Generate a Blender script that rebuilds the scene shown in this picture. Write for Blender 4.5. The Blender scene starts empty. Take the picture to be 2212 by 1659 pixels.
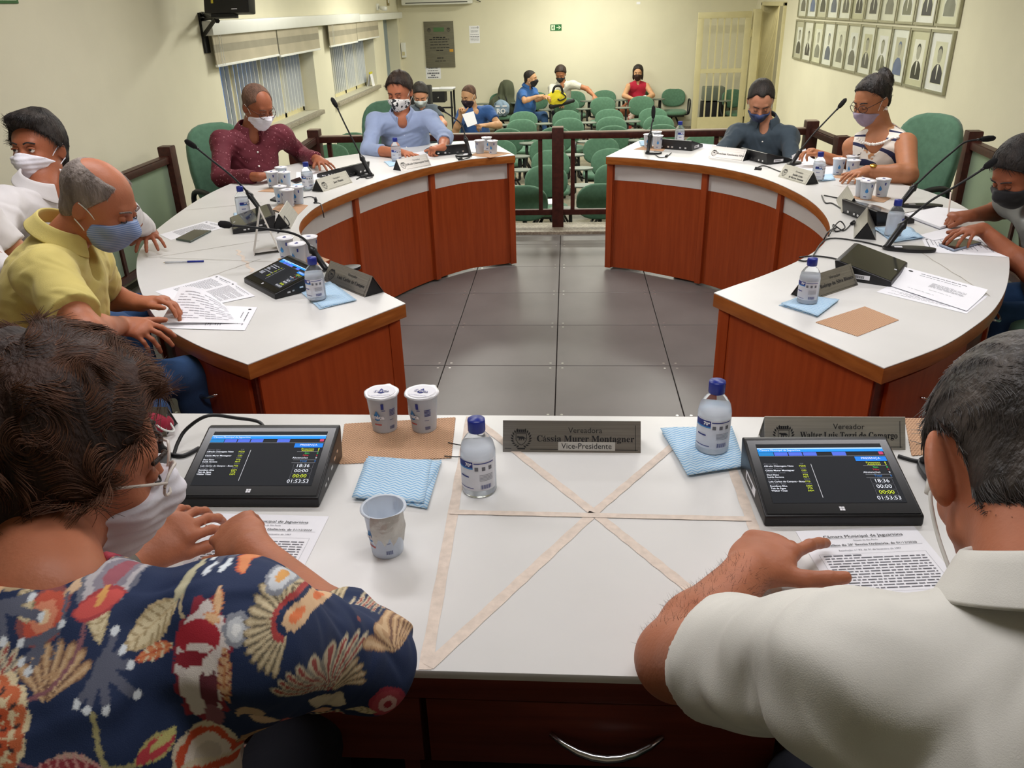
import bpy, bmesh, math, random
import numpy as np
from mathutils import Matrix, Vector, Euler
from mathutils import noise as mnoise
random.seed(7); rng = np.random.RandomState(7)
sc = bpy.context.scene
COL = sc.collection
# ------------------------------------------------------------------ camera
F_PX = 1746.76; YAW, PITCH, ROLL, CAM_H = -.0746319, .4386337, -.0282435, 1.748
def cam_axes():
    cy, sy = math.cos(YAW), math.sin(YAW); cp, sp = math.cos(PITCH), math.sin(PITCH)
    f = np.array([sy*cp, cy*cp, -sp]); r = np.array([cy, -sy, 0.]); u = np.cross(r, f)
    c, s = math.cos(ROLL), math.sin(ROLL)
    return c*r+s*u, -s*r+c*u, f
CR, CU, CF = cam_axes(); CP = np.array([0., 0., CAM_H])
cam = bpy.data.cameras.new('camera'); camo = bpy.data.objects.new('camera', cam); COL.objects.link(camo)
cam.sensor_fit = 'HORIZONTAL'; cam.sensor_width = 36.0; cam.lens = 36.0*F_PX/2212.0
cam.clip_start = .05; cam.clip_end = 200
camo.matrix_world = Matrix(((CR[0], CU[0], -CF[0], 0), (CR[1], CU[1], -CF[1], 0), (CR[2], CU[2], -CF[2], CAM_H), (0, 0, 0, 1)))
sc.camera = camo
# world points measured from the photograph (2212 x 1659)
def ray(x, y): return CF+(x-1106)/F_PX*CR-(y-829.5)/F_PX*CU
def PZ(x, y, z): d = ray(x, y); return CP+d*((z-CAM_H)/d[2])     # on the level z
def PY(x, y, yy): d = ray(x, y); return CP+d*(yy/d[1])            # on the upright plane y
def PX(x, y, xx): d = ray(x, y); return CP+d*(xx/d[0])            # on the upright plane x
def PA(x, y, k): return CP+ray(x, y)*k                            # k metres deep
# ------------------------------------------------------------------ world, lights, exposure
w = bpy.data.worlds.new('world'); sc.world = w; w.use_nodes = True
bg = w.node_tree.nodes['Background']; bg.inputs[0].default_value = (.20, .34, .62, 1); bg.inputs[1].default_value = .55
sc.view_settings.view_transform = 'Standard'; sc.view_settings.look = 'None'
sc.view_settings.exposure = 0.30; sc.view_settings.gamma = 1.0; sc.view_settings.use_curve_mapping = False
CEIL = 2.55
LIGHTS = [  # x, y, length, watts, colour : ceiling tube fittings
    (-1.3, 2.5, 1.2, 16, (.98, .96, 1)), (1.3, 2.5, 1.2, 16, (.98, .96, 1)),
    (-1.3, 5.2, 1.2, 25, (1, .97, .97)), (1.3, 5.2, 1.2, 25, (1, .97, .97)),
    (0, .9, 1.2, 9, (.98, .96, 1)),
    (-1.4, 8.6, 1.2, 48, (1, .99, .90)), (1.4, 8.6, 1.2, 48, (1, .99, .90)),
    (-1.4, 12.2, 1.2, 62, (1, .99, .88)), (1.4, 12.2, 1.2, 62, (1, .99, .88)),
    (0.3, 14.9, 1.2, 58, (1, .99, .88))]
for i, (x, y, ln, wt, c) in enumerate(LIGHTS):
    l = bpy.data.lights.new('tube_light', 'AREA'); l.shape = 'RECTANGLE'; l.size = ln; l.size_y = .28; l.energy = wt; l.color = c
    o = bpy.data.objects.new('tube_light', l); COL.objects.link(o); o.location = (x, y, CEIL-.075)
# ------------------------------------------------------------------ materials
MATS = {}
def lin(c):
    if isinstance(c, str):
        c = [int(c[i:i+2], 16)/255 for i in (0, 2, 4)]
    return tuple((v/12.92 if v <= .04045 else ((v+.055)/1.055)**2.4) for v in c)+(1,)
def mat(name, col, rough=.6, metal=0, spec=.5, sss=0, trans=0, alpha=1, emit=None, es=1, ior=1.45, noise=0, nscale=8, bump=0, bscale=60, coat=0, stretch=(1, 1, 1), col2=None, sheen=0, ramp=(.35, .65)):
    if name in MATS: return MATS[name]
    m = bpy.data.materials.new(name); m.use_nodes = True; nt = m.node_tree; b = nt.nodes['Principled BSDF']
    L = nt.links.new; c = lin(col)
    b.inputs['Base Color'].default_value = c; b.inputs['Roughness'].default_value = rough; b.inputs['Metallic'].default_value = metal
    b.inputs['Specular IOR Level'].default_value = spec; b.inputs['IOR'].default_value = ior
    if sss:
        b.inputs['Subsurface Weight'].default_value = sss; b.inputs['Subsurface Radius'].default_value = (.012, .005, .003); b.inputs['Subsurface Scale'].default_value = 1
    b.inputs['Transmission Weight'].default_value = trans; b.inputs['Alpha'].default_value = alpha
    b.inputs['Coat Weight'].default_value = coat; b.inputs['Sheen Weight'].default_value = sheen
    if emit: b.inputs['Emission Color'].default_value = lin(emit); b.inputs['Emission Strength'].default_value = es
    if noise or bump or col2:
        tc = nt.nodes.new('ShaderNodeTexCoord'); mp = nt.nodes.new('ShaderNodeMapping'); L(tc.outputs['Object'], mp.inputs[0]); mp.inputs['Scale'].default_value = stretch
    if noise or col2:
        n = nt.nodes.new('ShaderNodeTexNoise'); n.inputs['Scale'].default_value = nscale; n.inputs['Detail'].default_value = 5; L(mp.outputs[0], n.inputs[0])
        r = nt.nodes.new('ShaderNodeValToRGB'); r.color_ramp.elements[0].position = ramp[0]; r.color_ramp.elements[1].position = ramp[1]
        if col2: r.color_ramp.elements[0].color = lin(col2); r.color_ramp.elements[1].color = c
        else:
            r.color_ramp.elements[0].color = tuple(v*(1-noise) for v in c[:3])+(1,); r.color_ramp.elements[1].color = tuple(min(1, v*(1+noise*.5)) for v in c[:3])+(1,)
        L(n.outputs[0], r.inputs[0]); L(r.outputs[0], b.inputs['Base Color'])
    if bump:
        n2 = nt.nodes.new('ShaderNodeTexNoise'); n2.inputs['Scale'].default_value = bscale; n2.inputs['Detail'].default_value = 3; L(mp.outputs[0], n2.inputs[0])
        bp = nt.nodes.new('ShaderNodeBump'); bp.inputs['Strength'].default_value = bump; bp.inputs['Distance'].default_value = .01; L(n2.outputs[0], bp.inputs['Height']); L(bp.outputs[0], b.inputs['Normal'])
    MATS[name] = m; return m
def wood(name, c1, c2, scale=(14, 14, 1.2), rough=.35):
    return mat(name, c1, rough=rough, col2=c2, nscale=3.2, stretch=scale, ramp=(.3, .7), spec=.4)
M = dict(
    wall=mat('wall_paint', 'DFDAC2', .85, noise=.05, nscale=1.2, bump=.05, bscale=40),
    walln=mat('wall_paint_near', 'D6CCB4', .85, noise=.06, nscale=1.0, bump=.05, bscale=40),
    ceil=mat('ceiling_paint', 'E8E4D6', .9, noise=.03, nscale=3),
    tile=mat('raised_floor_tile', '6F6B69', .38, noise=.12, nscale=2.2, spec=.5),
    joint=mat('floor_joint', '4B4845', .8, noise=.1),
    screw=mat('screw_metal', 'D8D8D4', .3, metal=.8, noise=.1),
    stone=mat('granite', 'ADA593', .5, col2='857C6C', nscale=60, bump=.05),
    afloor=mat('granite_floor', 'A79E8A', .4, col2='8C836F', nscale=40),
    lam=mat('white_laminate', 'DBDAD7', .32, noise=.035, nscale=3.5, spec=.45, bump=.01, bscale=20),
    band=wood('orange_edge_band', 'B0692F', '955320', (3, 3, 22)),
    cherry=wood('cherry_wood', 'A84B22', '973F1B', (16, 16, 1.0)),
    cherryd=wood('cherry_wood_dark', '6A2E20', '552218', (1.2, 12, 22)),
    rail=wood('dark_rail_wood', '4A241C', '351712', (10, 10, 10), .4),
    railtop=mat('pale_rail_top', '93806E', .6, noise=.2, nscale=9),  # rail caps and post tops, paler than the wood below
    chrome=mat('chrome', 'C9C9CC', .15, metal=1, noise=.02),
    steel=mat('brushed_steel', 'A29E98', .34, metal=.85, noise=.15, nscale=6, stretch=(1, 60, 60)),
    steell=mat('brushed_steel_light', 'C9C6BC', .38, metal=.7, noise=.1, nscale=6, stretch=(1, 60, 60)),
    black=mat('black_plastic', '17171A', .38, noise=.1, nscale=20),
    blackm=mat('black_matte', '141416', .6, noise=.1, nscale=20),
    foam=mat('mic_foam', '0E0E10', .95, bump=.4, bscale=900, noise=.1),
    glossb=mat('screen_glass_off', '2B2C28', .08, spec=.7, noise=.02),
    green=mat('green_fabric', '547A62', .9, noise=.12, nscale=30, bump=.15, bscale=500, sheen=.2),
    gtab=mat('grey_writing_tablet', '6C756B', .45, noise=.05),
    garm=mat('chair_arm_black', '26282A', .45, noise=.1),
    cloth=mat('blue_wave_cloth_base', 'C5DDEE', .9, noise=.03),
    waves=mat('blue_wave_print', '6FA9D6', .9, noise=.05),
    matb=mat('tan_mesh_mat', 'C49C77', .85, noise=.1, nscale=30, bump=.2, bscale=600),
    matd=mat('mat_holes', '7E5638', .9, noise=.1),
    plas=mat('clear_plastic', 'F4F8FC', .10, trans=.95, ior=1.12, noise=.01),
    water=mat('water', 'F2F8FC', .02, trans=1, ior=1.2, noise=.01),
    cup=mat('frosted_cup', 'E8F0FA', .35, trans=.35, ior=1.25, noise=.02),
    foil=mat('foil_lid', 'E4E4E8', .3, metal=.35, noise=.05),
    cap=mat('blue_cap', '1D2E8C', .35, noise=.05),
    label=mat('bottle_label', 'E6E6EC', .5, noise=.02, alpha=.75),
    navyp=mat('navy_print', '2A3380', .6, noise=.05), cyanp=mat('cyan_print', '3D86C6', .6, noise=.05), redp=mat('red_print', 'C4605C', .6, noise=.05),
    paper=mat('white_paper', 'EFEFF4', .8, noise=.015), ink=mat('grey_ink', '6F7078', .8, noise=.05), inkb=mat('black_ink', '1D1D20', .7, noise=.05),
    tape=mat('tape_residue', 'DDCEC0', .8, noise=.10, nscale=60, bump=.1),
    cable=mat('black_cable', '1A1A1C', .45, noise=.05),
    cream=mat('cream_metal', 'CFC69C', .5, noise=.04), dark=mat('shadow_black', '101010', .8, noise=.05),
    white=mat('white_plastic', 'E6E7E2', .4, noise=.02), glass=mat('window_glass', 'CFE0EC', .05, trans=.95, ior=1.02, noise=.01),
    frost=mat('railing_glass', 'A9BBA2', .35, trans=.45, ior=1.1, noise=.03, nscale=2),
    blind=mat('blind_fabric', 'B5AC96', .9, noise=.08, nscale=4, bump=.1), blindd=mat('blind_fabric_dark', '97917F', .9, noise=.05),
    gold=mat('gold', 'D9B24C', .25, metal=1, noise=.03), pearl=mat('pearl', 'F2EEE8', .25, noise=.02),
    eyew=mat('eye_white', 'E8E2DC', .2, noise=.02), eyed=mat('eye_dark', '1C100A', .15, noise=.02),
    grn=mat('exit_green', '1E6B34', .6, noise=.03), grnw=mat('exit_white', 'E4F2D0', .6, noise=.03),
    doorb=mat('blue_grey_door', '8E9CA4', .5, noise=.05, nscale=2), denim=mat('denim', '2F4E78', .9, noise=.2, nscale=12, bump=.2, bscale=400),
    darkt=mat('dark_trousers', '1B1D26', .9, noise=.15, bump=.1), shoe=mat('shoe_leather', '241A16', .5, noise=.1),
)
# ------------------------------------------------------------------ object helpers
def link(name, me, m=None, parent=None, loc=None, smooth=False):
    o = bpy.data.objects.new(name, me); COL.objects.link(o)
    if m is not None:
        if isinstance(m, (list, tuple)):
            for k in m: me.materials.append(k)
        else: me.materials.append(m)
    if parent is not None: o.parent = parent
    if loc is not None: o.location = loc
    if smooth and me.polygons: me.polygons.foreach_set('use_smooth', [True]*len(me.polygons))
    return o
def tag(o, label, cat=None, group=None, kind=None):
    if label: o['label'] = label
    if cat: o['category'] = cat
    if group: o['group'] = group
    if kind: o['kind'] = kind
    return o
def empty(name, loc=(0, 0, 0), rz=0, label=None, cat=None, group=None, kind=None):
    o = bpy.data.objects.new(name, None); COL.objects.link(o); o.location = loc; o.rotation_euler = (0, 0, rz); o.empty_display_size = .05
    return tag(o, label, cat, group, kind)
def copy_tree(o, parent=None):
    c = o.copy(); COL.objects.link(c)
    if parent is not None: c.parent = parent
    for ch in o.children: copy_tree(ch, c)
    return c
class MB:
    """collects plain shapes into one mesh"""
    def __init__(s): s.v = []; s.f = []; s.mi = []; s.cur = 0
    def add(s, vs, fs):
        n = len(s.v); s.v += [tuple(map(float, p)) for p in vs]; s.f += [tuple(i+n for i in f) for f in fs]; s.mi += [s.cur]*len(fs)
    def box(s, c, d, rz=0, R=None):
        x, y, z = [k/2 for k in d]; P = [(-x, -y, -z), (x, -y, -z), (x, y, -z), (-x, y, -z), (-x, -y, z), (x, -y, z), (x, y, z), (-x, y, z)]
        if R is None: R = Matrix.Rotation(rz, 3, 'Z')
        s.add([Vector(c)+R@Vector(p) for p in P], [(3, 2, 1, 0), (4, 5, 6, 7), (0, 1, 5, 4), (1, 2, 6, 5), (2, 3, 7, 6), (3, 0, 4, 7)]); return s
    def bx(s, x0, x1, y0, y1, z0, z1): return s.box(((x0+x1)/2, (y0+y1)/2, (z0+z1)/2), (abs(x1-x0), abs(y1-y0), abs(z1-z0)))
    def tube(s, pts, r, n=8, cap=True):
        pts = [Vector(p) for p in pts]; m = len(pts); rs = r if isinstance(r, (list, tuple)) else [r]*m
        t0 = (pts[1]-pts[0]).normalized(); up = Vector((0, 0, 1)) if abs(t0.z) < .9 else Vector((1, 0, 0)); a = t0.cross(up).normalized(); V = []
        for i, p in enumerate(pts):
            t = (pts[min(i+1, m-1)]-pts[max(i-1, 0)]).normalized(); a = (a-t*a.dot(t)).normalized(); b = t.cross(a)
            for k in range(n):
                q = 2*math.pi*k/n; V.append(p+(a*math.cos(q)+b*math.sin(q))*rs[i])
        fs = [(i*n+k, i*n+(k+1) % n, (i+1)*n+(k+1) % n, (i+1)*n+k) for i in range(m-1) for k in range(n)]
        if cap: fs += [tuple(range(n))[::-1], tuple((m-1)*n+k for k in range(n))]
        s.add(V, fs); return s
    def lathe(s, prof, n=24, c=(0, 0, 0), cap=True):
        V = []
        for r, z in prof:
            for k in range(n): V.append((c[0]+r*math.cos(2*math.pi*k/n), c[1]+r*math.sin(2*math.pi*k/n), c[2]+z))
        m = len(prof); fs = [(i*n+k, i*n+(k+1) % n, (i+1)*n+(k+1) % n, (i+1)*n+k) for i in range(m-1) for k in range(n)]
        if cap:
            if prof[0][0] > 1e-5: fs.append(tuple(range(n))[::-1])
            if prof[-1][0] > 1e-5: fs.append(tuple((m-1)*n+k for k in range(n)))
        s.add(V, fs); return s
    def prism(s, poly, z0, z1):
        n = len(poly); V = [(x, y, z0) for x, y in poly]+[(x, y, z1) for x, y in poly]
        s.add(V, [tuple(range(n))[::-1], tuple(range(n, 2*n))]+[(k, (k+1) % n, n+(k+1) % n, n+k) for k in range(n)]); return s
    def quad(s, a, b, c, d): s.add([a, b, c, d], [(0, 1, 2, 3)]); return s
    def wall(s, line, z0, z1, th, side=1):
        """upright sheet following a plan polyline"""
        P = [Vector((p[0], p[1])) for p in line]; O = []
        for i, p in enumerate(P):
            t = (P[min(i+1, len(P)-1)]-P[max(i-1, 0)]).normalized(); O.append(p+Vector((-t.y, t.x))*th*side)
        n = len(P); V = [(p.x, p.y, z0) for p in P]+[(p.x, p.y, z1) for p in P]+[(p.x, p.y, z1) for p in O]+[(p.x, p.y, z0) for p in O]; fs = []
        for i in range(n-1):
            for a in range(4):
                b = (a+1) % 4; q = (a*n+i, a*n+i+1, b*n+i+1, b*n+i); fs.append(q if side < 0 else q[::-1])
        fs += [(0, n, 2*n, 3*n), (n-1, 4*n-1, 3*n-1, 2*n-1)]; s.add(V, fs); return s
    def mesh(s, name):
        me = bpy.data.meshes.new(name); me.from_pydata(s.v, [], s.f)
        if max(s.mi or [0]) > 0: me.polygons.foreach_set('material_index', s.mi)
        me.update(); return me
    def build(s, name, m=None, parent=None, loc=None, smooth=False, bevel=0, fix=True, seg=2):
        me = s.mesh(name)
        if bevel or fix:
            bm = bmesh.new(); bm.from_mesh(me)
            if fix: bmesh.ops.recalc_face_normals(bm, faces=bm.faces)
            if bevel:
                es = [e for e in bm.edges if e.is_manifold and e.calc_face_angle(0) > .5]
                bmesh.ops.bevel(bm, geom=es, offset=bevel, segments=seg, affect='EDGES', profile=.6)
            bm.to_mesh(me); bm.free()
        o = link(name, me, m, parent, loc, smooth)
        if bevel: me.polygons.foreach_set('use_smooth', [True]*len(me.polygons)); me.set_sharp_from_angle(angle=.7)
        return o
def smooth_line(P, n=6):
    P = [np.array(p, float) for p in P]; out = []
    for i in range(len(P)-1):
        a = P[max(i-1, 0)]; b = P[i]; c = P[i+1]; d = P[min(i+2, len(P)-1)]
        for k in range(n):
            t = k/n; out.append(.5*((2*b)+(c-a)*t+(2*a-5*b+4*c-d)*t*t+(3*b-a-3*c+d)*t**3))
    out.append(P[-1]); return out
def tube_obj(name, pts, r, m, parent=None, n=8, sm=6):
    pts = smooth_line(pts, sm) if sm else pts
    return MB().tube(pts, r, n).build(name, m, parent, smooth=True)
SERIF = {}
for i in range(26):
    SERIF[chr(65+i)] = chr(0x1D400+i); SERIF[chr(97+i)] = chr(0x1D41A+i)
def text(body, size, m, parent, loc, R, name='lettering', align='CENTER', bold=0, serif=False, sx=1):
    """flat lettering: R columns = text right, text up, out"""
    if serif:
        body = ''.join(SERIF.get(c, c) for c in body)
    cu = bpy.data.curves.new(name, 'FONT'); cu.body = body; cu.size = size; cu.align_x = align; cu.align_y = 'CENTER'; cu.offset = bold; cu.resolution_u = 2
    t = bpy.data.objects.new('tmp', cu); 
    me = bpy.data.meshes.new_from_object(t); bpy.data.objects.remove(t); bpy.data.curves.remove(cu)
    me.materials.clear(); o = link(name, me, m, parent)
    R = Matrix(R).to_4x4() if not isinstance(R, Matrix) else R.to_4x4()
    o.matrix_local = Matrix.Translation(loc)@R@Matrix.Diagonal((sx, 1, 1, 1)); return o
def RM(x, y, z): return Matrix((x, y, z)).transposed()
# ------------------------------------------------------------------ smooth solid modelling for bodies and clothes (distance fields -> one mesh)
def V3(*a): return np.array(a if len(a) > 1 else a[0], float)
def nrm(v): v = np.array(v, float); return v/max(np.linalg.norm(v), 1e-9)
def frame(fwd, up=(0, 0, 1)):
    f = nrm(fwd); u = np.array(up, float); r = nrm(np.cross(f, u)); u = np.cross(r, f)
    return np.stack([r, f, u], 1)          # columns right, forward, up
class Field:
    def __init__(s, lo, hi, h):
        s.h = h; s.lo = np.array(lo, float); s.n = np.ceil((np.array(hi)-s.lo)/h).astype(int)+1
        s.d = np.full(s.n, .08, np.float32)
    def sl(s, lo, hi):
        a = np.clip(np.floor((np.array(lo)-s.lo)/s.h).astype(int), 0, s.n); b = np.clip(np.ceil((np.array(hi)-s.lo)/s.h).astype(int)+1, 0, s.n)
        if (b <= a).any(): return None
        g = [(s.lo[i]+s.h*np.arange(a[i], b[i])).astype(np.float32) for i in range(3)]
        return tuple(slice(a[i], b[i]) for i in range(3)), (g[0][:, None, None], g[1][None, :, None], g[2][None, None, :])
    def put(s, fn, lo, hi, k=.02, op='add'):
        m = k+2.5*s.h if op == 'add' else k+2*s.h
        q = s.sl(np.array(lo)-m, np.array(hi)+m)
        if q is None: return s
        sl, g = q; b = fn(*g); a = s.d[sl]
        if op == 'add':
            t = np.clip(.5+.5*(b-a)/k, 0, 1); s.d[sl] = b*(1-t)+a*t-k*t*(1-t)
        else:
            b = -b; t = np.clip(.5-.5*(b-a)/k, 0, 1); s.d[sl] = b*(1-t)+a*t+k*t*(1-t)
        return s
    def cone(s, a, b, ra, rb, k=.02, op='add', flat=False, squash=None):
        a = V3(a); b = V3(b); ax = b-a; L2 = ax@ax; R = max(ra, rb)
        def fn(X, Y, Z):
            px, py, pz = X-a[0], Y-a[1], Z-a[2]; t = (px*ax[0]+py*ax[1]+pz*ax[2])/L2
            tc = np.clip(t, 0, 1); qx, qy, qz = px-tc*ax[0], py-tc*ax[1], pz-tc*ax[2]
            if flat:
                qx, qy, qz = px-t*ax[0], py-t*ax[1], pz-t*ax[2]
            if squash is not None:
                n, f = squash; dn = qx*n[0]+qy*n[1]+qz*n[2]; e = dn*(1/f-1); qx, qy, qz = qx+e*n[0], qy+e*n[1], qz+e*n[2]
            d = np.sqrt(qx*qx+qy*qy+qz*qz)-(ra+(rb-ra)*tc)
            if squash is not None: d = d*min(1, .5+.5*squash[1])
            if flat: d = np.maximum(d, np.maximum(-t, t-1)*math.sqrt(L2))
            return d
        return s.put(fn, np.minimum(a, b)-R, np.maximum(a, b)+R, k, op)
    def ell(s, c, r, Mx=None, k=.02, op='add'):
        c = V3(c); r = V3(r); Mx = np.eye(3) if Mx is None else Mx; e = np.sqrt(((Mx*r)**2).sum(1))
        def fn(X, Y, Z):
            px, py, pz = X-c[0], Y-c[1], Z-c[2]; q = [(px*Mx[0, i]+py*Mx[1, i]+pz*Mx[2, i])/r[i] for i in range(3)]
            k0 = np.sqrt(q[0]**2+q[1]**2+q[2]**2)+1e-9; k1 = np.sqrt((q[0]/r[0])**2+(q[1]/r[1])**2+(q[2]/r[2])**2)+1e-9
            return k0*(k0-1)/k1
        return s.put(fn, c-e, c+e, k, op)
    def cutfn(s, fn):
        q = s.sl(s.lo, s.lo+s.h*s.n); s.d = np.maximum(s.d, fn(*q[1])).astype(np.float32); return s
    def disp(s, fn):
        q = s.sl(s.lo, s.lo+s.h*s.n); s.d = (s.d+fn(*q[1])).astype(np.float32); return s
    def mesh(s, name, origin=(0, 0, 0), relax=1):
        d = s.d; d[0] = d[-1] = .05; d[:, 0] = d[:, -1] = .05; d[:, :, 0] = d[:, :, -1] = .05
        ins = d < 0; n = d.shape
        cnt = np.zeros(tuple(k-1 for k in n), np.uint8)
        for i in (0, 1):
            for j in (0, 1):
                for k in (0, 1): cnt += ins[i:n[0]-1+i, j:n[1]-1+j, k:n[2]-1+k]
        act = (cnt > 0) & (cnt < 8); idx = np.full(act.shape, -1, np.int64); C = np.argwhere(act); idx[act] = np.arange(len(C))
        acc = np.zeros((len(C), 3)); num = np.zeros(len(C)); corners = [(i, j, k) for i in (0, 1) for j in (0, 1) for k in (0, 1)]
        val = {c: d[C[:, 0]+c[0], C[:, 1]+c[1], C[:, 2]+c[2]] for c in corners}
        for c in corners:
            for ax in range(3):
                if c[ax]: continue
                e = list(c); e[ax] = 1; e = tuple(e); a, b = val[c], val[e]; x = (a < 0) != (b < 0)
                t = np.where(x, a/np.where(a == b, 1, a-b), 0); p = np.tile(np.array(c, float), (len(C), 1)); p[:, ax] += t
                acc += p*x[:, None]; num += x
        P = (C+acc/num[:, None])*s.h+s.lo
        quads = []
        for ax in range(3):
            sl0 = [slice(None)]*3; sl1 = [slice(None)]*3; sl0[ax] = slice(0, -1); sl1[ax] = slice(1, None)
            E = np.argwhere(ins[tuple(sl0)] != ins[tuple(sl1)]); u, v = (ax+1) % 3, (ax+2) % 3
            E = E[(E[:, u] > 0) & (E[:, v] > 0) & (E[:, u] < n[u]-1) & (E[:, v] < n[v]-1)]
            st = ins[E[:, 0], E[:, 1], E[:, 2]]; q = []
            for du, dv in ((1, 1), (0, 1), (0, 0), (1, 0)):
                T = E.copy(); T[:, u] -= du; T[:, v] -= dv; q.append(idx[T[:, 0], T[:, 1], T[:, 2]])
            q = np.stack(q, 1); q[~st] = q[~st][:, ::-1]; quads.append(q)
        Q = np.concatenate(quads); Q = Q[(Q >= 0).all(1)]
        for _ in range(relax):   # light smoothing
            S = np.zeros_like(P); W = np.zeros(len(P))
            for a in range(4):
                b = (a+1) % 4
                np.add.at(S, Q[:, a], P[Q[:, b]]); np.add.at(W, Q[:, a], 1)
            P = P*.5+.5*S/np.maximum(W, 1)[:, None]
        P = P-np.array(origin)
        me = bpy.data.meshes.new(name); me.vertices.add(len(P)); me.vertices.foreach_set('co', P.astype(np.float32).ravel())
        me.loops.add(len(Q)*4); me.loops.foreach_set('vertex_index', Q.astype(np.int32).ravel())
        me.polygons.add(len(Q)); me.polygons.foreach_set('loop_start', np.arange(0, len(Q)*4, 4, dtype=np.int32)); me.polygons.foreach_set('use_smooth', np.ones(len(Q), bool))
        me.update(calc_edges=True); return me
def folds(amp, fr, seed=0):
    r = np.random.RandomState(seed); D = [nrm(r.normal(size=3))*fr*r.uniform(.6, 1.6) for _ in range(4)]; ph = r.uniform(0, 6.28, 4)
    def fn(X, Y, Z):
        a = np.sin(X*D[0][0]+Y*D[0][1]+Z*D[0][2]+ph[0]); b = np.sin(X*D[1][0]+Y*D[1][1]+Z*D[1][2]+ph[1]+1.6*a)
        c = np.sin(X*D[2][0]*2+Y*D[2][1]*2+Z*D[2][2]*2+ph[2]+2.0*b)
        return -amp*(.6*np.maximum(b, -.2)+.4*c)
    return fn
# ---- head in its own frame: x right, y forward, z up, centre between the ears
def head_parts(F, c, B, s=1.0, face=True, soft=1.0, female=False):
    P = lambda x, y, z: c+B@(np.array([x, y, z])*s)
    el = lambda x, y, z, a, b, d, k=.02, op='add': F.ell(P(x, y, z), (a*s, b*s, d*s), B, k*s*soft, op)
    el(0, -.018, .042, .076, .094, .082); el(0, .022, .01, .070, .076, .085, .03)
    el(0, .040, -.045, .056, .056, .060, .03); jw = .040 if female else .047
    el(0, .050, -.088, jw, .040, .028, .025); F.cone(P(-.052, .018, -.062), P(0, .058, -.095), .020*s, .022*s, .02); F.cone(P(.052, .018, -.062), P(0, .058, -.095), .020*s, .022*s, .02)
    if face:
        F.cone(P(-.030, .083, .026), P(.030, .083, .026), .012*s, .012*s, .014)
        for sx in (-1, 1):
            el(sx*.030, .104, .006, .017, .014, .012, .010, 'sub'); el(sx*.038, .072, -.026, .020, .020, .020, .016)
        F.cone(P(0, .092, .012), P(0, .114, -.026), .0075*s, .0105*s, .010); el(-.011, .103, -.030, .009, .010, .008, .006); el(.011, .103, -.030, .009, .010, .008, .006)
        F.cone(P(-.018, .090, -.058), P(.018, .090, -.058), .007*s, .007*s, .008); F.cone(P(-.014, .089, -.069), P(.014, .089, -.069), .008*s, .008*s, .008)
        F.cone(P(-.02, .104, -.0635), P(.02, .104, -.0635), .002*s, .002*s, .004, 'sub')
EARROT = [.35, 1]
def ears(F, c, B, s=1.0):
    e = EARROT[1]*s
    for sx in (-1, 1):
        Be = B@np.array(Matrix.Rotation(sx*EARROT[0], 3, 'Z')); p = c+B@(np.array([sx*(.078+.016*(EARROT[1]-1)), -.008, -.008])*s)
        F.ell(p, (.008*e, .019*e, .031*e), Be, .006); F.ell(p+B@(np.array([sx*.009, .004, .003])*e), (.005*e, .010*e, .018*e), Be, .004, 'sub')
# ---- hand: wrist point w, direction d to the fingers, n out of the back of the hand, sd = +1 when thumb lies on cross(d,n) side
def hand(F, w, d, n, sd, curl=(.25, .25, .3, .35), spread=.12, thumb=(.7, .25), s=1.0, lean=None):
    d = nrm(d); n = nrm(np.array(n)-d*(np.array(n)@d)); t = np.cross(d, n)*sd
    Bh = np.stack([t, d, n], 1)
    F.ell(w+d*.048*s, (.040*s, .054*s, .0155*s), Bh, .012)
    F.cone(w, w+d*.030*s, .024*s, .026*s, .02, squash=(n, .72)); F.cone(w+d*.02*s+t*.018*s-n*.004*s, w+d*.055*s+t*.028*s-n*.006*s, .016*s, .014*s, .012)
    F.cone(w+d*.075*s-t*.026*s, w+d*.078*s+t*.026*s, .0105*s, .0115*s, .012)
    L = [(.042, .027, .021), (.047, .030, .023), (.044, .028, .022), (.034, .021, .019)]; off = (.029, .010, -.010, -.028); rad = (.0088, .009, .0085, .0076)
    for i in range(4):
        p = w+d*(.080-.004*abs(i-1))*s+t*off[i]*s; a = (1.2-i)*spread; dd = nrm(d*math.cos(a)+t*math.sin(a)); th = 0; r = rad[i]*s; cu = curl[i] if not np.isscalar(curl) else curl
        for j, l in enumerate(L[i]):
            th += cu*(1.0, 1.1, .7)[j]; q = p+(dd*math.cos(th)-n*math.sin(th))*l*s; F.cone(p, q, r*(1-.05*j), r*(.94-.07*j), .004 if j else .008); p = q
    p = w+d*.028*s+t*.026*s-n*.006*s; a = thumb[0]; b = thumb[1]; dirs = nrm(d*math.cos(a)+t*math.sin(a)-n*math.sin(b)*.6); q = p+dirs*.038*s
    F.cone(p, q, .0135*s, .0115*s, .012); dirs = nrm(dirs+d*.35-n*b*.2); p = q; q = p+dirs*.030*s; F.cone(p, q, .0112*s, .0105*s, .005); q2 = q+nrm(dirs+d*.15)*.022*s; F.cone(q, q2, .0103*s, .0085*s, .004)
def skin(name, col, r=.5):
    return mat('skin_'+name, col, r, sss=.12, noise=.10, nscale=14, bump=.08, bscale=180, spec=.35)
def hairmat(name, col, col2=None, r=.62):
    m = mat('hair_'+name, col, r, col2=col2 or col, noise=.3, nscale=26, bump=.5, bscale=160, stretch=(1, 1, .35), spec=.5); return m
def fab(name, col, **k):
    k = dict(dict(noise=.06, nscale=10, bump=.12, bscale=420, sheen=.1), **k); return mat('fabric_'+name, col, .85, **k)
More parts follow.
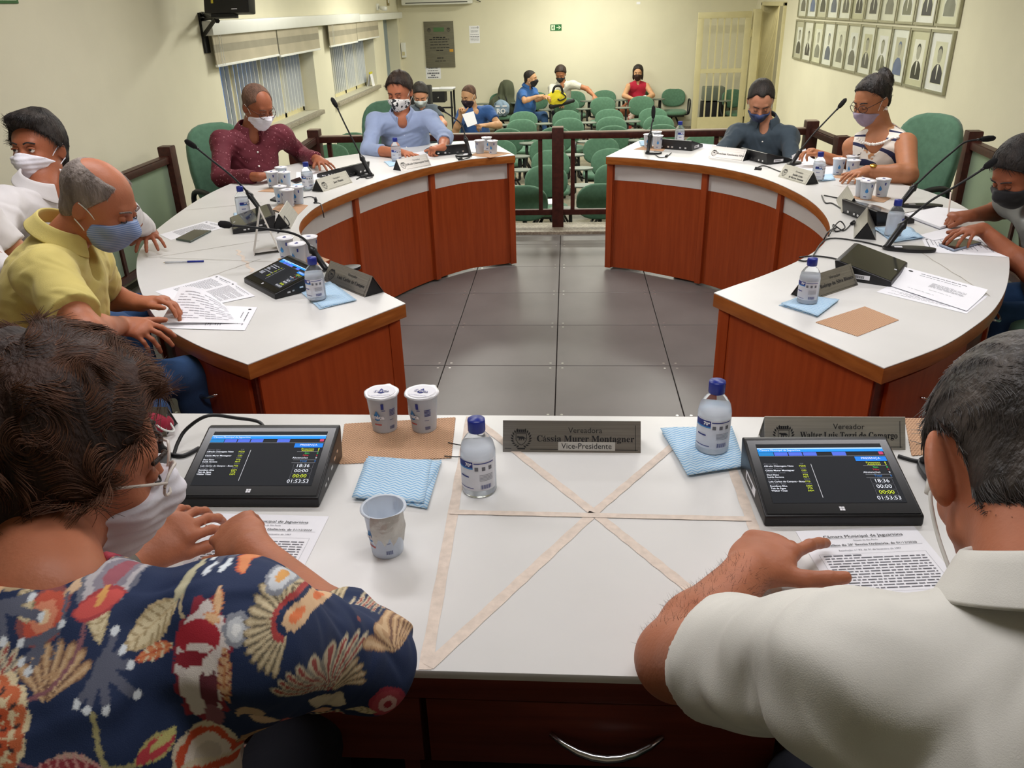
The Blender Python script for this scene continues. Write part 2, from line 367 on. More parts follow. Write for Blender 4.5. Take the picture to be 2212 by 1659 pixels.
def loc_cut(F, c, B, planes, s=1.0):
    def fn(X, Y, Z):
        px, py, pz = X-c[0], Y-c[1], Z-c[2]; q = [(px*B[0, i]+py*B[1, i]+pz*B[2, i])/s for i in range(3)]
        d = None
        for p in planes:
            e = p(*q) if callable(p) else (p[0]*q[0]+p[1]*q[1]+p[2]*q[2]-p[3])
            d = e if d is None else np.maximum(d, e)
        return d*s
    F.cutfn(fn)
def collar(name, nb, up, fwd, m, parent, org, r=.070, h=.032, gap=.5, fall=.045, pt=.03):
    B = frame(fwd, up); n = 36; V = []; prof = [(r*1.06, -.006), (r, h*.5), (r*.97, h), (r*1.03, h+.004), (r*1.2, h*.45), (r*1.45, h-fall)]
    A = [gap+(2*math.pi-2*gap)*i/n for i in range(n+1)]
    for i, a in enumerate(A):
        f = max(0, 1-min(a-gap, 2*math.pi-gap-a)/.7)
        for j, (rr, z) in enumerate(prof):
            k = j >= 4; zz = z-(pt*f if j == 5 else pt*.3*f if j == 4 else 0)-.012*math.cos(a)*(1 if j > 1 else 1)
            V.append(nb+B@np.array([math.sin(a)*rr*1.05, math.cos(a)*rr*(1.0+.10*f), zz])-org)
    q = len(prof); fs = [(i*q+j, (i+1)*q+j, (i+1)*q+j+1, i*q+j+1) for i in range(n) for j in range(q-1)]
    me = bpy.data.meshes.new(name); me.from_pydata([tuple(v) for v in V], [], fs); me.update(); o = link(name, me, m, parent, smooth=True)
    md = o.modifiers.new('s', 'SOLIDIFY'); md.thickness = .0035; md.offset = 0; md = o.modifiers.new('b', 'SUBSURF'); md.levels = 1; md.render_levels = 1
    return o
def person(org, label, P, skinm, res=.005, group=None):
    """P: dict of joints (world), clothing and looks"""
    org = V3(org); root = empty('person', org, 0, label, 'person', group)
    hc = V3(P['head']); B = frame(P['fwd'], P.get('up', (0, 0, 1))); s = P.get('s', 1.0); fem = P.get('female', False)
    nb = V3(P['neck']); pel = V3(P['pelvis']); shL, shR = V3(P['shL']), V3(P['shR']); up = nrm(nb-pel); rt = nrm(shR-shL); bf = nrm(np.cross(up, rt)); TB = np.stack([rt, bf, nrm(np.cross(rt, bf))], 1)
    ch = P.get('chest', (.155, .105)); be = P.get('belly', (.15, .115)); L = np.linalg.norm(nb-pel)
    arms = P['arms']   # list of dict(sh, el, wr, hd, hn, sd, pose)
    pts = [hc+.14*s, hc-.14*s, nb, pel, shL, shR]
    for a in arms: pts += [a['el'], a['wr'], V3(a['wr'])+nrm(a['hd'])*.19, V3(a['wr'])-nrm(a['hd'])*.02]
    pts = np.array([V3(p) for p in pts]); lo = pts.min(0)-.10; hi = pts.max(0)+.10
    # ---- body: head, neck, trunk, arms and hands as one surface
    F = Field(lo, hi, res); head_parts(F, hc, B, s, female=fem); nk = P.get('nk', .052)
    F.cone(nb-up*.02, hc+B@(np.array([0, -.02, -.045])*s), nk*1.08*s, nk*s, .03)
    F.ell((nb+pel)/2, (ch[0]*.75, ch[1]*.7, L*.52), TB, .04); F.cone(shL-up*.01, shR-up*.01, .045, .045, .03); F.cone(nb-up*.05, (shL+nb)/2-up*.035, .05*s, .040, .03); F.cone(nb-up*.05, (shR+nb)/2-up*.035, .05*s, .040, .03)
    if P.get('bust'): F.ell(nb-up*.12+bf*.04, (ch[0]*.9, ch[1]*.85, .13), TB, .04)
    for a in arms:
        t = a.get('t', 1.0); F.cone(a['sh'], a['el'], .050*t, .041*t, .03); e = V3(a['el']); wv = V3(a['wr']); mid = e+(wv-e)*.3
        F.cone(e, mid, .041*t, .042*t, .02); F.cone(mid, wv, .042*t, .027*t, .02)
        hand(F, wv, a['hd'], a['hn'], a['sd'], a.get('curl', (.25, .28, .3, .35)), a.get('spread', .12), a.get('th', (.7, .25)), a.get('hs', 1.0))
    EARROT[0] = P.get('ear', .35); EARROT[1] = P.get('ears', 1.0); ears(F, hc, B, s)
    body = link('body', F.mesh('body', org), skinm, root)
    T = lambda x, y, z: hc+B@(np.array([x, y, z])*s)-org
    # ---- face details
    if P.get('eyes', 'down') == 'open':
        for sx in (-1, 1):
            e = MB(); e.lathe([(1e-6, -.0095), (.0067, -.0067), (.0095, 0), (.0067, .0067), (1e-6, .0095)], 12); o = e.build('eye', MATS['eye_white'], root, T(sx*.030, .0885, .006), smooth=True); g = V3(P.get('gaze', (0, 1, 0)))
            i = MB(); i.lathe([(1e-6, -.0062), (.0045, -.004), (.0062, 0), (.0045, .004), (1e-6, .0062)], 10); i.build('iris', MATS['eye_dark'], o, B@nrm(g)*.0068, smooth=True)
            tube_obj('eyelid', [T(sx*.017, .0960, .011), T(sx*.030, .0985, .0135), T(sx*.044, .0925, .010)], .0036, skinm, root, 6)
    else:
        for sx in (-1, 1):
            o = MB().lathe([(1e-6, -.0115), (.008, -.008), (.0115, 0), (.008, .008), (1e-6, .0115)], 12).build('eyelid', skinm, root, T(sx*.030, .0895, .005), smooth=True)
            tube_obj('eyelashes', [T(sx*.018, .1005, .001), T(sx*.030, .1035, -.002), T(sx*.043, .096, .001)], .0014, MATS['black_matte'], root, 5)
    bm_ = P.get('hairm') or MATS['black_matte']
    for sx in (-1, 1): tube_obj('eyebrow', [T(sx*.012, .1045, .027), T(sx*.028, .1035, .033), T(sx*.048, .089, .027)], [.0028]*13, P.get('browm', bm_), root, 6)
    # ---- hair
    H = P.get('hair')
    if H:
        th = H.get('th', .010); ex = H.get('ex', .04); hl = hc-(.17+ex)*s; hh = hc+(.17+ex)*s; Fh = Field(hl-0, hh, H.get('res', res))
        Q = lambda x, y, z: hc+B@(np.array([x, y, z])*s)
        tt = H.get('top', th)
        Fh.ell(Q(0, -.018, .042), ((.077+th)*s, (.095+th)*s, (.083+tt)*s), B, .02); Fh.ell(Q(0, .020, .012), ((.071+th)*s, (.077+th*.9)*s, (.086+tt)*s), B, .03)
        if H.get('nape', 1): Fh.ell(Q(0, -.050, -.035), ((.058+th*.6)*s, (.050+th*.6)*s, .050*s), B, .03)
        for q in H.get('add', []): Fh.ell(Q(*q[0]), tuple(v*s for v in q[1]), B, q[2] if len(q) > 2 else .02)
        loc_cut(Fh, hc, B, H.get('cut', [(.0, .743, -.669, H.get('c', .018))]), s)
        for q in H.get('sub', []): Fh.ell(Q(*q[0]), tuple(v*s for v in q[1]), B, .012, 'sub')
        for q in H.get('post', []): Fh.ell(Q(*q[0]), tuple(v*s for v in q[1]), B, .01)
        if H.get('curl'):
            am, fr = H['curl']; Fh.disp(folds(am, fr, H.get('seed', 3)))
        ho = link('hair', Fh.mesh('hair', org), P['hairm'], root)
        if H.get('strands'): strands(ho, org, hc, B, s, P['strandm'], **H['strands'])
    # ---- mask
    K = P.get('mask')
    if K:
        Fm = Field(hc-.17*s, hc+.17*s, min(res, .004)); head_parts(Fm, hc, B, s, face=False); Fm.ell(hc+B@(np.array([0, .088, -.045])*s), (.030*s, .032*s, .042*s), B, .03); Fm.cone(hc+B@(np.array([0, .096, -.002])*s), hc+B@(np.array([0, .118, -.030])*s), .013*s, .018*s, .02)
        for sx in (-1, 1): Fm.ell(hc+B@(np.array([sx*.038, .072, -.028])*s), (.024*s, .024*s, .026*s), B, .02)
        Fm.disp(lambda X, Y, Z: np.float32(-.0045*s)+0*X)
        if K.get('pleat'):
            def pl(X, Y, Z):
                z = ((X-hc[0])*B[0, 2]+(Y-hc[1])*B[1, 2]+(Z-hc[2])*B[2, 2]); return .0012*np.sin(z*380)
            Fm.disp(pl)
        dz = K.get('dz', 0); zt = -.006+dz
        loc_cut(Fm, hc, B, [lambda x, y, z: (z-zt-(y-.10)*.35+abs(x)*.12), lambda x, y, z: -(z+.124+dz*.3), lambda x, y, z: -(y-.022-abs(z+.06)*.25)], s)
        mk = link('face_mask', Fm.mesh('face_mask', org), K['m'], root); 
        for sx in (-1, 1):
            tube_obj('ear_loop', [T(sx*.066, .036, -.022+dz), T(sx*.078, .012, .006), T(sx*.085, -.012, .018)], .0017, K.get('sm', MATS['white_plastic']), mk, 5)
            tube_obj('ear_loop', [T(sx*.058, .036, -.092+dz), T(sx*.074, .010, -.055), T(sx*.083, -.014, -.034)], .0017, K.get('sm', MATS['white_plastic']), mk, 5)
    G = P.get('glasses')
    if G:
        gl = MB()
        for sx in (-1, 1):
            R = [T(sx*(.032+.025*math.cos(a)), .116-.012*abs(math.cos(a)*(1 if math.cos(a) > 0 else 0)), .002+.019*math.sin(a)) for a in np.linspace(0, 2*math.pi, 17)]
            gl.tube(R, .0019, 6, cap=False); gl.tube([T(sx*.057, .106, .008), T(sx*.078, .055, .012), T(sx*.083, -.010, .010)], .0018, 6)
        gl.tube([T(-.008, .117, .004), T(0, .120, .006), T(.008, .117, .004)], .0018, 6); gl.build('glasses', G, root, smooth=True)
    # ---- shirt
    S = P.get('shirt')
    if S:
        of = S.get('of', .012); sr = S.get('res', res)
        pp = [shL, shR, nb, pel]+[V3(a['el']) for a in arms]+([V3(a['wr']) for a in arms] if S['sleeve'] > 1 else []); pp = np.array(pp); lo = pp.min(0)-.17; hi = pp.max(0)+.17
        Fs = Field(lo, hi, sr)
        Fs.ell(pel+(nb-pel)*.66, (ch[0]+of, ch[1]+of, L*.36), TB, .05); Fs.ell(pel+(nb-pel)*.32+bf*P.get('bo', .02), (be[0]+of, be[1]+of, L*.38), TB, .06); Fs.ell(pel+up*.04, (be[0]+of, be[1]+of-.01, .13), TB, .05)
        Fs.cone(shL-up*.022, shR-up*.022, .062, .062, .05); Fs.cone(nb-up*.045, shL-up*.012, .066, .055, .04); Fs.cone(nb-up*.045, shR-up*.012, .066, .055, .04)
        if P.get('bust'): Fs.ell(nb-up*.16+bf*(ch[1]*.75), (ch[0]*.9, .07, .08), TB, .05)
        for q in S.get('add', []): Fs.ell(V3(q[0]), q[1], TB, .05)
        sl = S['sleeve']
        for a in arms:
            t = a.get('t', 1.0); sh = V3(a['sh']); el = V3(a['el']); wr = V3(a['wr']); w = S.get('w', 1.0)
            if sl > 0:
                e1 = sh+(el-sh)*min(sl, 1.0); Fs.cone(sh, sh+(el-sh)*.1, .062*w, .062*w, .04)
                if sl < 1: Fs.cone(sh, e1, .064*w, (.058 if w == 1 else .062)*w*t, .03, flat=True)
                else:
                    Fs.cone(sh, el, .063*w, .053*w*t, .03)
                    if sl > 1: Fs.cone(el, el+(wr-el)*(sl-1), .053*w*t, (.040+.016*(2-sl))*w*t, .02, flat=True)
        fo = S.get('folds', (.004, 26))
        Fs.disp(folds(fo[0], fo[1], S.get('seed', 1))); Fs.disp(folds(fo[0]*.5, fo[1]*2.3, S.get('seed', 1)+5))
        if sl <= 0:   # armless: open at the shoulders
            for a in arms:
                o_ = nrm((V3(a['sh'])-nb)); Fs.ell(V3(a['sh'])+o_*.035+up*.0, (.055, .10, .105), TB, .008, 'sub')
        nr = S.get('nr', .058); nd = S.get('nd', .012); Fs.cone(nb+up*.10, nb-up*.015, nr, nr*.95, .008, 'sub'); Fs.ell(nb-up*nd+bf*.085, (nr*S.get('vw', .6), .075, nd+.04), TB, .008, 'sub')
        so = link(S.get('name', 'shirt'), Fs.mesh('shirt', org, relax=2), S['m'], root)
        P['_shirt'] = so
        if S.get('collar'):
            collar('collar', nb+up*.012, up+.15*bf, bf, S.get('cm', S['m']), so, org, **(S['collar'] if isinstance(S['collar'], dict) else {}))
        if S.get('buttons'):
            for i in range(S['buttons']):
                z = .10+i*.085; c0 = nb-up*z; t = ch[1]+.05
                # walk back to the cloth surface
                for st in np.arange(.26, 0, -.004):
                    q = c0+bf*st; g = ((q-Fs.lo)/Fs.h).astype(int)
                    if (g >= 0).all() and (g < Fs.n).all() and Fs.d[tuple(g)] < .001: break
                Rb = RM(Vector(rt), Vector(up), Vector(bf)); bt = MB().lathe([(.0055, -.003), (.006, .0015), (1e-6, .003)], 12); o = bt.build('button', MATS['pearl'], so, smooth=True); o.matrix_local = Matrix.Translation(q+bf*.002-org)@Rb.to_4x4()
            pass
    # ---- legs
    Lg = P.get('legs')
    if Lg:
        hips = [pel-rt*.09, pel+rt*.09]; pk = [pel]; 
        for kn, an in Lg['j']: pk += [V3(kn), V3(an)]
        pk = np.array(pk); Fl = Field(pk.min(0)-.15, pk.max(0)+.15, max(res, .008)); Fl.ell(pel, (.165, .13, .11), TB, .05)
        for hp, (kn, an) in zip(hips, Lg['j']):
            Fl.cone(hp, kn, .085, .062, .04); Fl.cone(kn, V3(kn)+(V3(an)-V3(kn))*Lg.get('len', 1.0), .062, .045, .02, flat=Lg.get('len', 1) < 1)
        Fl.disp(folds(.004, 30, 8)); link(Lg.get('name', 'trousers'), Fl.mesh('trousers', org), Lg['m'], root)
        for kn, an in Lg['j']:
            f = nrm(V3(bf[0], bf[1], 0)); Bf = frame(f); an = V3(an)
            if Lg.get('len', 1) < 1:
                Fc = Field(np.minimum(V3(kn), an)-.1, np.maximum(V3(kn), an)+.1, .008); Fc.cone(kn, an, .05, .036, .02); link('calf', Fc.mesh('calf', org), skinm, body)
            Ff = Field(an-.2, an+.28, .008); Ff.ell(an+f*.05-V3(0, 0, .045), (.045, .125, .04), Bf, .02); Ff.ell(an-V3(0, 0, .01), (.04, .05, .05), Bf, .02)
            link('shoe', Ff.mesh('shoe', org), MATS['shoe_leather'], root)
    return root, body, F
def strands(ho, org, hc, B, s, m, n=1500, ln=.03, r=.0006, seg=5, lift=.004, wave=(.004, 60), swirl=0., seed=1, grav=.3):
    me = ho.data; nv = len(me.vertices); co = np.empty(nv*3, np.float32); me.vertices.foreach_get('co', co); co = co.reshape(-1, 3); no = np.empty(nv*3, np.float32); me.vertices.foreach_get('normal', no) if hasattr(me.vertices, 'foreach_get') else None; no = no.reshape(-1, 3)
    R = np.random.RandomState(seed); idx = R.choice(nv, min(n, nv), replace=False); V = []; Fc = []
    Pn = co[idx]; N = no[idx]; base = Pn.copy()
    crown = (hc-org)+B@(np.array([0, -.05, .10])*s)
    cur = Pn-N*.001; paths = [cur.copy()]; ph = R.uniform(0, 6.28, len(idx)); lnr = ln*R.uniform(.5, 1.3, len(idx))*np.clip(np.linalg.norm(cur-crown, axis=1)/.11, .3, 1)
    down = -B[:, 2]
    dirn = cur-crown; dirn /= np.linalg.norm(dirn, axis=1)[:, None]
    for k in range(seg):
        q = cur*wave[1]; fl = np.stack([np.sin(q[:, 1]*1.3+q[:, 2]), np.sin(q[:, 2]*1.1+q[:, 0]*1.2+1), np.sin(q[:, 0]+q[:, 1]*1.4+2)], 1)
        sw = np.cross(N, dirn)*swirl; t = dirn+sw+fl*wave[0]*100+down*grav+R.normal(size=cur.shape)*.08; t -= N*(t*N).sum(1)[:, None]; t /= np.maximum(np.linalg.norm(t, axis=1), 1e-6)[:, None]
        cur = cur+(t+N*lift*10*(1-k/seg*1.3))*(lnr/seg)[:, None]; dN = ((cur-base)*N).sum(1)[:, None]; cur = cur-N*np.maximum(dN-.007, 0); paths.append(cur.copy())
    Pt = np.stack(paths, 1); m_ = seg+1; rad = np.linspace(r, r*.35, m_)
    T = np.gradient(Pt, axis=1); T /= np.maximum(np.linalg.norm(T, axis=2), 1e-9)[:, :, None]; A = np.cross(T, N[:, None, :]); A /= np.maximum(np.linalg.norm(A, axis=2), 1e-9)[:, :, None]; Bn = np.cross(T, A)
    VV = []
    for k in range(3):
        a = 2*math.pi*k/3; VV.append(Pt+(A*math.cos(a)+Bn*math.sin(a))*rad[None, :, None])
    VV = np.stack(VV, 2).reshape(-1, 3); cnt = len(idx); b = (np.arange(cnt)*m_*3)[:, None, None]; i = (np.arange(seg)*3)[None, :, None]; k = np.arange(3)[None, None, :]; k2 = (k+1) % 3
    Q = np.stack([b+i+k, b+i+k2, b+i+3+k2, b+i+3+k], 3).reshape(-1, 4)
    me2 = bpy.data.meshes.new('hair_strands'); me2.vertices.add(len(VV)); me2.vertices.foreach_set('co', VV.astype(np.float32).ravel()); me2.loops.add(Q.size); me2.loops.foreach_set('vertex_index', Q.astype(np.int32).ravel()); me2.polygons.add(len(Q)); me2.polygons.foreach_set('loop_start', np.arange(0, Q.size, 4, dtype=np.int32)); me2.update(calc_edges=True)
    me2.polygons.foreach_set('use_smooth', np.ones(len(Q), bool)); o = link('hair_strands', me2, m, ho); o['kind'] = 'stuff'; return o
# ------------------------------------------------------------------ THE ROOM
XL, XR, YB, YN, AF = -3.15, 3.4, 16.4, -1.6, -.6
YS = 6.98        # edge of the raised council floor
def struct(o, label=None): return tag(o, label, None, None, 'structure')
# council floor: loose raised tiles of 60 cm, each fixed with four screws
fl = empty('floor', (0, 0, 0)); tag(fl, 'grey raised floor of large square tiles in the council area', kind='structure')
MB().bx(XL, XR, YN, YS-.3, -.62, -.012).build('subfloor', MATS['floor_joint'], fl)
tm = MB().box((0, 0, -.006), (.5955, .5955, .014)).build('floor_tile', MATS['raised_floor_tile'], fl, (0, 0, 0), bevel=.0015, seg=1)
scm = MB()
for a in (-1, 1):
    for b in (-1, 1): scm.lathe([(.007, 0), (.007, .0016), (1e-6, .0016)], 8, (a*.268, b*.268, 0))
scm = scm.build('screw', MATS['screw_metal'], tm, (0, 0, 0))
first = True; x0, y0 = -.0552-.3, 3.9459+.3
for j in range(-6, 5):
    for i in range(-4, 6):
        cx, cy = x0+.6*i, y0+.6*j
        if cy > YS-.30 or cy < .2: continue
        if first: t = tm; first = False
        else: t = copy_tree(tm)
        half = cy > YS-.55; t.scale = (1, .5 if half else 1, 1)
        t.location = (cx, cy-(.148 if half else 0), 0); t.rotation_euler = (random.uniform(-1, 1)*.001, random.uniform(-1, 1)*.001, 0)
struct(MB().bx(XL, XR, YS-.32, YS, -.62, .022).build('trim_1', MATS['granite'], bevel=.004), 'granite sill along the edge of the raised floor')
struct(MB().bx(XL-.3, XR+1.7, YS, YB+3, AF-.05, AF).build('floor', MATS['granite_floor']), 'pale speckled granite floor of the public seating')
struct(MB().bx(-2.4, 2.4, YN, 1.72, 0, .1).build('trim_2', MATS['floor_joint'], bevel=.003), 'dark low platform under the front desk')
struct(MB().bx(XL-.3, XR+2, YN-.1, YB+3, CEIL, CEIL+.1).build('ceiling', MATS['ceiling_paint']), 'off white ceiling')
# walls
wl = empty('wall_left', (XL, 0, 0)); tag(wl, 'cream left wall with two recessed windows', kind='structure')
def wallseg(y0, y1, z0, z1): return ((-.3, 0), (y0, y1), (z0, z1))
W1 = (7.65, 10.62, .60, 1.54); W2 = (11.42, 14.08, .60, 1.54); D1 = (14.95, 16.2, AF, 1.60)
mb = MB()
for y0_, y1_, z0_, z1_ in ((YN, W1[0], AF, CEIL), (W1[0], W1[1], AF, W1[2]), (W1[0], W1[1], W1[3], CEIL), (W1[1], W2[0], AF, CEIL), (W2[0], W2[1], AF, W2[2]), (W2[0], W2[1], W2[3], CEIL),
                           (W2[1], D1[0], AF, CEIL), (D1[0], D1[1], D1[3], CEIL), (D1[1], YB, AF, CEIL)):
    mb.bx(-.3, 0, y0_, y1_, z0_, z1_)
mb.build('plaster', MATS['wall_paint'], wl)
struct(MB().bx(XL-.3, XR+.3, YB, YB+.2, AF, CEIL).build('wall_back', MATS['wall_paint']), 'pale yellow back wall')
struct(MB().bx(XL-.3, XR+.3, YN-.2, YN, AF, CEIL).build('wall_front', MATS['wall_paint_near']), 'wall behind the front desk')
wr = empty('wall_right', (XR, 0, 0)); tag(wr, 'cream right wall with rows of portrait frames', kind='structure')
mb = MB(); DR = (14.2, 15.75, 1.62)
for y0_, y1_, z0_, z1_ in ((YN, DR[0], AF, CEIL), (DR[0], DR[1], DR[2], CEIL), (DR[1], YB, AF, CEIL)): mb.bx(0, .25, y0_, y1_, z0_, z1_)
mb.build('plaster', MATS['wall_paint'], wr)
struct(MB().bx(XR+1.5, XR+1.6, 12.8, 17.5, AF, CEIL).build('wall_corridor', MATS['wall_paint']), 'yellow corridor wall beyond the right doorway')
struct(MB().bx(XR+.25, XR+1.6, 17.3, 17.4, AF, CEIL).build('wall_corridor', MATS['wall_paint']), 'end wall of the side corridor')
struct(MB().bx(XR+.25, XR+1.6, 12.8, 12.9, AF, CEIL).build('wall_corridor', MATS['wall_paint']), 'near end wall of the side corridor')
struct(MB().bx(XL, XR, YB-.015, YB, AF, AF+.14).build('baseboard_back', MATS['granite']), 'low granite skirting of the back wall')
dn = empty('door_1', (XR, 0, 0)); tag(dn, 'cream metal frame of the doorway in the right wall', kind='structure')
MB().bx(-.04, .27, DR[0]-.06, DR[0], AF, DR[2]+.05).bx(-.04, .27, DR[1], DR[1]+.06, AF, DR[2]+.05).bx(-.04, .27, DR[0]-.06, DR[1]+.06, DR[2], DR[2]+.06).build('door_frame', MATS['cream_metal'], dn, bevel=.004)
MB().bx(.30, .34, DR[0]+.02, DR[0]+.9, AF+.01, DR[2]-.02).build('door_leaf', MATS['cream_metal'], dn, bevel=.003)
dl = empty('door_2', (XL, 0, 0)); tag(dl, 'blue grey door set in the left wall near the back corner', kind='structure')
MB().bx(-.26, -.20, D1[0], D1[1], AF, D1[3]).build('door_leaf', MATS['blue_grey_door'], dl)
MB().bx(-.2, .015, D1[0]-.03, D1[1]+.03, D1[3]-.03, D1[3]+.03).build('door_frame', MATS['cream_metal'], dl)
tube_obj('door_handle', [(-.19, D1[0]+.12, .45), (-.14, D1[0]+.12, .45), (-.14, D1[0]+.24, .45)], .01, MATS['chrome'], dl, sm=0)
# windows
for n, (a, b, c, d) in ((1, W1), (2, W2)):
    wn = empty('window_%d' % n, (XL, 0, 0)); tag(wn, 'cream framed barred window in the left wall, the %s one' % ('nearer' if n == 1 else 'farther'), kind='structure')
    fr = MB()
    fr.bx(-.25, -.19, a, b, c, c+.06).bx(-.25, -.19, a, b, d-.06, d).bx(-.25, -.19, a, a+.06, c, d).bx(-.25, -.19, b-.06, b, c, d); fr.build('window_frame', MATS['cream_metal'], wn)
    for k in range(1, 4):
        y = a+(b-a)*k/4; MB().bx(-.25, -.19, y-.035, y+.035, c, d).build('mullion', MATS['cream_metal'], wn)
    for k in range(4):
        y = a+(b-a)*(k+.5)/4; MB().bx(-.222, -.218, y-(b-a)/8+.035, y+(b-a)/8-.035, c+.06, d-.06).build('pane', MATS['window_glass'], wn)
    sl0 = MB().box((-.18, 0, (c+d)/2), (.035, .012, d-c-.1)).build('bar', MATS['white_plastic'], wn); ns = 26
    for k in range(ns):
        o = sl0 if k == 0 else sl0.copy(); 
        if k: COL.objects.link(o)
        o.location = (0, a+(b-a)*(k+.5)/ns, 0)
    MB().bx(-.3, .06, a-.03, b+.03, c-.05, c).build('window_sill', MATS['granite'], wn, bevel=.004)
# roller blinds with their long casing
cs = empty('blind_casing', (XL+.06, 7.4, 1.6), 0, 'long white casing box above the windows of the left wall', 'casing')
MB().bx(-.06, .05, 0, 5.45, -.03, .09).build('casing_box', MATS['white_plastic'], cs, bevel=.02); MB().bx(-.06, .05, 5.46, 8.8, -.03, .075).build('casing_box', MATS['white_plastic'], cs, bevel=.02)
for k, (a, b, zb, lb) in enumerate(((7.45, 9.13, 1.335, 'grey banded roller blind over the nearest half of the nearer window'), (9.17, 10.72, 1.32, 'grey banded roller blind over the far half of the nearer window'),
                                (11.2, 12.7, 1.325, 'grey banded roller blind, near half of the farther window'), (12.72, 14.2, 1.34, 'grey banded roller blind, far half of the farther window'))):
    bl = empty('roller_blind', (XL+.07, (a+b)/2, 1.575), 0, lb, 'blind', 'roller blinds of the left wall'); h = (b-a)/2; t = 1.575-zb
    MB().bx(-.004, .004, -h, h, -t*.33, 0).build('fabric_band', MATS['blind_fabric'], bl); MB().bx(-.005, .003, -h, h, -t*.60, -t*.33).build('fabric_band', MATS['blind_fabric_dark'], bl)
    MB().bx(-.004, .004, -h, h, -t, -t*.60).build('fabric_band', MATS['blind_fabric'], bl); MB().bx(-.012, .012, -h, h, -t-.022, -t).build('bottom_bar', MATS['white_plastic'], bl, bevel=.004)
for yy, lb in ((7.52, 'thin blind chain hanging at the near end of the nearer window'), (11.28, 'thin blind chain hanging at the near end of the farther window')):
    tag(MB().tube([(XL+.1, yy, 1.57), (XL+.1, yy, 1.33), (XL+.1, yy+.05, 1.33), (XL+.1, yy+.05, 1.57)], .003, 5).build('blind_chain', MATS['white_plastic']), lb, 'chain')
# desk calendar on the far sill
tc_ = empty('tent_calendar', (XL-.02, 13.9, .60), 0, 'small yellow topped tent calendar on the far window sill', 'calendar')
MB().quad((.0, -.09, 0), (.0, .09, 0), (-.03, .09, .2), (-.03, -.09, .2)).quad((-.09, -.09, 0), (-.09, .09, 0), (-.035, .09, .2), (-.035, -.09, .2)).build('card', MATS['white_paper'], tc_)
MB().box((-.033, 0, .2), (.02, .18, .03)).build('header', mat('yellow_card', 'D8D040', .7, noise=.05), tc_)
# outside: yard and a parked car seen through the nearer window
struct(MB().bx(-12, XL-.3, 3, 20, -.7, -.6).build('ground', mat('outdoor_paving', '5D6470', .9, noise=.1)), 'grey paving outside the windows')
car = empty('car', (-6.3, 10.2, -.6), 0, 'white car parked outside the nearer window', 'car')
cp = mat('car_white', 'D5DCE6', .3, noise=.02, coat=.5)
MB().prism([(-2.1, .35), (-2.1, .8), (-1.3, .92), (-.8, 1.42), (.9, 1.42), (1.6, .95), (2.1, .85), (2.1, .35)], -.85, .85).build('car_body', cp, car, bevel=.05).matrix_local = Matrix(((0, 0, 1, 0), (1, 0, 0, 0), (0, 1, 0, 0), (0, 0, 0, 1)))
for yy in (-.55, .45): MB().box((.86, yy, 1.15), (.02, .8, .32)).build('car_window', MATS['screen_glass_off'], car, bevel=.008)
for yy in (-1.35, 1.35):
    for xx in (-.8, .8):
        o = MB().lathe([(.1, -.1), (.33, -.1), (.33, .1), (.1, .1)], 20).build('wheel', MATS['black_matte'], car); o.location = (xx, yy, .33); o.rotation_euler = (0, math.pi/2, 0)
# ceiling tube fittings (the room's lamps)
for i, (x, y, ln, wt, c) in enumerate(LIGHTS):
    f = empty('ceiling_light', (x, y, CEIL), 0, 'white ceiling tube fitting, row %s, %s' % (['one', 'one', 'two', 'two', 'nearest', 'three', 'three', 'four', 'four', 'farthest'][i], ['left', 'right', 'left', 'right', 'middle', 'left', 'right', 'left', 'right', 'middle'][i]), 'light', 'ceiling tube fittings')
    MB().bx(-ln/2-.03, ln/2+.03, -.16, .16, -.05, 0).build('housing', MATS['white_plastic'], f)
    for s in (-.06, .06): MB().tube([(-ln/2, s, -.062), (ln/2, s, -.062)], .013, 8).build('tube', mat('lamp_glow', 'FFF8E8', .4, emit='FFF8E8', es=4), f)
# ------------------------------------------------------------------ railing
def rail_run(name, label, P0, P1, posts=(), bal=(), z1=.80, glass=False, base=.022, cap=True):
    P0 = Vector(P0); P1 = Vector(P1); d = P1-P0; L = d.length; rz = math.atan2(d.y, d.x); r = empty(name, (P0.x, P0.y, base), rz, label, 'railing'); h = z1-base
    MB().bx(0, L, -.03, .03, h-.055, h-.008).build('top_rail', MATS['dark_rail_wood'], r, bevel=.003); MB().bx(0, L, -.028, .028, h-.008, h).build('rail_cap', MATS['pale_rail_top' if cap else 'dark_rail_wood'], r)
    MB().bx(0, L, -.022, .022, .10, .145).build('bottom_rail', MATS['dark_rail_wood'], r, bevel=.003)
    for q, hh in posts: MB().bx(q-.048, q+.048, -.048, .048, 0, h+hh).build('post', MATS['dark_rail_wood'], r, bevel=.004); MB().bx(q-.045, q+.045, -.045, .045, h+hh, h+hh+.004).build('post_top', MATS['pale_rail_top' if cap else 'dark_rail_wood'], r)
    for q in bal: MB().bx(q-.017, q+.017, -.017, .017, .14, h-.05).build('baluster', MATS['dark_rail_wood'], r)
    if glass:
        for a, b in glass: MB().bx(a, b, -.003, .003, .15, h-.06).build('glass_panel', MATS['railing_glass'], r)
    return r
yr = 6.85
bx_ = [float(PY(p, 400, yr)[0])+2.10 for p in (722, 1168, 1237)]+[2.75, 3.3, 3.85]
rail_run('railing', 'long dark wooden railing between council tables and public seats', (-2.10, yr), (1.94, yr), [(0, .05), (2.02, .035), (4.04, .05)], bx_)
rail_run('side_railing', 'short dark side railing at the left end of the long railing', (-2.06, 6.2), (-2.10, 6.79), [(0, .02)], [], cap=False)
rail_run('side_railing', 'short dark side railing at the right end of the long railing', (1.99, 6.2), (1.95, 6.79), [(0, .02)], [], cap=False)
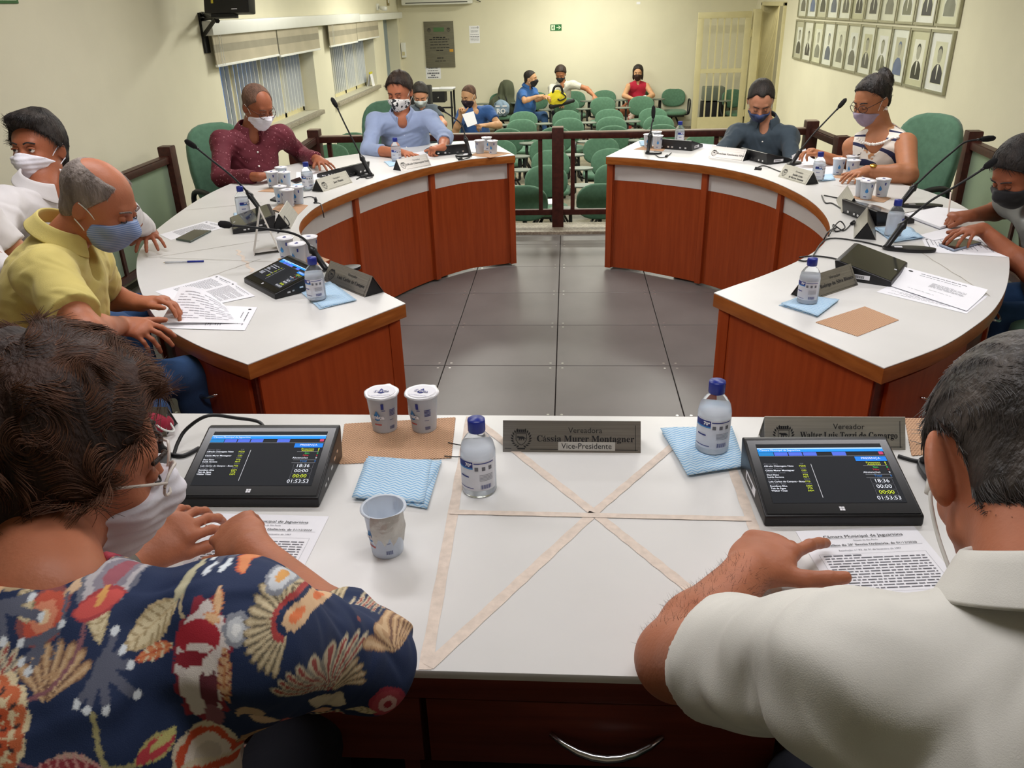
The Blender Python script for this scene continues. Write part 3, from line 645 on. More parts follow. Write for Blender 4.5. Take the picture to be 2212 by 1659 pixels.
rail_run('glazed_railing', 'dark wooden railing with glass panels along the left wall', (-2.93, 3.3), (-2.97, 6.02), [(2.70, .06)], [.9, 1.75], cap=False, glass=[(.05, .88), (.92, 1.73), (1.77, 2.65)])
rail_run('glazed_railing', 'dark wooden railing with glass panels along the right wall', (2.62, 3.4), (2.85, 6.1), [(2.69, .06)], [.9, 1.75], cap=False, glass=[(.05, .88), (.92, 1.73), (1.77, 2.65)])
# ------------------------------------------------------------------ curved council tables
TZ = .80
def world_line(px, z=TZ, n=6): return [(p[0], p[1]) for p in smooth_line([PZ(x, y, z)[:2] for x, y in px], n)]
def offset(line, d):
    P = [Vector(p) for p in line]; out = []
    for i, p in enumerate(P):
        t = (P[min(i+1, len(P)-1)]-P[max(i-1, 0)]).normalized(); out.append((p.x-t.y*d, p.y+t.x*d))
    return out
def at_len(line, s):
    P = [Vector(p) for p in line]; acc = 0
    for a, b in zip(P, P[1:]):
        l = (b-a).length
        if acc+l >= s: return a+(b-a)*((s-acc)/l), (b-a).normalized()
        acc += l
    return P[-1], (P[-1]-P[-2]).normalized()
def total(line): return sum((Vector(b)-Vector(a)).length for a, b in zip(line, line[1:]))
def sub_line(line, s0, s1, n=14): return [tuple(at_len(line, s0+(s1-s0)*k/n)[0]) for k in range(n+1)]
def nearest_len(line, p):
    best = (9, 0); L = total(line)
    for k in range(401):
        q, _ = at_len(line, L*k/400); d = (q-Vector(p)).length
        if d < best[0]: best = (d, L*k/400)
    return best[1]
def handle(parent, c, t, nrmv, w=.13, z=0):
    c = Vector(c); t = Vector((t[0], t[1], 0)); n = Vector((nrmv[0], nrmv[1], 0)); pts = []
    for k in range(9):
        a = (k/8-.5)*2; pts.append(c+t*(a*w/2)+n*(.004+.026*(1-a*a))+Vector((0, 0, -.018*(1-a*a))))
    return MB().tube(pts, [.0035+.003*(1-((k/8-.5)*2)**2) for k in range(9)], 8).build('handle', MATS['chrome'], parent, smooth=True)
def council_table(label, inner, outer, side, joints, drawers):
    """inner/outer run from the far end to the near end; side = +1 when the outside lies to the left of travel"""
    t = empty('curved_council_table', (0, 0, 0), 0, label, 'table')
    poly = list(inner)+list(outer)[::-1]
    if side > 0: poly = poly[::-1]
    MB().prism(poly, TZ-.052, TZ-.004).build('edge_band', MATS['orange_edge_band'], t, bevel=.002); 
    MB().prism(poly, TZ-.004, TZ).build('tabletop', MATS['white_laminate'], t, bevel=.001, seg=1)
    ins = offset(inner, .05*side); L = total(ins); js = [.02]+[nearest_len(ins, p) for p in joints]+[L-.02]
    for a, b in zip(js, js[1:]):
        ln = sub_line(ins, a+.021, b-.021); MB().wall(ln, TZ-.165, TZ-.054, .016, side).build('white_panel', MATS['white_laminate'], t)
        MB().wall(offset(ln, .002*side), .015, TZ-.165, .018, side).build('wood_panel', MATS['cherry_wood'], t)
    for j in js:
        p, d = at_len(ins, j); MB().box((p.x, p.y, TZ/2-.02), (.042, .045, TZ-.07), math.atan2(d.y, d.x)).build('pilaster', MATS['cherry_wood'], t, bevel=.002)
    for q, nm in ((0, 'end_panel'), (-1, 'end_panel')):
        a = Vector(inner[q]); b = Vector(outer[q]); e = (b-a); dd = e.normalized(); nn = Vector((-dd.y, dd.x)); c = (a+b)/2; m_ = (Vector(inner[len(inner)//2])-c); nn = nn if nn.dot(m_) > 0 else -nn
        c = c+nn*.035; MB().box((c.x, c.y, TZ/2-.02), (e.length-.09, .028, TZ-.07), math.atan2(dd.y, dd.x)).build(nm, MATS['cherry_wood'], t, bevel=.002)
    ou = offset(outer, -.035*side); LO = total(ou); MB().wall(sub_line(ou, .03, LO-.03, 60), TZ-.30, TZ-.052, .02, -side).build('apron', MATS['cherry_wood_dark'], t)
    for s0, s1 in drawers:
        ln = sub_line(ou, s0, s1, 8); ln = offset(ln, .012*side); dr = MB().wall(ln, TZ-.285, TZ-.075, .018, -side).build('drawer', MATS['cherry_wood'], t, bevel=.002)
        p, d = at_len(ln, total(ln)/2); handle(dr, (p.x, p.y, TZ-.17), d, Vector((-d.y, d.x))*side)
    k = 0
    for fr in (.14, .38, .62, .86):   # supporting slabs under the top
        a, d = at_len(ins, L*fr); q, _ = at_len(ou, LO*fr); m_ = (a+q)/2; e = q-a; MB().box((m_.x, m_.y, (TZ-.06)/2), (e.length*.8, .02, TZ-.06), math.atan2(e.y, e.x)).build('support_panel', MATS['cherry_wood_dark'], t)
    return t
IL = world_line([(1113, 335), (1055, 340), (1000, 346), (900, 367), (800, 398), (700, 438), (660, 466), (646, 490), (655, 515), (690, 555), (740, 588), (800, 616), (876, 655)])
OL = world_line([(1057, 303), (975, 306), (880, 316), (780, 331), (690, 344), (600, 362), (510, 392), (430, 430), (345, 490), (308, 530), (295, 565), (301, 620), (340, 690), (420, 742), (535, 787)])
IR = world_line([(1309, 338), (1365, 341), (1420, 346), (1540, 360), (1640, 382), (1720, 415), (1770, 450), (1793, 490), (1775, 530), (1720, 565), (1640, 598), (1590, 615), (1542, 632)])
OR = world_line([(1383, 302), (1460, 309), (1560, 320), (1680, 337), (1780, 355), (1900, 385), (2000, 412), (2080, 445), (2150, 500), (2178, 545), (2177, 610), (2150, 665), (2100, 708), (2030, 750), (1910, 795)])
council_table('curved council table on the left, white top over cherry wood panels', IL, OL, -1, [PZ(912, 372, .745)[:2], PZ(752, 425, .745)[:2], PZ(652, 520, .745)[:2]],
              [(total(OL)-.62, total(OL)-.14), (total(OL)-1.5, total(OL)-.95), (1.0, 1.5), (2.2, 2.7)])
council_table('curved council table on the right, white top over cherry wood panels', IR, OR, 1, [PZ(1522, 375, .745)[:2], PZ(1688, 415, .745)[:2], PZ(1785, 520, .745)[:2]],
              [(total(OR)-.62, total(OR)-.14), (total(OR)-1.5, total(OR)-.95), (1.0, 1.5), (2.2, 2.7)])
# ------------------------------------------------------------------ front desk on its platform
DZ = .90
fd = empty('front_desk', (0, 1.24, .1), 0, 'long straight front desk, white top with dark red wood drawers', 'desk')
MB().bx(-1.7, 1.6, -.389, .395, .785, .80).build('tabletop', MATS['white_laminate'], fd, bevel=.002)
MB().bx(-1.68, 1.58, -.378, -.358, .735, .785).build('front_rail', MATS['cherry_wood_dark'], fd, bevel=.002)
MB().bx(-1.7, 1.6, .365, .385, .0, .785).build('modesty_panel', MATS['cherry_wood'], fd)
for x_ in (-1.69, -.80, -.24, .335, .9, 1.58): MB().bx(x_-.012, x_+.012, -.355, .36, 0, .785).build('divider', MATS['cherry_wood_dark'], fd)
for a, b in ((-1.35, -.79), (-.775, -.215), (-.205, .305), (.315, .87), (.88, 1.4)):
    dr = MB().bx(a, b, -.374, -.356, .602, .730).build('drawer', MATS['cherry_wood_dark'], fd, bevel=.002); handle(dr, ((a+b)/2+.01, -.374, .672), (1, 0), (0, -1), .165)
# masking tape residue on the front desk
def strip(a, b, w0, label, z=DZ+.0006):
    A = PZ(*a, DZ); B_ = PZ(*b, DZ); d = nrm(B_-A); n = V3(-d[1], d[0], 0); mb = MB(); N = 24; q = []
    for k in range(N+1):
        p = A+(B_-A)*k/N; j = 1+.06*math.sin(k*1.7)+random.uniform(-.03, .03); q.append((p+n*w0/2*j, p-n*w0/2*j))
    V = [(*u[:2], z) for u, _ in q]+[(*v[:2], z) for _, v in q]; mb.add(V, [(k, k+1, N+2+k, N+1+k) for k in range(N)])
    return tag(mb.build('tape_strip', MATS['tape_residue']), label, 'tape')
strip((1016, 900), (918, 1447), .019, 'beige tape strip running along the left side of the taped cross'); strip((1022, 903), (1285, 1110), .018, 'beige tape strip from the centre to the upper left', DZ+.0009)
strip((1285, 1110), (1500, 1282), .019, 'beige tape strip from the centre to the lower right', DZ+.0009); strip((925, 1440), (1283, 1108), .019, 'beige tape strip from the centre to the lower left', DZ+.0009)
strip((1283, 1108), (1455, 962), .017, 'beige tape strip from the centre to the upper right', DZ+.0012); strip((972, 1107), (1622, 1122), .014, 'beige horizontal tape strip across the taped cross', DZ+.0015)
def mark(a, b, w0, m, label):
    A = PZ(*a, TZ); B_ = PZ(*b, TZ); d = nrm(B_-A); n = V3(-d[1], d[0], 0)*w0/2; mb = MB(); P = [A+(B_-A)*k/10+n*1.2*math.sin(k*2.3) for k in range(11)]
    mb.add([(p[0]+n[0], p[1]+n[1], TZ+.0005) for p in P]+[(p[0]-n[0], p[1]-n[1], TZ+.0005) for p in P], [(k, k+1, 12+k, 11+k) for k in range(10)]); return tag(mb.build('surface_mark', m), label, 'mark')
vm = mat('grey_vein', 'B3ADA2', .5, noise=.3, nscale=30)
mark((402, 454), (566, 438), .004, vm, 'thin grey line across the left table beside the gel bottle'); mark((336, 556), (560, 520), .004, vm, 'thin grey line across the left table above the pen'); mark((345, 557), (600, 566), .003, vm, 'thin grey line across the left table passing the pen tip')
mark((450, 598), (562, 560), .004, vm, 'thin grey line between the printed sheets and the tent card'); mark((1990, 546), (2140, 640), .004, vm, 'thin grey line across the right table by the printed sheets'); mark((1800, 400), (1870, 412), .003, vm, 'thin grey line behind the cups of the right table'); mark((512, 540), (546, 588), .014, MATS['tape_residue'], 'short beige tape residue above the near left tablet')
strip((1572, 985), (1700, 1340), .019, 'beige tape strip running along the right side of the taped cross')
cl_ = bpy.data.lights.new('corridor_light', 'AREA'); cl_.size = .6; cl_.energy = 22; cl_.color = (1, .95, .75); o = bpy.data.objects.new('corridor_light', cl_); COL.objects.link(o); o.location = (XR+.9, 14.9, CEIL-.05)
# ------------------------------------------------------------------ THINGS ON THE TABLES
def patch(mb, r_of, th0, th1, z0, z1, n=6, off=.0005, m=1):
    """rectangle wrapped on a round wall; r_of(z) gives the radius"""
    V = []
    for j in range(m+1):
        z = z0+(z1-z0)*j/m; r = r_of(z)+off
        for i in range(n+1): a = th0+(th1-th0)*i/n; V.append((r*math.sin(a), -r*math.cos(a), z))
    mb.add(V, [(j*(n+1)+i, j*(n+1)+i+1, (j+1)*(n+1)+i+1, (j+1)*(n+1)+i) for j in range(m) for i in range(n)])
def wrap_poly(mb, r_of, pts, th0, z0, off=.0008):
    V = []
    for x, z in pts: r = r_of(z0+z)+off; a = th0+x/r; V.append((r*math.sin(a), -r*math.cos(a), z0+z))
    mb.add(V, [tuple(range(len(V)))])
def wrap_text(body, size, m, parent, r_of, th0, z0, off=.001, rot=0, bold=0, serif=False, name='lettering'):
    o = text(body, size, m, parent, (0, 0, 0), Matrix.Identity(3), name=name, bold=bold, serif=serif); me = o.data
    for v in me.vertices:
        x, y = v.co.x, v.co.y; x, y = x*math.cos(rot)-y*math.sin(rot), x*math.sin(rot)+y*math.cos(rot); r = r_of(z0+y)+off; a = th0+x/r; v.co = (r*math.sin(a), -r*math.cos(a), z0+y)
    me.update(); return o
drop = [(0, .011), (.0025, .006), (.0052, .0015), (.0062, -.003), (.0045, -.0075), (0, -.0095), (-.0045, -.0075), (-.0062, -.003), (-.0052, .0015), (-.0025, .006)]
CH, CR1, CR0 = .090, .0355, .0265
cr = lambda z: CR0+(CR1-CR0)*z/CH
def cup_prints(root):
    b = MB()
    for th in (.55, 3.69):
        wrap_poly(b, cr, [(x*1.25, z*1.25) for x, z in drop], th-.95, .045)
    b.build('blue_drop', MATS['cyan_print'], root)['kind'] = 'stuff'
    n = MB()
    for th in (0, math.pi):
        patch(n, cr, th-.05, th+.13, .062, .076, 2)
        for k in range(5): patch(n, cr, th+.50, th+.95, .058-.0035*k, .0595-.0035*k, 3)
        for k in range(12): patch(n, cr, th+.5+.035*k, th+.5+.035*k+(.02 if k % 3 else .012), .010, .018, 1)
        patch(n, cr, th+.5, th+.8, .033, .034, 2); patch(n, cr, th-.02, th+.22, .058, .0595, 2)
    n.build('printed_blocks', MATS['navy_print'], root)['kind'] = 'stuff'
    rp = MB()
    for th in (-.40, 2.74): patch(rp, cr, th-.28, th+.28, .022, .0255, 3)
    rp.build('red_line', MATS['red_print'], root)['kind'] = 'stuff'
    wrap_text('única', .014, MATS['white_paper'], root, cr, -.35, .043, bold=.0006, off=.0014); 
def make_cup(sealed=True, detail=True):
    c = empty('water_cup', (0, 0, 0))
    o = MB().lathe([(1e-4, .002), (CR0-.0012, .002), (CR0+.0002, .004), (CR1-.0012, CH-.001)], 28, cap=False).lathe([(1e-4, 0), (CR0, 0), (CR0+.0006, .003), (CR1-.0015, CH-.006), (CR1+.0012, CH-.004), (CR1+.0018, CH-.001), (CR1, CH), (CR1-.0012, CH-.001)], 28, cap=False)
    o.build('cup_wall', MATS['frosted_cup'], c, smooth=True)
    if sealed:
        MB().lathe([(1e-4, .004), (CR0-.002, .004), (CR1-.004, CH-.008), (1e-4, CH-.008)], 20, cap=False).build('water', mat('milky_water', 'D9E4F0', .2, trans=.5, ior=1.2, noise=.01), c, smooth=True)
        l = MB(); R_ = [(CR1+.0022+.0006*math.sin(7*a)+(.005*max(0, 1-abs(a-1.2)/.25))) for a in np.linspace(0, 2*math.pi, 49)[:-1]]
        V = [(r*math.cos(a), r*math.sin(a), CH+.0004) for r, a in zip(R_, np.linspace(0, 2*math.pi, 49)[:-1])]; V2 = [(v[0]*1.005, v[1]*1.005, CH-.0035) for v in V]; V0 = [(v[0]*.93, v[1]*.93, CH+.0008) for v in V]
        n = 48; l.add(V+V2+V0+[(0, 0, CH+.0002)], [(i, (i+1) % n, n+(i+1) % n, n+i) for i in range(n)]+[(i, 2*n+i, 2*n+(i+1) % n, (i+1) % n) for i in range(n)]+[(2*n+i, 3*n, 2*n+(i+1) % n) for i in range(n)])
        lo = l.build('foil_lid', MATS['foil_lid'], c, smooth=True); lo.data.materials.append(MATS['white_paper'])
        MB().lathe([(.031, 0), (1e-5, 0)], 24, (0, 0, CH+.0013), cap=False).build('lid_paper', MATS['white_paper'], lo)
        d = MB(); d.add([(x*1.25, z*1.25, CH+.0019) for x, z in drop], [tuple(range(len(drop)))]); d.build('lid_drop', MATS['navy_print'], lo)
        if detail:
            text('única', .015, MATS['navy_print'], lo, (0, -.001, CH+.0026), Matrix.Identity(3), bold=.0009); text('única', .015, MATS['white_paper'], lo, (0, -.001, CH+.0028), Matrix.Identity(3), bold=.0001)
            text('ÁGUA MINERAL NATURAL', .0034, MATS['navy_print'], lo, (0, -.021, CH+.0019), Matrix.Identity(3))
    if detail: cup_prints(c)
    else:
        b = MB()
        for th in (-.45, 2.7): wrap_poly(b, cr, [(x*1.25, z*1.25) for x, z in drop], th, .045)
        b.build('blue_drop', MATS['cyan_print'], c)['kind'] = 'stuff'; n = MB()
        for th in (0, math.pi): patch(n, cr, th+.15, th+.33, .062, .076, 2); patch(n, cr, th-.9, th-.4, .012, .016, 2)
        n.build('printed_blocks', MATS['navy_print'], c)['kind'] = 'stuff'
    return c
cup0 = make_cup(); GC = 'sealed cups of water on the tables'
def set_cup(proto, p, rz, label, group=GC, first=False):
    c = proto if first else copy_tree(proto); c.location = (p[0], p[1], p[2]); c.rotation_euler = (0, 0, rz); tag(c, label, 'cup', group); return c
set_cup(cup0, PZ(832, 925, DZ+.001), .15, 'sealed water cup on tan mesh mat, the left of the front pair', first=True)
set_cup(cup0, PZ(917, 925, DZ+.001), 2.9-math.pi, 'sealed water cup on tan mesh mat, the right of the front pair')
cup1 = make_cup(detail=False); f1 = True
for x, y, rz, lb in ((621, 558, .2, 'back left one of three water cups on the mat nearest the near left tablet'), (672, 556, 1.2, 'back right one of three water cups on the mat nearest the near left tablet'), (647, 572, .1, 'front one of three water cups on the mat nearest the near left tablet'),
                     (609, 438, .4, 'left one of three water cups behind the dark sideways name plate'), (625, 446, 2.2, 'front one of three water cups behind the dark sideways name plate'), (645, 439, .3, 'right one of three water cups behind the dark sideways name plate'),
                     (591, 404, .3, 'front left water cup beside the man in burgundy'), (618, 405, .1, 'front right water cup beside the man in burgundy'), (611, 393, 1.0, 'back water cup beside the man in burgundy'),
                     (1037, 331, 2.4, 'left one of three water cups at the far end of the left table'), (1052, 324, .8, 'back one of three water cups at the far end of the left table'), (1065, 332, .1, 'right one of three water cups at the far end of the left table'),
                     (1400, 318, .2, 'left one of three water cups at the far end of the right table'), (1420, 321, .4, 'right one of three water cups at the far end of the right table'), (1417, 312, 1.4, 'back one of three water cups at the far end of the right table'),
                     (1809, 376, .3, 'left water cup in front of the woman with the necklace'), (1840, 380, 2.5, 'front right water cup in front of the woman with the necklace'), (1838, 370, .9, 'back right water cup in front of the woman with the necklace'),
                     (1859, 424, .5, 'back left one of three water cups behind the tangled cables'), (1870, 429, .1, 'front one of three water cups behind the tangled cables'), (1903, 424, -.2, 'right one of three water cups behind the tangled cables')):
    set_cup(cup1, PZ(x, y, TZ+.002), rz, lb, first=f1); f1 = False
# opened cup with its torn foil hanging down the front
oc = make_cup(sealed=False); set_cup(oc, PZ(838, 1188, DZ), -.35, 'opened empty water cup with torn foil hanging over its front', group=None, first=True)
MB().lathe([(CR1-.001, CH-.0005), (CR1+.0035, CH-.0005), (CR1+.0038, CH-.002), (CR1-.001, CH-.002)], 28, cap=False).build('rim', MATS['frosted_cup'], oc, smooth=True)
tf = MB(); nn = 12; mm = 8; V = []
for j in range(mm+1):
    for i in range(nn+1):
        a = .75+(i/nn-.5)*1.5; z = CH+.002-j/mm*(.052+.008*math.sin(i*1.9)+.006*math.sin(i*3.1)-.012*abs(i/nn-.5)); r = CR1+.004+.004*math.sin(j*.9+i*.7)*.3+.004*math.sin(j/mm*math.pi); V.append((r*math.sin(a), -r*math.cos(a), z))
tf.add(V, [(j*(nn+1)+i, j*(nn+1)+i+1, (j+1)*(nn+1)+i+1, (j+1)*(nn+1)+i) for j in range(mm) for i in range(nn)]); tf.build('torn_foil', mat('crumpled_foil', 'C9C8C4', .38, metal=.55, noise=.1, bump=.3, bscale=90), oc, smooth=True)
# bottles of sanitising gel
BP = [(.0315, 0), (.0335, .004), (.0338, .05), (.0335, .088), (.030, .104), (.022, .117), (.0155, .124), (.0135, .128), (.0135, .134)]
br = lambda z: float(np.interp(z, [p[1] for p in BP], [p[0] for p in BP]))
def make_bottle(detail=True):
    b = empty('gel_bottle', (0, 0, 0))
    MB().lathe([(1e-4, .0)]+BP, 32, cap=False).build('bottle_wall', MATS['clear_plastic'], b, smooth=True)
    MB().lathe([(1e-4, .002)]+[(r-.0018, max(z, .002)) for r, z in BP[:4]]+[(.031, .095), (1e-4, .095)], 24, cap=False).build('gel', mat('clear_gel', 'F2F6FC', .15, trans=.55, ior=1.1, noise=.02), b, smooth=True)
    MB().lathe([(.0155, .128), (.0165, .130), (.0165, .150), (.0160, .153), (1e-4, .1535)], 28, cap=False).build('bottle_cap', MATS['blue_cap'], b, smooth=True)
    l = MB(); patch(l, br, -1.35, 1.15, .016, .080, 20); lo = l.build('bottle_label', MATS['bottle_label'], b, smooth=True)
    q = MB(); patch(q, br, -1.30, -.25, .066, .0785, 8, .001); patch(q, br, -1.25, -.25, .021, .0225, 6, .001); patch(q, br, -.2, 1.0, .0745, .0765, 8, .001); patch(q, br, -1.1, -.5, .044, .047, 6, .001)
    for k in range(14): patch(q, br, .15+.045*k, .15+.045*k+(.028 if k % 3 else .012), .020, .029, 1, .001)
    q.build('label_navy', MATS['navy_print'], lo)['kind'] = 'stuff'; q = MB(); patch(q, br, -1.30, -.25, .063, .066, 8, .001); q.build('label_cyan', MATS['cyan_print'], lo)
    if detail:
        wrap_text('70º', .010, MATS['white_paper'], lo, br, -.5, .072, off=.0016, bold=.0004); q = MB()
        for k in range(5): patch(q, br, .1, .9, .050-.003*k, .0508-.003*k, 5, .001)
        for k in range(3): patch(q, br, -.15+k*.4, .05+k*.4, .060, .068, 2, .001)
        q.build('label_grey', MATS['grey_ink'], lo)
    return b
bt0 = make_bottle(); GB = 'clear gel bottles with blue caps'
first = True
for x, y, z, rz, lb in ((1036, 1056, DZ, .05, 'clear gel bottle with blue cap standing on the taped desk'), (1537, 968, DZ+.008, -.1, 'clear gel bottle with blue cap on the front blue cloth'),
                        (685, 645, TZ+.008, .1, 'clear gel bottle on blue cloth before the angled near left name plate'), (1743, 652, TZ+.008, -.4, 'clear gel bottle on blue cloth beside the tan mat'),
                        (528, 468, TZ+.005, 1.3, 'clear gel bottle behind the second tablet of the left table'), (667, 408, TZ+.004, .3, 'clear gel bottle beside the man in burgundy'), (857, 348, TZ+.004, .5, 'clear gel bottle in front of the man in light blue'),
                        (1467, 309, TZ, .8, 'clear gel bottle at the far end of the right table'), (1766, 388, TZ+.004, .4, 'clear gel bottle in front of the woman with the necklace'), (1928, 508, TZ+.006, 1.8, 'clear gel bottle on blue cloth beside the microphone stands')):
    b = bt0 if first else copy_tree(bt0); first = False
    p = PZ(x, y, z+.001); b.location = p; b.rotation_euler = (0, 0, rz); tag(b, lb, 'bottle', GB)
# blue wave-print cloths
def wave_mat(name, ang):
    m = bpy.data.materials.new(name); m.use_nodes = True; nt = m.node_tree; N = nt.nodes; L = nt.links.new; b = N['Principled BSDF']; b.inputs['Roughness'].default_value = .9
    tc = N.new('ShaderNodeTexCoord'); mp = N.new('ShaderNodeMapping'); mp.inputs['Rotation'].default_value = (0, 0, ang); L(tc.outputs['Object'], mp.inputs[0]); sx = N.new('ShaderNodeSeparateXYZ'); L(mp.outputs[0], sx.inputs[0])
    def mth(op, a, v=None, v2=None):
        n = N.new('ShaderNodeMath'); n.operation = op; L(a, n.inputs[0])
        if v is not None: (n.inputs.__getitem__(1).__setattr__('default_value', v) if not hasattr(v, 'links') else L(v, n.inputs[1]))
        return n.outputs[0]
    pp = mth('PINGPONG', mth('MULTIPLY', sx.outputs[0], 90), 1.0); q = mth('ADD', mth('MULTIPLY', sx.outputs[1], 110), mth('MULTIPLY', pp, .9)); fr = mth('FRACT', q)
    r = N.new('ShaderNodeValToRGB'); r.color_ramp.interpolation = 'CONSTANT'; r.color_ramp.elements[0].color = lin('C9DFEF'); r.color_ramp.elements[1].color = lin('86B8DF'); r.color_ramp.elements[1].position = .62; L(fr, r.inputs[0]); L(r.outputs[0], b.inputs['Base Color']); return m
WM = wave_mat('blue_wave_cloth', 0)
def cloth(px, z, label, layers=3, seed=0, th=.0022, noise=.0025):
    R = random.Random(seed); C = [PZ(x, y, z) for x, y in px]; c0 = sum(C)/4; e = empty('folded_cloth', tuple(c0), 0, label, 'cloth', 'blue wave-print cloths')
    for k in range(layers):
        j = [V3(R.uniform(-.012, .012), R.uniform(-.012, .012), 0)*(k > 0) for _ in range(4)]; Cn = [a-c0+b for a, b in zip(C, j)]; n = 10; V = []
        zz = .0012+k*th
        for v in range(n+1):
            for u in range(n+1):
                a, b = u/n, v/n; p = Cn[0]*(1-a)*(1-b)+Cn[1]*a*(1-b)+Cn[2]*a*b+Cn[3]*(1-a)*b
                edge = min(a, b, 1-a, 1-b); V.append((p[0], p[1], zz+noise*mnoise.noise(Vector((p[0]*25+seed, p[1]*25, k)))*(1 if k else 0)*.6+(.0006 if edge > 0 else -.0004)))
        me = bpy.data.meshes.new('cloth_layer'); me.from_pydata(V, [], [(v*(n+1)+u, (v)*(n+1)+u+1, (v+1)*(n+1)+u+1, (v+1)*(n+1)+u) for v in range(n) for u in range(n)]); o = link('cloth_layer', me, WM, e, smooth=True)
        md = o.modifiers.new('s', 'SOLIDIFY'); md.thickness = .0012
    return e
cloth([(800, 996), (946, 997), (918, 1094), (770, 1078)], DZ, 'folded blue wave-print cloth beside the opened cup on the front desk', 4, 1)
cloth([(1430, 936), (1580, 928), (1612, 1008), (1488, 1028)], DZ, 'folded blue wave-print cloth under the right front gel bottle', 4, 2)
cloth([(655, 632), (712, 612), (766, 650), (690, 668)], TZ, 'folded blue wave-print cloth on the near left table end', 3, 3)
cloth([(1682, 660), (1730, 642), (1811, 650), (1765, 685)], TZ, 'folded blue wave-print cloth beside the tan mat on the right table', 4, 4)
cloth([(1890, 494), (1960, 490), (1992, 515), (1925, 524)], TZ, 'crumpled pale blue cloth under the gel bottle by the microphone stands', 4, 5, noise=.012)
cloth([(505, 462), (545, 460), (552, 482), (505, 488)], TZ, 'pale blue cloth under the gel bottle behind the second left tablet', 2, 6)
cloth([(636, 400), (690, 395), (690, 410), (640, 411)], TZ, 'pale blue cloth under the gel bottle near the man in burgundy', 2, 7)
cloth([(829, 350), (870, 345), (872, 356), (845, 360)], TZ, 'pale blue cloth under the gel bottle near the man in light blue', 2, 8)
cloth([(1768, 382), (1798, 377), (1803, 390), (1772, 392)], TZ, 'crumpled pale blue cloth in front of the woman with the necklace', 3, 9, noise=.01)
cloth([(1380, 306), (1400, 304), (1402, 314), (1384, 316)], TZ, 'pale blue cloth beside the cups at the far right table end', 2, 10)
# tan mesh mats
def mesh_mat_material():
    m = bpy.data.materials.new('tan_mesh'); m.use_nodes = True; nt = m.node_tree; N = nt.nodes; L = nt.links.new; b = N['Principled BSDF']; b.inputs['Roughness'].default_value = .85
    tc = N.new('ShaderNodeTexCoord'); br_ = N.new('ShaderNodeTexBrick'); L(tc.outputs['Object'], br_.inputs[0]); br_.inputs['Scale'].default_value = 1
    for k, v in (('Brick Width', .0066), ('Row Height', .0042), ('Mortar Size', .0012), ('Mortar Smooth', .1), ('Bias', 0)): br_.inputs[k].default_value = v
    br_.inputs['Color1'].default_value = lin('8C6242'); br_.inputs['Color2'].default_value = lin('7A5236'); br_.inputs['Mortar'].default_value = lin('CFA684'); L(br_.outputs[0], b.inputs['Base Color'])
    bp = N.new('ShaderNodeBump'); bp.inputs['Strength'].default_value = .5; bp.inputs['Distance'].default_value = .001; L(br_.outputs[1], bp.inputs['Height']); L(bp.outputs[0], b.inputs['Normal']); return m
MM = mesh_mat_material()
def meshmat(px, z, label):
    C = [PZ(x, y, z) for x, y in px]; c0 = sum(C)/4; rz = math.atan2(*(C[1]-C[0])[1::-1]); Rt = np.array(Matrix.Rotation(-rz, 3, 'Z')); C = [Rt@(c-c0) for c in C]; P = []
    for a, b in zip(C, C[1:]+C[:1]):
        L_ = np.linalg.norm(b-a); n = max(4, int(L_/.0066)); t = (b-a)/L_; nn = V3(t[1], -t[0], 0)
        for k in range(n):
            p = a+(b-a)*k/n; P.append((p[0], p[1])); q = a+(b-a)*(k+.5)/n-nn*.0016; P.append((q[0], q[1]))
    o = MB().prism(P, .0005, .0017).build('mesh_mat', MM, loc=tuple(c0)); o.rotation_euler = (0, 0, rz); return tag(o, label, 'mat', 'tan anti-slip mats')
meshmat([(745, 917), (983, 903), (974, 990), (733, 1003)], DZ, 'tan mesh mat under the two sealed cups on the front desk')
meshmat([(1762, 697), (1868, 663), (1941, 692), (1852, 727)], TZ, 'empty tan mesh mat on the near end of the right table')
meshmat([(600, 560), (660, 543), (712, 562), (655, 588)], TZ, 'tan mesh mat under the cups beside the near left tablet'); meshmat([(585, 456), (610, 436), (665, 444), (640, 468)], TZ, 'tan mesh mat under the cups behind the sideways name plate')
meshmat([(557, 414), (600, 402), (650, 406), (600, 416)], TZ, 'tan mesh mat under the cups beside the man in burgundy'); meshmat([(1015, 336), (1040, 325), (1104, 331), (1060, 341)], TZ, 'tan mesh mat at the far end of the left table')
meshmat([(1369, 323), (1395, 315), (1440, 318), (1432, 327)], TZ, 'tan mesh mat at the far end of the right table'); meshmat([(1795, 383), (1815, 376), (1862, 379), (1856, 391)], TZ, 'tan mesh mat in front of the woman with the necklace')
meshmat([(1832, 428), (1860, 420), (1925, 428), (1908, 438)], TZ, 'tan mesh mat under the cups behind the tangled cables'); meshmat([(1955, 905), (2080, 905), (2100, 975), (1970, 985)], DZ, 'tan mesh mat beside the right front name plate, behind the man in white polo')
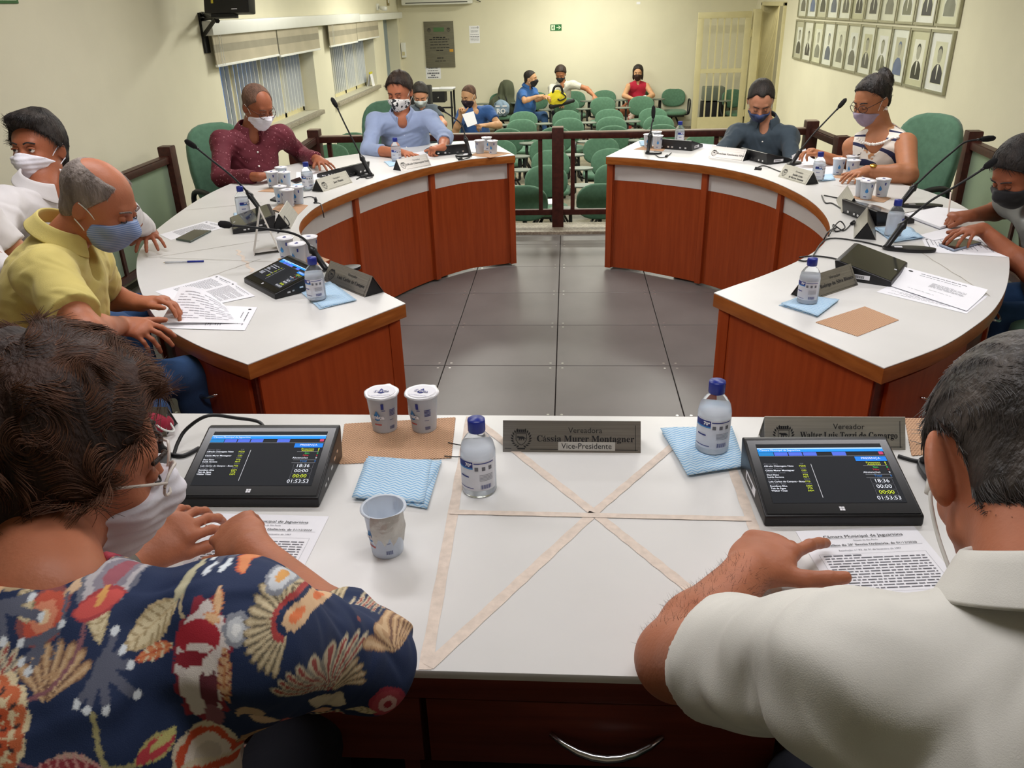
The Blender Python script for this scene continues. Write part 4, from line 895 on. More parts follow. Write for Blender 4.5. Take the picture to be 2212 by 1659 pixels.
# ------------------------------------------------------------------ name plates
def crest(mb, s=1.0):
    for sx in (-1, 1):
        for k in range(9):
            a = -1.15+k*.28; cx, cy = sx*math.cos(a)*.019*s, math.sin(a)*.019*s; r = .0042*s; dx, dy = math.cos(a+.6)*sx, math.sin(a+.6)
            mb.add([(cx-dx*r, cy-dy*r, 0), (cx+dy*r*.45, cy-dx*r*.45, 0), (cx+dx*r, cy+dy*r, 0), (cx-dy*r*.45, cy+dx*r*.45, 0)], [(0, 1, 2, 3)])
    def seg(a, b, w=.0006):
        a = Vector((*a, 0))*s; b = Vector((*b, 0))*s; d = (b-a).normalized(); n = Vector((-d.y, d.x, 0))*w*s; mb.add([a-n, b-n, b+n, a+n], [(0, 1, 2, 3)])
    sh = [(-.011, .010), (.011, .010), (.011, -.003), (.006, -.011), (0, -.014), (-.006, -.011), (-.011, -.003), (-.011, .010)]
    for a, b in zip(sh, sh[1:]): seg(a, b)
    for k in range(-2, 3): mb.add([((k*.0042-.0015)*s, .0135*s, 0), ((k*.0042+.0015)*s, .0135*s, 0), ((k*.0042+.002)*s, .0185*s, 0), ((k*.0042-.002)*s, .0185*s, 0)], [(0, 1, 2, 3)])
    seg((-.011, .0125), (.011, .0125), .0008)
    body = [(-.0085, .001), (-.0095, .003), (-.007, .0045), (-.004, .0038), (.003, .004), (.006, .003), (.0095, -.001), (.0088, -.0018), (.006, .0005), (.006, -.0045), (.0045, -.0045), (.004, -.001), (.001, -.001), (.0005, -.0045), (-.001, -.0045), (-.001, -.0008), (-.003, -.0008), (-.0035, -.0045), (-.005, -.0045), (-.0048, -.0003), (-.007, .0015)]
    mb.add([(x*s, y*s, 0) for x, y in body], [tuple(range(len(body)))])
    seg((-.008, -.0215), (.008, -.0215), .0015)
def nameplate(a, b, z, label, title, lines, dark=False, extra=None, L=None, back=1, blank=False, w=.05, h=.066, serif=True):
    """a, b : foot of the face as pixels, left to right as the face is read"""
    A = PZ(*a, z); Bp = PZ(*b, z); d = nrm(Bp-A); L = min(L or np.linalg.norm(Bp-A), .292); nn = V3(d[1], -d[0], 0)       # towards the reader
    root = empty('name_plate', tuple(A), math.atan2(d[1], d[0]), label, 'sign', 'folded steel name plates')
    m1 = MATS['brushed_steel'] if dark else MATS['brushed_steel_light']; t = .0012
    sl = math.atan2(w, h)
    # local: x along, y away from reader, z up
    def sheet(y0, z0, y1, z1, nm, m):
        v = Vector((0, y1-y0, z1-z0)); n = Vector((0, v.z, -v.y)).normalized()*t; P = []
        for x in (0, L):
            P += [(x, y0, z0), (x, y1, z1), (x, y1+n.y, z1+n.z), (x, y0+n.y, z0+n.z)]
        mb = MB(); mb.add(P, [(0, 1, 2, 3), (7, 6, 5, 4), (0, 4, 5, 1), (1, 5, 6, 2), (2, 6, 7, 3), (3, 7, 4, 0)]); return mb.build(nm, m, root)
    f = sheet(0, 0, w, h, 'front_face', m1); sheet(2*w, 0, w, h, 'back_face', m1)
    MB().add([(.002, .003, .001), (.002, 2*w-.003, .001), (.002, w, h-.004), (L-.002, .003, .001), (L-.002, 2*w-.003, .001), (L-.002, w, h-.004)], [(0, 1, 2), (5, 4, 3), (0, 3, 4, 1), (1, 4, 5, 2), (2, 5, 3, 0)]) if False else None
    mb = MB(); mb.add([(.002, .004, .0005), (.002, 2*w-.004, .0005), (.002, w, h-.006), (L-.002, .004, .0005), (L-.002, 2*w-.004, .0005), (L-.002, w, h-.006)], [(0, 1, 2), (5, 4, 3), (0, 3, 4, 1), (1, 4, 5, 2), (2, 5, 3, 0)]); mb.build('shade_filling', MATS['black_matte'], root)  # black filling stands in for the shade inside the hollow fold
    up = Vector((0, w, h)).normalized(); out = Vector((0, -up.z, up.y)); R = RM(Vector((1, 0, 0)), up, out); H = math.hypot(w, h)
    def at(x, y, o=.0006): return Vector((x, 0, 0))+up*y+out*o
    ink = MATS['black_ink']
    if not blank:
        mb = MB(); crest(mb, 1.0); o = mb.build('crest', ink, f, fix=False); o.matrix_local = Matrix.Translation(at(L*.135, H*.44))@R.to_4x4()
        xc = L*.60
        text(title, .0165, ink, f, at(xc, H*.70), R, serif=False); n = len(lines)
        for i, ln in enumerate(lines):
            text(ln, (.0185 if n == 1 else .0165), ink, f, at(xc, H*(.43 if n == 1 else .45-.21*i)), R, serif=serif, bold=.00012, sx=min(1.0, 22/max(len(ln), 1)*1.02))
        if extra:
            MB().box((0, 0, 0), (.118, .018, .0004)).build('clear_sticker', mat('sticker', 'B7B4AC', .3, noise=.02), f).matrix_local = Matrix.Translation(at(L*.61, H*.20, .0006))@R.to_4x4(); text(extra, .0165, ink, f, at(L*.61, H*.20, .0012), R)
        mb = MB()
        for x0_, x1_, y0_, y1_ in ((.004, .018, .007, .0082), (L*.2, L-.006, .0055, .0067), (L-.0115, L-.0103, .004, H-.008)): mb.add([at(x0_, y0_), at(x1_, y0_), at(x1_, y1_), at(x0_, y1_)], [(0, 1, 2, 3)])
        mb.build('engraved_line', ink, f, fix=False)
    return root
nameplate((1086, 976), (1384, 979), DZ, 'steel name plate beside the crossing of the tape, sticker on its lower line', 'Vereadora', ['Cássia Murer Montagner'], True, extra='Vice-Presidente', w=.030, h=.058)
nameplate((1652, 970), (1956, 972), DZ, 'steel name plate behind the right front tablet', 'Vereador', ['Walter Luis Tozzi de Camargo'], False, w=.030, h=.060)
nameplate((698, 606), (793, 645), TZ, 'angled steel name plate at the near end of the left table', 'Vereador', ['Luiz Carlos de Campos'], True, w=.042, h=.070)
nameplate((699, 415), (762, 395), TZ, 'pale name plate in front of the man in burgundy', 'Vereador', ['José Muniz'], False, w=.042, h=.070)
nameplate((867, 370), (932, 357.5), TZ, 'steel name plate in front of the man in light blue', 'Vereador', ['Alfredo Chiavegato Neto'], True, w=.042, h=.070)
nameplate((1680, 382), (1740, 400), TZ, 'pale name plate with two line name in front of the woman with the necklace', 'Vereadora', ['Inalda Lúcio', 'de Barros Santana'], False, w=.042, h=.070)
nameplate((1529, 340), (1604, 349), TZ, 'steel name plate in front of the man in dark shirt', '', ['Romilson Nascimento Silva'], True, w=.042, h=.070)
nameplate((1752, 650), (1854, 616), TZ, 'angled steel name plate at the near end of the right table', 'Vereador', ['Rodrigo da Silva Blanco'], True, w=.042, h=.070)
nameplate((628, 494), (653, 448), TZ, 'name plate turned sideways beside the left cups, blank mirror face', '', [], True, blank=True, w=.045, h=.075)
nameplate((1893, 519), (1890, 462), TZ, 'name plate turned sideways beside the tangled cables, nearer one', '', [], True, blank=True, w=.045, h=.075)
nameplate((1862, 462), (1845, 430), TZ, 'name plate turned sideways behind the tangled cables, farther one', '', [], True, blank=True, w=.045, h=.075)
nameplate((385, 915), (270, 915), DZ, 'name plate at the left end of the front desk seen from behind', '', [], True, blank=True, w=.030, h=.058)
# ------------------------------------------------------------------ wedge tablets
TW, TDp, TH0, TH1 = .276, .190, .020, .068
def make_tablet(on=0):
    t = empty('wedge_tablet', (0, 0, 0)); hw = TW/2; tb = .205
    # profile: front (y=0) low, back high; back face leans
    V = []
    for x in (-hw, hw): V += [(x, 0, 0), (x, TDp, 0), (x, tb, TH1), (x, tb-.012, TH1+.001), (x, .002, TH0)]
    mb = MB(); mb.add(V, [(0, 1, 2, 3, 4), (9, 8, 7, 6, 5)]+[(i, i+5, (i+1) % 5+5, (i+1) % 5) for i in range(5)]); b = mb.build('casing', MATS['black_plastic'], t, bevel=.004, seg=3)
    a = Vector((0, .002, TH0)); c = Vector((0, tb-.012, TH1+.001)); up = (c-a).normalized(); out = Vector((0, -up.z, up.y)); R = RM(Vector((1, 0, 0)), up, out); H = (c-a).length
    g = MB().box((0, 0, 0), (TW-.010, H-.010, .0012)).build('screen_glass', MATS['screen_glass_off'] if not on else mat('screen_bezel', '0C0C0D', .2, spec=.3, noise=.02), t); g.matrix_local = Matrix.Translation(a+up*H/2+out*.0006)@R.to_4x4()
    SW, SH = TW-.040, H-.046
    def at(u, v, o=.0016): return a+up*(.030+SH*v)+out*o+Vector((-SW/2+SW*u, 0, 0))
    def rect(mb, u0, u1, v0, v1, o=.0022): mb.add([at(u0, v0, o), at(u1, v0, o), at(u1, v1, o), at(u0, v1, o)], [(0, 1, 2, 3)])
    def em(n, c, e=.55): return mat('ui_'+n, c, .5, emit=c, es=e, spec=.08)
    if on:
        mb = MB(); rect(mb, 0, 1, 0, 1, .0016); s = mb.build('screen', em('bg', '1E2024', .35), t, fix=False)
        def R_(nm, col, q, e=.55):
            mb = MB()
            for i in q: rect(mb, *i)
            o_ = mb.build(nm, em(nm, col, e), s, fix=False); (tag(o_, None, kind='stuff') if len(q) > 1 else None); return o_
        R_('title_bar', 'A9C7EA', [(0, 1, .905, .925)]); R_('blue_bar', '1E7FD6', [(0, 1, .855, .905)], .7); R_('tab', '4A63C8', [(.125+.115*k, .232+.115*k, .785, .85) for k in range(3)]+[(.585, .695, .785, .85)]); R_('active_tab', '1F74B4', [(0, .12, .785, .85)])
        R_('red_button', 'B03860', [(.955, .99, .80, .85)]); R_('presence_button', '1C72CE', [(.75, .995, .685, .765)]); R_('rule', '9A9CA2', [(0, 1, .776, .779), (.79, .975, .605, .608), (.78, .975, .455, .458), (.775, .975, .40, .403)])
        mb = MB(); mb.add([at(.385, .64, .0022), at(.389, .64, .0022), at(.389, .08, .0022), at(.385, .08, .0022)], [(0, 1, 2, 3)]); mb.build('divider_line', em('line', 'B8BAC0'), s, fix=False)
        wt = em('white_text', 'D6DAE4'); gy = em('grey_text', '6A6C74', .4); yl = em('yellow_text', 'C8D838'); gn = em('green_text', '3DC05A'); rd = em('red_text', 'B02838')
        text('Câmara Municipal de Jaguariúna', .0060, wt, s, at(.015, .880, .0026), R, align='LEFT'); text('PRESENÇA', .0075, wt, s, at(.872, .73, .0026), R)
        names = [('Afonso Silva', gy, 'S/P'), ('Alfredo Chiavegato Neto', wt, 'PSDB'), ('Angelo Torres', gy, 'DEM'), ('Cássia Murer Montagner', wt, 'CID'), ('Cristiano Cecon', gy, 'DEM'), ('Davi Neto', wt, 'PTB'), ('Inalda Santana', wt, 'PDT'), ('Zé Muniz', gy, 'DEM'), ('Luiz Carlos de Campos - Buca', wt, 'PTB'),
                 ('Rodrigo "Reis"', gy, 'DEM'), ('Romilson Silva', wt, 'DEM'), ('Taís da Água', wt, 'PTB'), ('Walter Tozzi', wt, 'DEM')]
        for k, (nmm, m_, pt) in enumerate(names):
            v = .640-.0375*k; text(nmm, .0053, m_, s, at(.015, v, .0026), R, align='LEFT', bold=.0001 if m_ is wt else 0); text(pt, .0054, yl if m_ is wt else gy, s, at(.315, v, .0026), R)
        for k, (nmm, m_, q) in enumerate((('Presentes', yl, '8'), ('Ausentes', yl, '5'), ('Sim', gn, '0'), ('Não', rd, '0'), ('Abstenções', wt, '0'), ('Total', em('blue_text', '2E6FB8'), '0'))):
            v = (.655, .625, .575, .535, .49, .43)[k]; text(nmm, .0066, m_, s, at(.93 if k < 2 else .90, v, .0026), R, align='RIGHT'); text(q, .0062, m_, s, at(.97, v, .0026), R)
        for k, (tt, m_) in enumerate((('18:36', wt), ('00:00', wt), ('00:00', yl), ('01:53:53', wt))):
            v = .345-.092*k; mb = MB()
            for q in ((.80, .965, v+.038, v+.040), (.80, .965, v-.040, v-.038), (.80, .802, v-.04, v+.04), (.963, .965, v-.04, v+.04)): rect(mb, *q)
            mb.build('clock_box', gy, s, fix=False); text(tt, .0125, m_, s, at(.88, v, .0026), R)
    l = MB()
    for u in (0, 1):
        for v in (0, 1): x = -.0045+u*.0048; y = v*.0048; l.add([a+up*(.012+y)+out*.0018+Vector((x, 0, 0)), a+up*(.012+y)+out*.0018+Vector((x+.0042, 0, 0)), a+up*(.0162+y)+out*.0018+Vector((x+.0042, 0, 0)), a+up*(.0162+y)+out*.0018+Vector((x, 0, 0))], [(0, 1, 2, 3)])
    l.build('window_key', MATS['white_paper'], t, fix=False)
    # ports on the right side and the back, barcode sticker on the left side
    p = MB()
    for y, z, d in ((.05, .012, .012), (.07, .014, .008), (.10, .020, .014), (.125, .026, .014), (.15, .03, .01)): p.bx(hw-.0002, hw+.0006, y, y+d, z, z+.006)
    p.build('side_port', MATS['chrome'], t); st = MB().bx(-hw-.0006, -hw+.0002, .075, .145, .012, .028).build('sticker', MATS['white_paper'], t); q = MB()
    for k in range(14): q.bx(-hw-.0009, -hw-.0005, .095+.0032*k, .095+.0032*k+.0016, .015, .025)
    q.build('barcode', MATS['black_ink'], st)
    bk = MB()
    for x in (-.10, -.06, .0, .03, .08): bk.bx(x, x+.014, TDp+.001, TDp+.006, .012, .022)
    bk.build('back_port', MATS['chrome'], t); MB().bx(-.12, .05, tb-.012, tb-.007, .046, .049).build('back_vent', mat('grey_slot', '55565A', .5, noise=.05), t)
    return t
tabU = make_tablet(1); tabO = make_tablet(0); uU = uO = False
def set_tab(on, p0, rz, label):
    global uU, uO
    if on: c = copy_tree(tabU) if uU else tabU; uU = True
    else: c = copy_tree(tabO) if uO else tabO; uO = True
    c.location = (p0[0], p0[1], p0[2]+.0005); c.rotation_euler = (0, 0, rz); tag(c, label, 'tablet', 'wedge shaped voting tablets'); return c
def tab_front(a, b, z): A = PZ(*a, z); B_ = PZ(*b, z); d = B_-A; return (A+B_)/2, math.atan2(d[1], d[0])
p, r = tab_front((380, 1096), (690, 1097), DZ); set_tab(1, p, r-.0, 'lit voting tablet on the front desk in front of the woman in floral blouse')
p, r = tab_front((1655, 1138), (1990, 1137), DZ); set_tab(1, p, r+.0, 'lit voting tablet on the front desk in front of the man in white polo')
p, r = tab_front((520, 607), (603, 652), TZ); set_tab(1, p, r, 'lit voting tablet facing the man in yellow polo'); 
p = PZ(530, 515, TZ); d = PZ(573, 512, TZ)-PZ(488, 515, TZ); set_tab(0, PZ(500, 492, TZ), -1.15, 'dark voting tablet beside the tent calendar on the left table')
p, r = tab_front((772, 384), (681, 408), TZ); set_tab(0, PZ(715, 384, TZ)+V3(-.03, .14, 0), r, 'dark voting tablet behind the pale plate, before the man in burgundy')
p, r = tab_front((985, 348), (895, 356), TZ); set_tab(0, PZ(950, 334, TZ)+V3(.0, .16, 0), r, 'dark voting tablet seen from behind, before the man in light blue')
p, r = tab_front((1528, 336), (1430, 328), TZ); set_tab(0, PZ(1478, 325, TZ)+V3(.03, .2, 0), r, 'dark voting tablet seen from behind near the far right cups')
p, r = tab_front((1735, 373), (1628, 350), TZ); set_tab(0, PZ(1672, 354, TZ)+V3(.07, .17, 0), r-.1, 'dark voting tablet seen from behind, before the woman with the necklace')
set_tab(0, PZ(1935, 468, TZ), math.radians(105), 'voting tablet showing green reflection beside the spiral notebook')
p, r = tab_front((1912, 618), (1972, 580), TZ); set_tab(0, p, r+.15, 'dark voting tablet beside the empty place on the right table')
# ------------------------------------------------------------------ microphones
def mic(label, base, hpts, gpts, head, plate=None, hr=.016):
    """base: point on the table; hpts: handle bottom/top; gpts: gooseneck points; head: (start, end)"""
    r = empty('gooseneck_microphone', tuple(base), 0, label, 'microphone', 'gooseneck microphones'); o = V3(base)
    a, b = V3(hpts[0])-o, V3(hpts[1])-o
    m_ = a+(b-a)*.72; MB().tube([a, a+(b-a)*.1, m_, a+(b-a)*.78, b], [hr*1.0, hr*.72, hr*.85, hr*1.15, hr*.45], 12).build('handle', MATS['black_plastic'], r, smooth=True)
    tube_obj('gooseneck', [b]+[V3(g)-o for g in gpts], .0048, MATS['black_matte'], r, 8)
    c, e = V3(head[0])-o, V3(head[1])-o; d = (e-c); MB().tube([c, c+d*.15, c+d*.5, c+d*.85, e], [.007, .0125, .0145, .0125, .005], 14).build('foam_head', MATS['mic_foam'], r, smooth=True); MB().tube([c-d*.25, c], [.0055, .007], 10).build('collar', MATS['black_plastic'], r, smooth=True)
    pd = V3(plate) if plate is not None else V3(.1, 0, 0); L_ = np.linalg.norm(pd); t = pd/L_; n = V3(-t[1], t[0], 0); P = []
    for k in range(20):
        q = 2*math.pi*k/20; w_ = .035+.006*math.cos(q); u = (math.cos(q)+.75)*.5*L_*1.15 if True else 0; P.append(tuple((t*u+n*math.sin(q)*w_)[:2]))
    b_ = MB().prism(P, .0008, .014).build('base', MATS['black_plastic'], r, bevel=.004); 
    q = MB().box((float(t[0]*.03), float(t[1]*.03), .0148), (.03, .018, .0008), math.atan2(t[1], t[0])).build('sticker', MATS['white_paper'], b_)
    return r
def mz(px, z): return PZ(px[0], px[1], z)
def along(p, q, n=3): return [p+(q-p)*k/n for k in range(1, n)]
def simple_mic(label, base_px, hb, ht, necks, head, zb=TZ, dep=None, plate=None):
    """all points lie in an upright plane facing the camera through the base"""
    B_ = PZ(*base_px, zb); k0 = float((B_-CP)@CF)
    f = lambda q, i=0: PA(q[0], q[1], k0+(q[2] if len(q) > 2 else 0))
    return mic(label, B_, (f(hb), f(ht)), [f(q) for q in necks], (f(head[0]), f(head[1])), plate)
simple_mic('microphone by the dark left tablet, head near the green chair of the man in burgundy', (575, 472), (572, 466), (532, 412), [(500, 380, -.05), (460, 348, -.08), (424, 319, -.1)], ((424, 319, -.1), (399, 303, -.12)), plate=(-.02, .12, 0))
simple_mic('microphone arching over the near left tablet towards the tent calendar', (715, 592), (706, 584), (668, 530), [(655, 515, .0), (628, 503, -.02), (590, 497, -.05), (554, 492, -.08), (500, 487, -.12)], ((500, 487, -.12), (471, 483, -.14)), plate=(.10, .08, 0))
simple_mic('tall microphone between the men in burgundy and light blue', (803, 381), (801, 378), (778, 334), [(765, 308, -.02), (745, 268, -.04), (728, 232, -.05)], ((728, 232, -.05), (716, 211, -.06)), plate=(-.1, .04, 0))
simple_mic('microphone with a drooping neck at the right hand of the man in light blue', (1015, 338), (1016, 336), (1004, 294), [(1002, 282, .02), (994, 266, .03), (975, 251, .03), (958, 240, .03)], ((960, 241, .03), (946, 230, .03)), plate=(-.1, -.01, 0))
simple_mic('upright microphone at the far end of the right table', (1398, 333), (1399, 331), (1406, 285), [(1408, 268), (1411, 255)], ((1411, 256), (1412, 228)), plate=(.1, .01, 0))
simple_mic('long slanted microphone between dark shirt man and necklace woman', (1705, 358), (1709, 356), (1731, 322), [(1755, 292, .0), (1785, 260, .0), (1812, 232, .0)], ((1811, 233, .0), (1828, 213, .0)), plate=(.08, .08, 0))
simple_mic('farther of the two microphones rising to the right edge', (1955, 447), (1942, 444), (1980, 398), [(2020, 360, -.02), (2060, 326, -.05), (2085, 307, -.06), (2118, 301, -.08)], ((2118, 301, -.08), (2151, 298, -.1)), plate=(.17, -.02, 0))
simple_mic('nearer of the two microphones rising to the right edge', (1922, 540), (1912, 537), (1958, 476), [(2010, 434, -.03), (2060, 405, -.05), (2110, 374, -.07), (2126, 363, -.08)], ((2126, 363, -.08), (2154, 343, -.1)), plate=(.17, -.03, 0))
def desk_mic(label, base, plate, p1, p2, p3, h):
    B_ = V3(base); return mic(label, B_, (B_+V3(0, 0, .012), B_+V3(*p1)), [B_+V3(*p2), B_+V3(*p3)], (B_+V3(*p3), B_+V3(*h)), plate)
desk_mic('microphone base beside the left front tablet, half hidden by brown hair', PZ(350, 985, DZ), (.01, -.13, 0), (-.02, .0, .09), (-.07, -.02, .16), (-.16, -.08, .20), (-.19, -.11, .20))
desk_mic('microphone base beside the right front tablet, half hidden by the man in white polo', PZ(2000, 1010, DZ), (.03, -.13, 0), (.03, .0, .09), (.07, .0, .15), (.15, -.05, .19), (.19, -.07, .19))
# ------------------------------------------------------------------ paper, pens, phones
def blines(mb, q, rows, z=.0004, head=True, seed=0, margin=.1, land=False):
    """word bars of a printed page on a bilinear sheet q(u,v)"""
    R = random.Random(seed)
    for v, u0, u1, hgt in rows:
        u = u0
        while u < u1-.01:
            w_ = min(R.uniform(.02, .09), u1-u); a, b, c, d = q(u, v), q(u+w_, v), q(u+w_, v+hgt), q(u, v+hgt); mb.add([a, d, c, b], [(0, 1, 2, 3)]); u += w_+.012
def sheet(px, z, label, rows='text', seed=0, curl=0, lift=0, name='paper_sheet', texts=None, group='printed sheets on the tables'):
    """px: corners tl, tr, br, bl as the page is read"""
    C = [PZ(x, y, z) for x, y in px]; c0 = sum(C)/4; C = [c-c0 for c in C]
    def q(u, v, o=0):
        p = C[0]*(1-u)*(1-v)+C[1]*u*(1-v)+C[2]*u*v+C[3]*(1-u)*v; return V3(p[0], p[1], .0008+lift+curl*(max(0, .35-v)/.35)**2+o)
    n = 12; V = [q(i/n, j/n) for j in range(n+1) for i in range(n+1)]
    me = bpy.data.meshes.new(name); me.from_pydata([tuple(v) for v in V], [], [(j*(n+1)+i, (j+1)*(n+1)+i, (j+1)*(n+1)+i+1, j*(n+1)+i+1) for j in range(n) for i in range(n)]); o = link(name, me, MATS['white_paper'], loc=tuple(c0), smooth=True); tag(o, label, 'paper', group)
    if rows:
        R = random.Random(seed); rr = []
        if rows == 'text':
            rr = [(.06, .25, .85, .014), (.10, .35, .75, .008)]+[(.17+.026*k, .12, .88 if k % 6 else .5, .009) for k in range(24)]
        elif rows == 'letter': rr = [(.06, .25, .8, .014), (.12, .25, .75, .010)]+[(.28+.028*k, .45, .85 if k % 4 else .7, .008) for k in range(8)]+[(.62, .5, .75, .008), (.8, .3, .6, .008)]
        elif rows == 'form': rr = [(.05, .2, .85, .014)]+[(.12+.05*k, .1+.1*(k % 3), .5+.1*(k % 4), .009) for k in range(16)]
        mb = MB(); blines(mb, lambda u, v: q(u, v, .0004), rr, seed=seed); mb.build('printed_text', MATS['grey_ink'], o, fix=False)
        m2 = MB(); cc = [q(.12+.03*math.cos(a), .07+.02*math.sin(a), .0004) for a in np.linspace(0, 2*math.pi, 13)[:-1]]; m2.add(cc, [tuple(range(12))]); m2.build('printed_crest', MATS['black_ink'], o, fix=False)
    for tx, u, v, sz, srf in (texts or []):
        d = nrm(q(min(u+.1, 1), v)-q(max(u-.1, 0), v)); up = nrm(q(u, max(v-.1, 0))-q(u, min(v+.1, 1))); out = np.cross(d, up); text(tx, sz, MATS['black_ink'] if srf != 2 else MATS['grey_ink'], o, Vector(q(u, v, .0009)), RM(Vector(d), Vector(np.cross(out, d)), Vector(out)), serif=bool(srf == 1))
    return o
def fp(tr, ang, z, w_=.21, h_=.297):
    """pixel corners of an A4 page whose top right corner is at tr"""
    T = PZ(*tr, z); d = V3(math.cos(ang), math.sin(ang), 0); n = V3(d[1], -d[0], 0); return [T-d*w_, T, T+n*h_, T-d*w_+n*h_]
def sheet_w(C, z, label, **k):
    def topx(p): dd = p-CP; kk = dd@CF; return (1106+F_PX*(dd@CR)/kk, 829.5-F_PX*(dd@CU)/kk)
    return sheet([topx(c) for c in C], z, label, **k)
TX = [('Câmara Municipal de Jaguariúna', .52, .075, .0108, 0), ('Estado de São Paulo', .52, .115, .0052, 2), ('Trabalhos da 28ª Sessão Ordinária, de 01/12/2020', .52, .155, .0078, 1), ('Resolução n.º 93, de 31 de fevereiro de 1997', .5, .205, .0058, 2)]
def front_rows(o_):
    return None
for tr, an, lb, sd in (((711, 1116), -.02, 'session sheet on the front desk under the hands of the woman in floral blouse', 3), ((1974, 1137), .10, 'session sheet on the front desk under the hand of the man in white polo', 4)):
    o = sheet_w(fp(tr, an, DZ), DZ, lb, rows=None, texts=TX)
    C = fp(tr, an, DZ); c0 = sum(C)/4; C = [c-c0 for c in C]; q = lambda u, v: (lambda p: V3(p[0], p[1], .0014))(C[0]*(1-u)*(1-v)+C[1]*u*(1-v)+C[2]*u*v+C[3]*(1-u)*v)
    mb = MB(); blines(mb, q, [(.27+.0235*k, .10, .90, .0075) for k in range(12)]+[(.245, .10, .42, .010)], seed=sd)
    for a, b in (((.07, .235), (.93, .236)), ((.07, .56), (.93, .561)), ((.07, .235), (.0715, .56)), ((.9285, .235), (.93, .56)), ((.20, .092), (.84, .0935)), ((.08, .170), (.95, .1715))): mb.add([q(a[0], a[1]), q(a[0], b[1]), q(b[0], b[1]), q(b[0], a[1])], [(0, 1, 2, 3)])
    mb.build('printed_text', MATS['grey_ink'], o, fix=False)
# reader on the left: pages turned a quarter
sheet([(472, 594), (514, 612), (405, 662), (335, 630)], TZ, 'printed sheet lying farthest from the hands of the man in yellow', seed=5); sheet([(504, 609), (551, 640), (456, 660), (408, 636)], TZ+.001, 'printed sheet touching the lit near left tablet', seed=6)
sheet([(556, 664), (529, 714), (342, 709), (372, 655)], TZ+.0012, 'lower printed page under the turned page of the man in yellow', rows='letter', seed=7)
# turned page: a curved leaf lifting towards his hand
A_ = PZ(553, 698, TZ); Bb = PZ(556, 664, TZ); H1 = PZ(419, 690, TZ)
V = []; n = 14
E0, E1 = PZ(542, 700, TZ), PZ(470, 662, TZ)
for j in range(n+1):
    t_ = j/n
    for i in range(n+1):
        s_ = i/n; p0 = PZ(540, 700, TZ)*(1-s_)+PZ(500, 672, TZ)*s_; p1 = PZ(345, 705, TZ)*(1-s_)+PZ(400, 668, TZ)*s_; p = p0*(1-t_)+p1*t_
        zl = .001+.085*math.sin(min(t_*1.15, 1)*math.pi*.55)*(s_**1.2)+.030*math.sin(t_*math.pi*.5)*(1-s_)*.4; V.append((p[0], p[1], TZ+zl))
V = np.array(V); c0 = V.mean(0); me = bpy.data.meshes.new('turned_page'); me.from_pydata([tuple(v-c0) for v in V], [], [(j*(n+1)+i, j*(n+1)+i+1, (j+1)*(n+1)+i+1, (j+1)*(n+1)+i) for j in range(n) for i in range(n)])
tp = link('turned_page', me, MATS['white_paper'], loc=tuple(c0), smooth=True); tag(tp, 'page being turned by the man in yellow, curling upwards', 'paper', 'printed sheets on the tables')
mb = MB(); Vg = (V-c0).reshape(n+1, n+1, 3)
for j in range(2, n-1):
    for i in range(2, n-1):
        if (i*7+j*3) % 5: a, b, c, d = Vg[j, i], Vg[j, i+1], Vg[j+1, i+1], Vg[j+1, i]; f_ = lambda u, v: (a*(1-u)+b*u)*(1-v)+(d*(1-u)+c*u)*v; mb.add([f_(.1, .0)+V3(0, 0, .0015), f_(.3, .0)+V3(0, 0, .0015), f_(.3, .9)+V3(0, 0, .0015), f_(.1, .9)+V3(0, 0, .0015)], [(0, 1, 2, 3)])
mb.build('printed_text', mat('faint_ink', 'B4B4BC', .8, noise=.03), tp, fix=False)
sheet([(447, 477), (500, 489), (369, 519), (345, 507)], TZ, 'printed sheet beside the phone on the left table', seed=8)
sheet([(640, 372), (700, 368), (735, 385), (640, 392)], TZ, 'white sheet under the hands of the man in burgundy', rows=None); sheet([(890, 331), (985, 314), (1035, 323), (905, 345)], TZ, 'white sheets before the man in light blue', rows=None)
sheet([(1000, 313), (1035, 311), (1045, 327), (1003, 333)], TZ+.001, 'white sheet beside the cups at the far left table end', rows=None)
sheet([(1478, 306), (1572, 316), (1562, 324), (1470, 319)], TZ, 'white sheet before the man in dark shirt', rows=None); sheet([(1742, 352), (1812, 356), (1795, 384), (1718, 366)], TZ, 'flat white sheet before the woman with the necklace', rows=None)
sheet([(1708, 354), (1738, 338), (1790, 352), (1730, 362)], TZ+.001, 'white page lifted by the woman with the necklace', rows=None, curl=.05)
sheet([(1990, 514), (2005, 545), (2180, 556), (2125, 512)], TZ, 'printed sheet under the phone on the right table', rows='form', seed=10); sheet([(1897, 609), (1950, 583), (2132, 633), (2088, 672)][1:]+[(1897, 609)], TZ+.003, 'upper printed sheet at the empty place of the right table', rows='letter', seed=11, curl=.012)
sheet([(1945, 606), (2134, 640), (2088, 678), (1893, 631)], TZ, 'lower printed sheet at the empty place of the right table', rows='form', seed=12); sheet([(1985, 508), (2070, 487), (2120, 502), (2015, 520)], TZ+.0015, 'loose sheet under the left hand of the man at the right edge', rows=None)
nbk = empty('spiral_notebook', tuple(PZ(2040, 476, TZ)), 0, 'open spiral notebook under the writing hand at the right edge', 'notebook'); c0 = PZ(2040, 476, TZ)
C = [PZ(x, y, TZ)-c0 for x, y in ((1951, 467), (2024, 452), (2135, 463), (2030, 497))]; MB().prism([(c[0], c[1]) for c in C], .0005, .003).build('cover', MATS['grey_ink'], nbk); MB().prism([(c[0]*.97, c[1]*.97) for c in C], .003, .013).build('pages', MATS['white_paper'], nbk)
sp = MB()
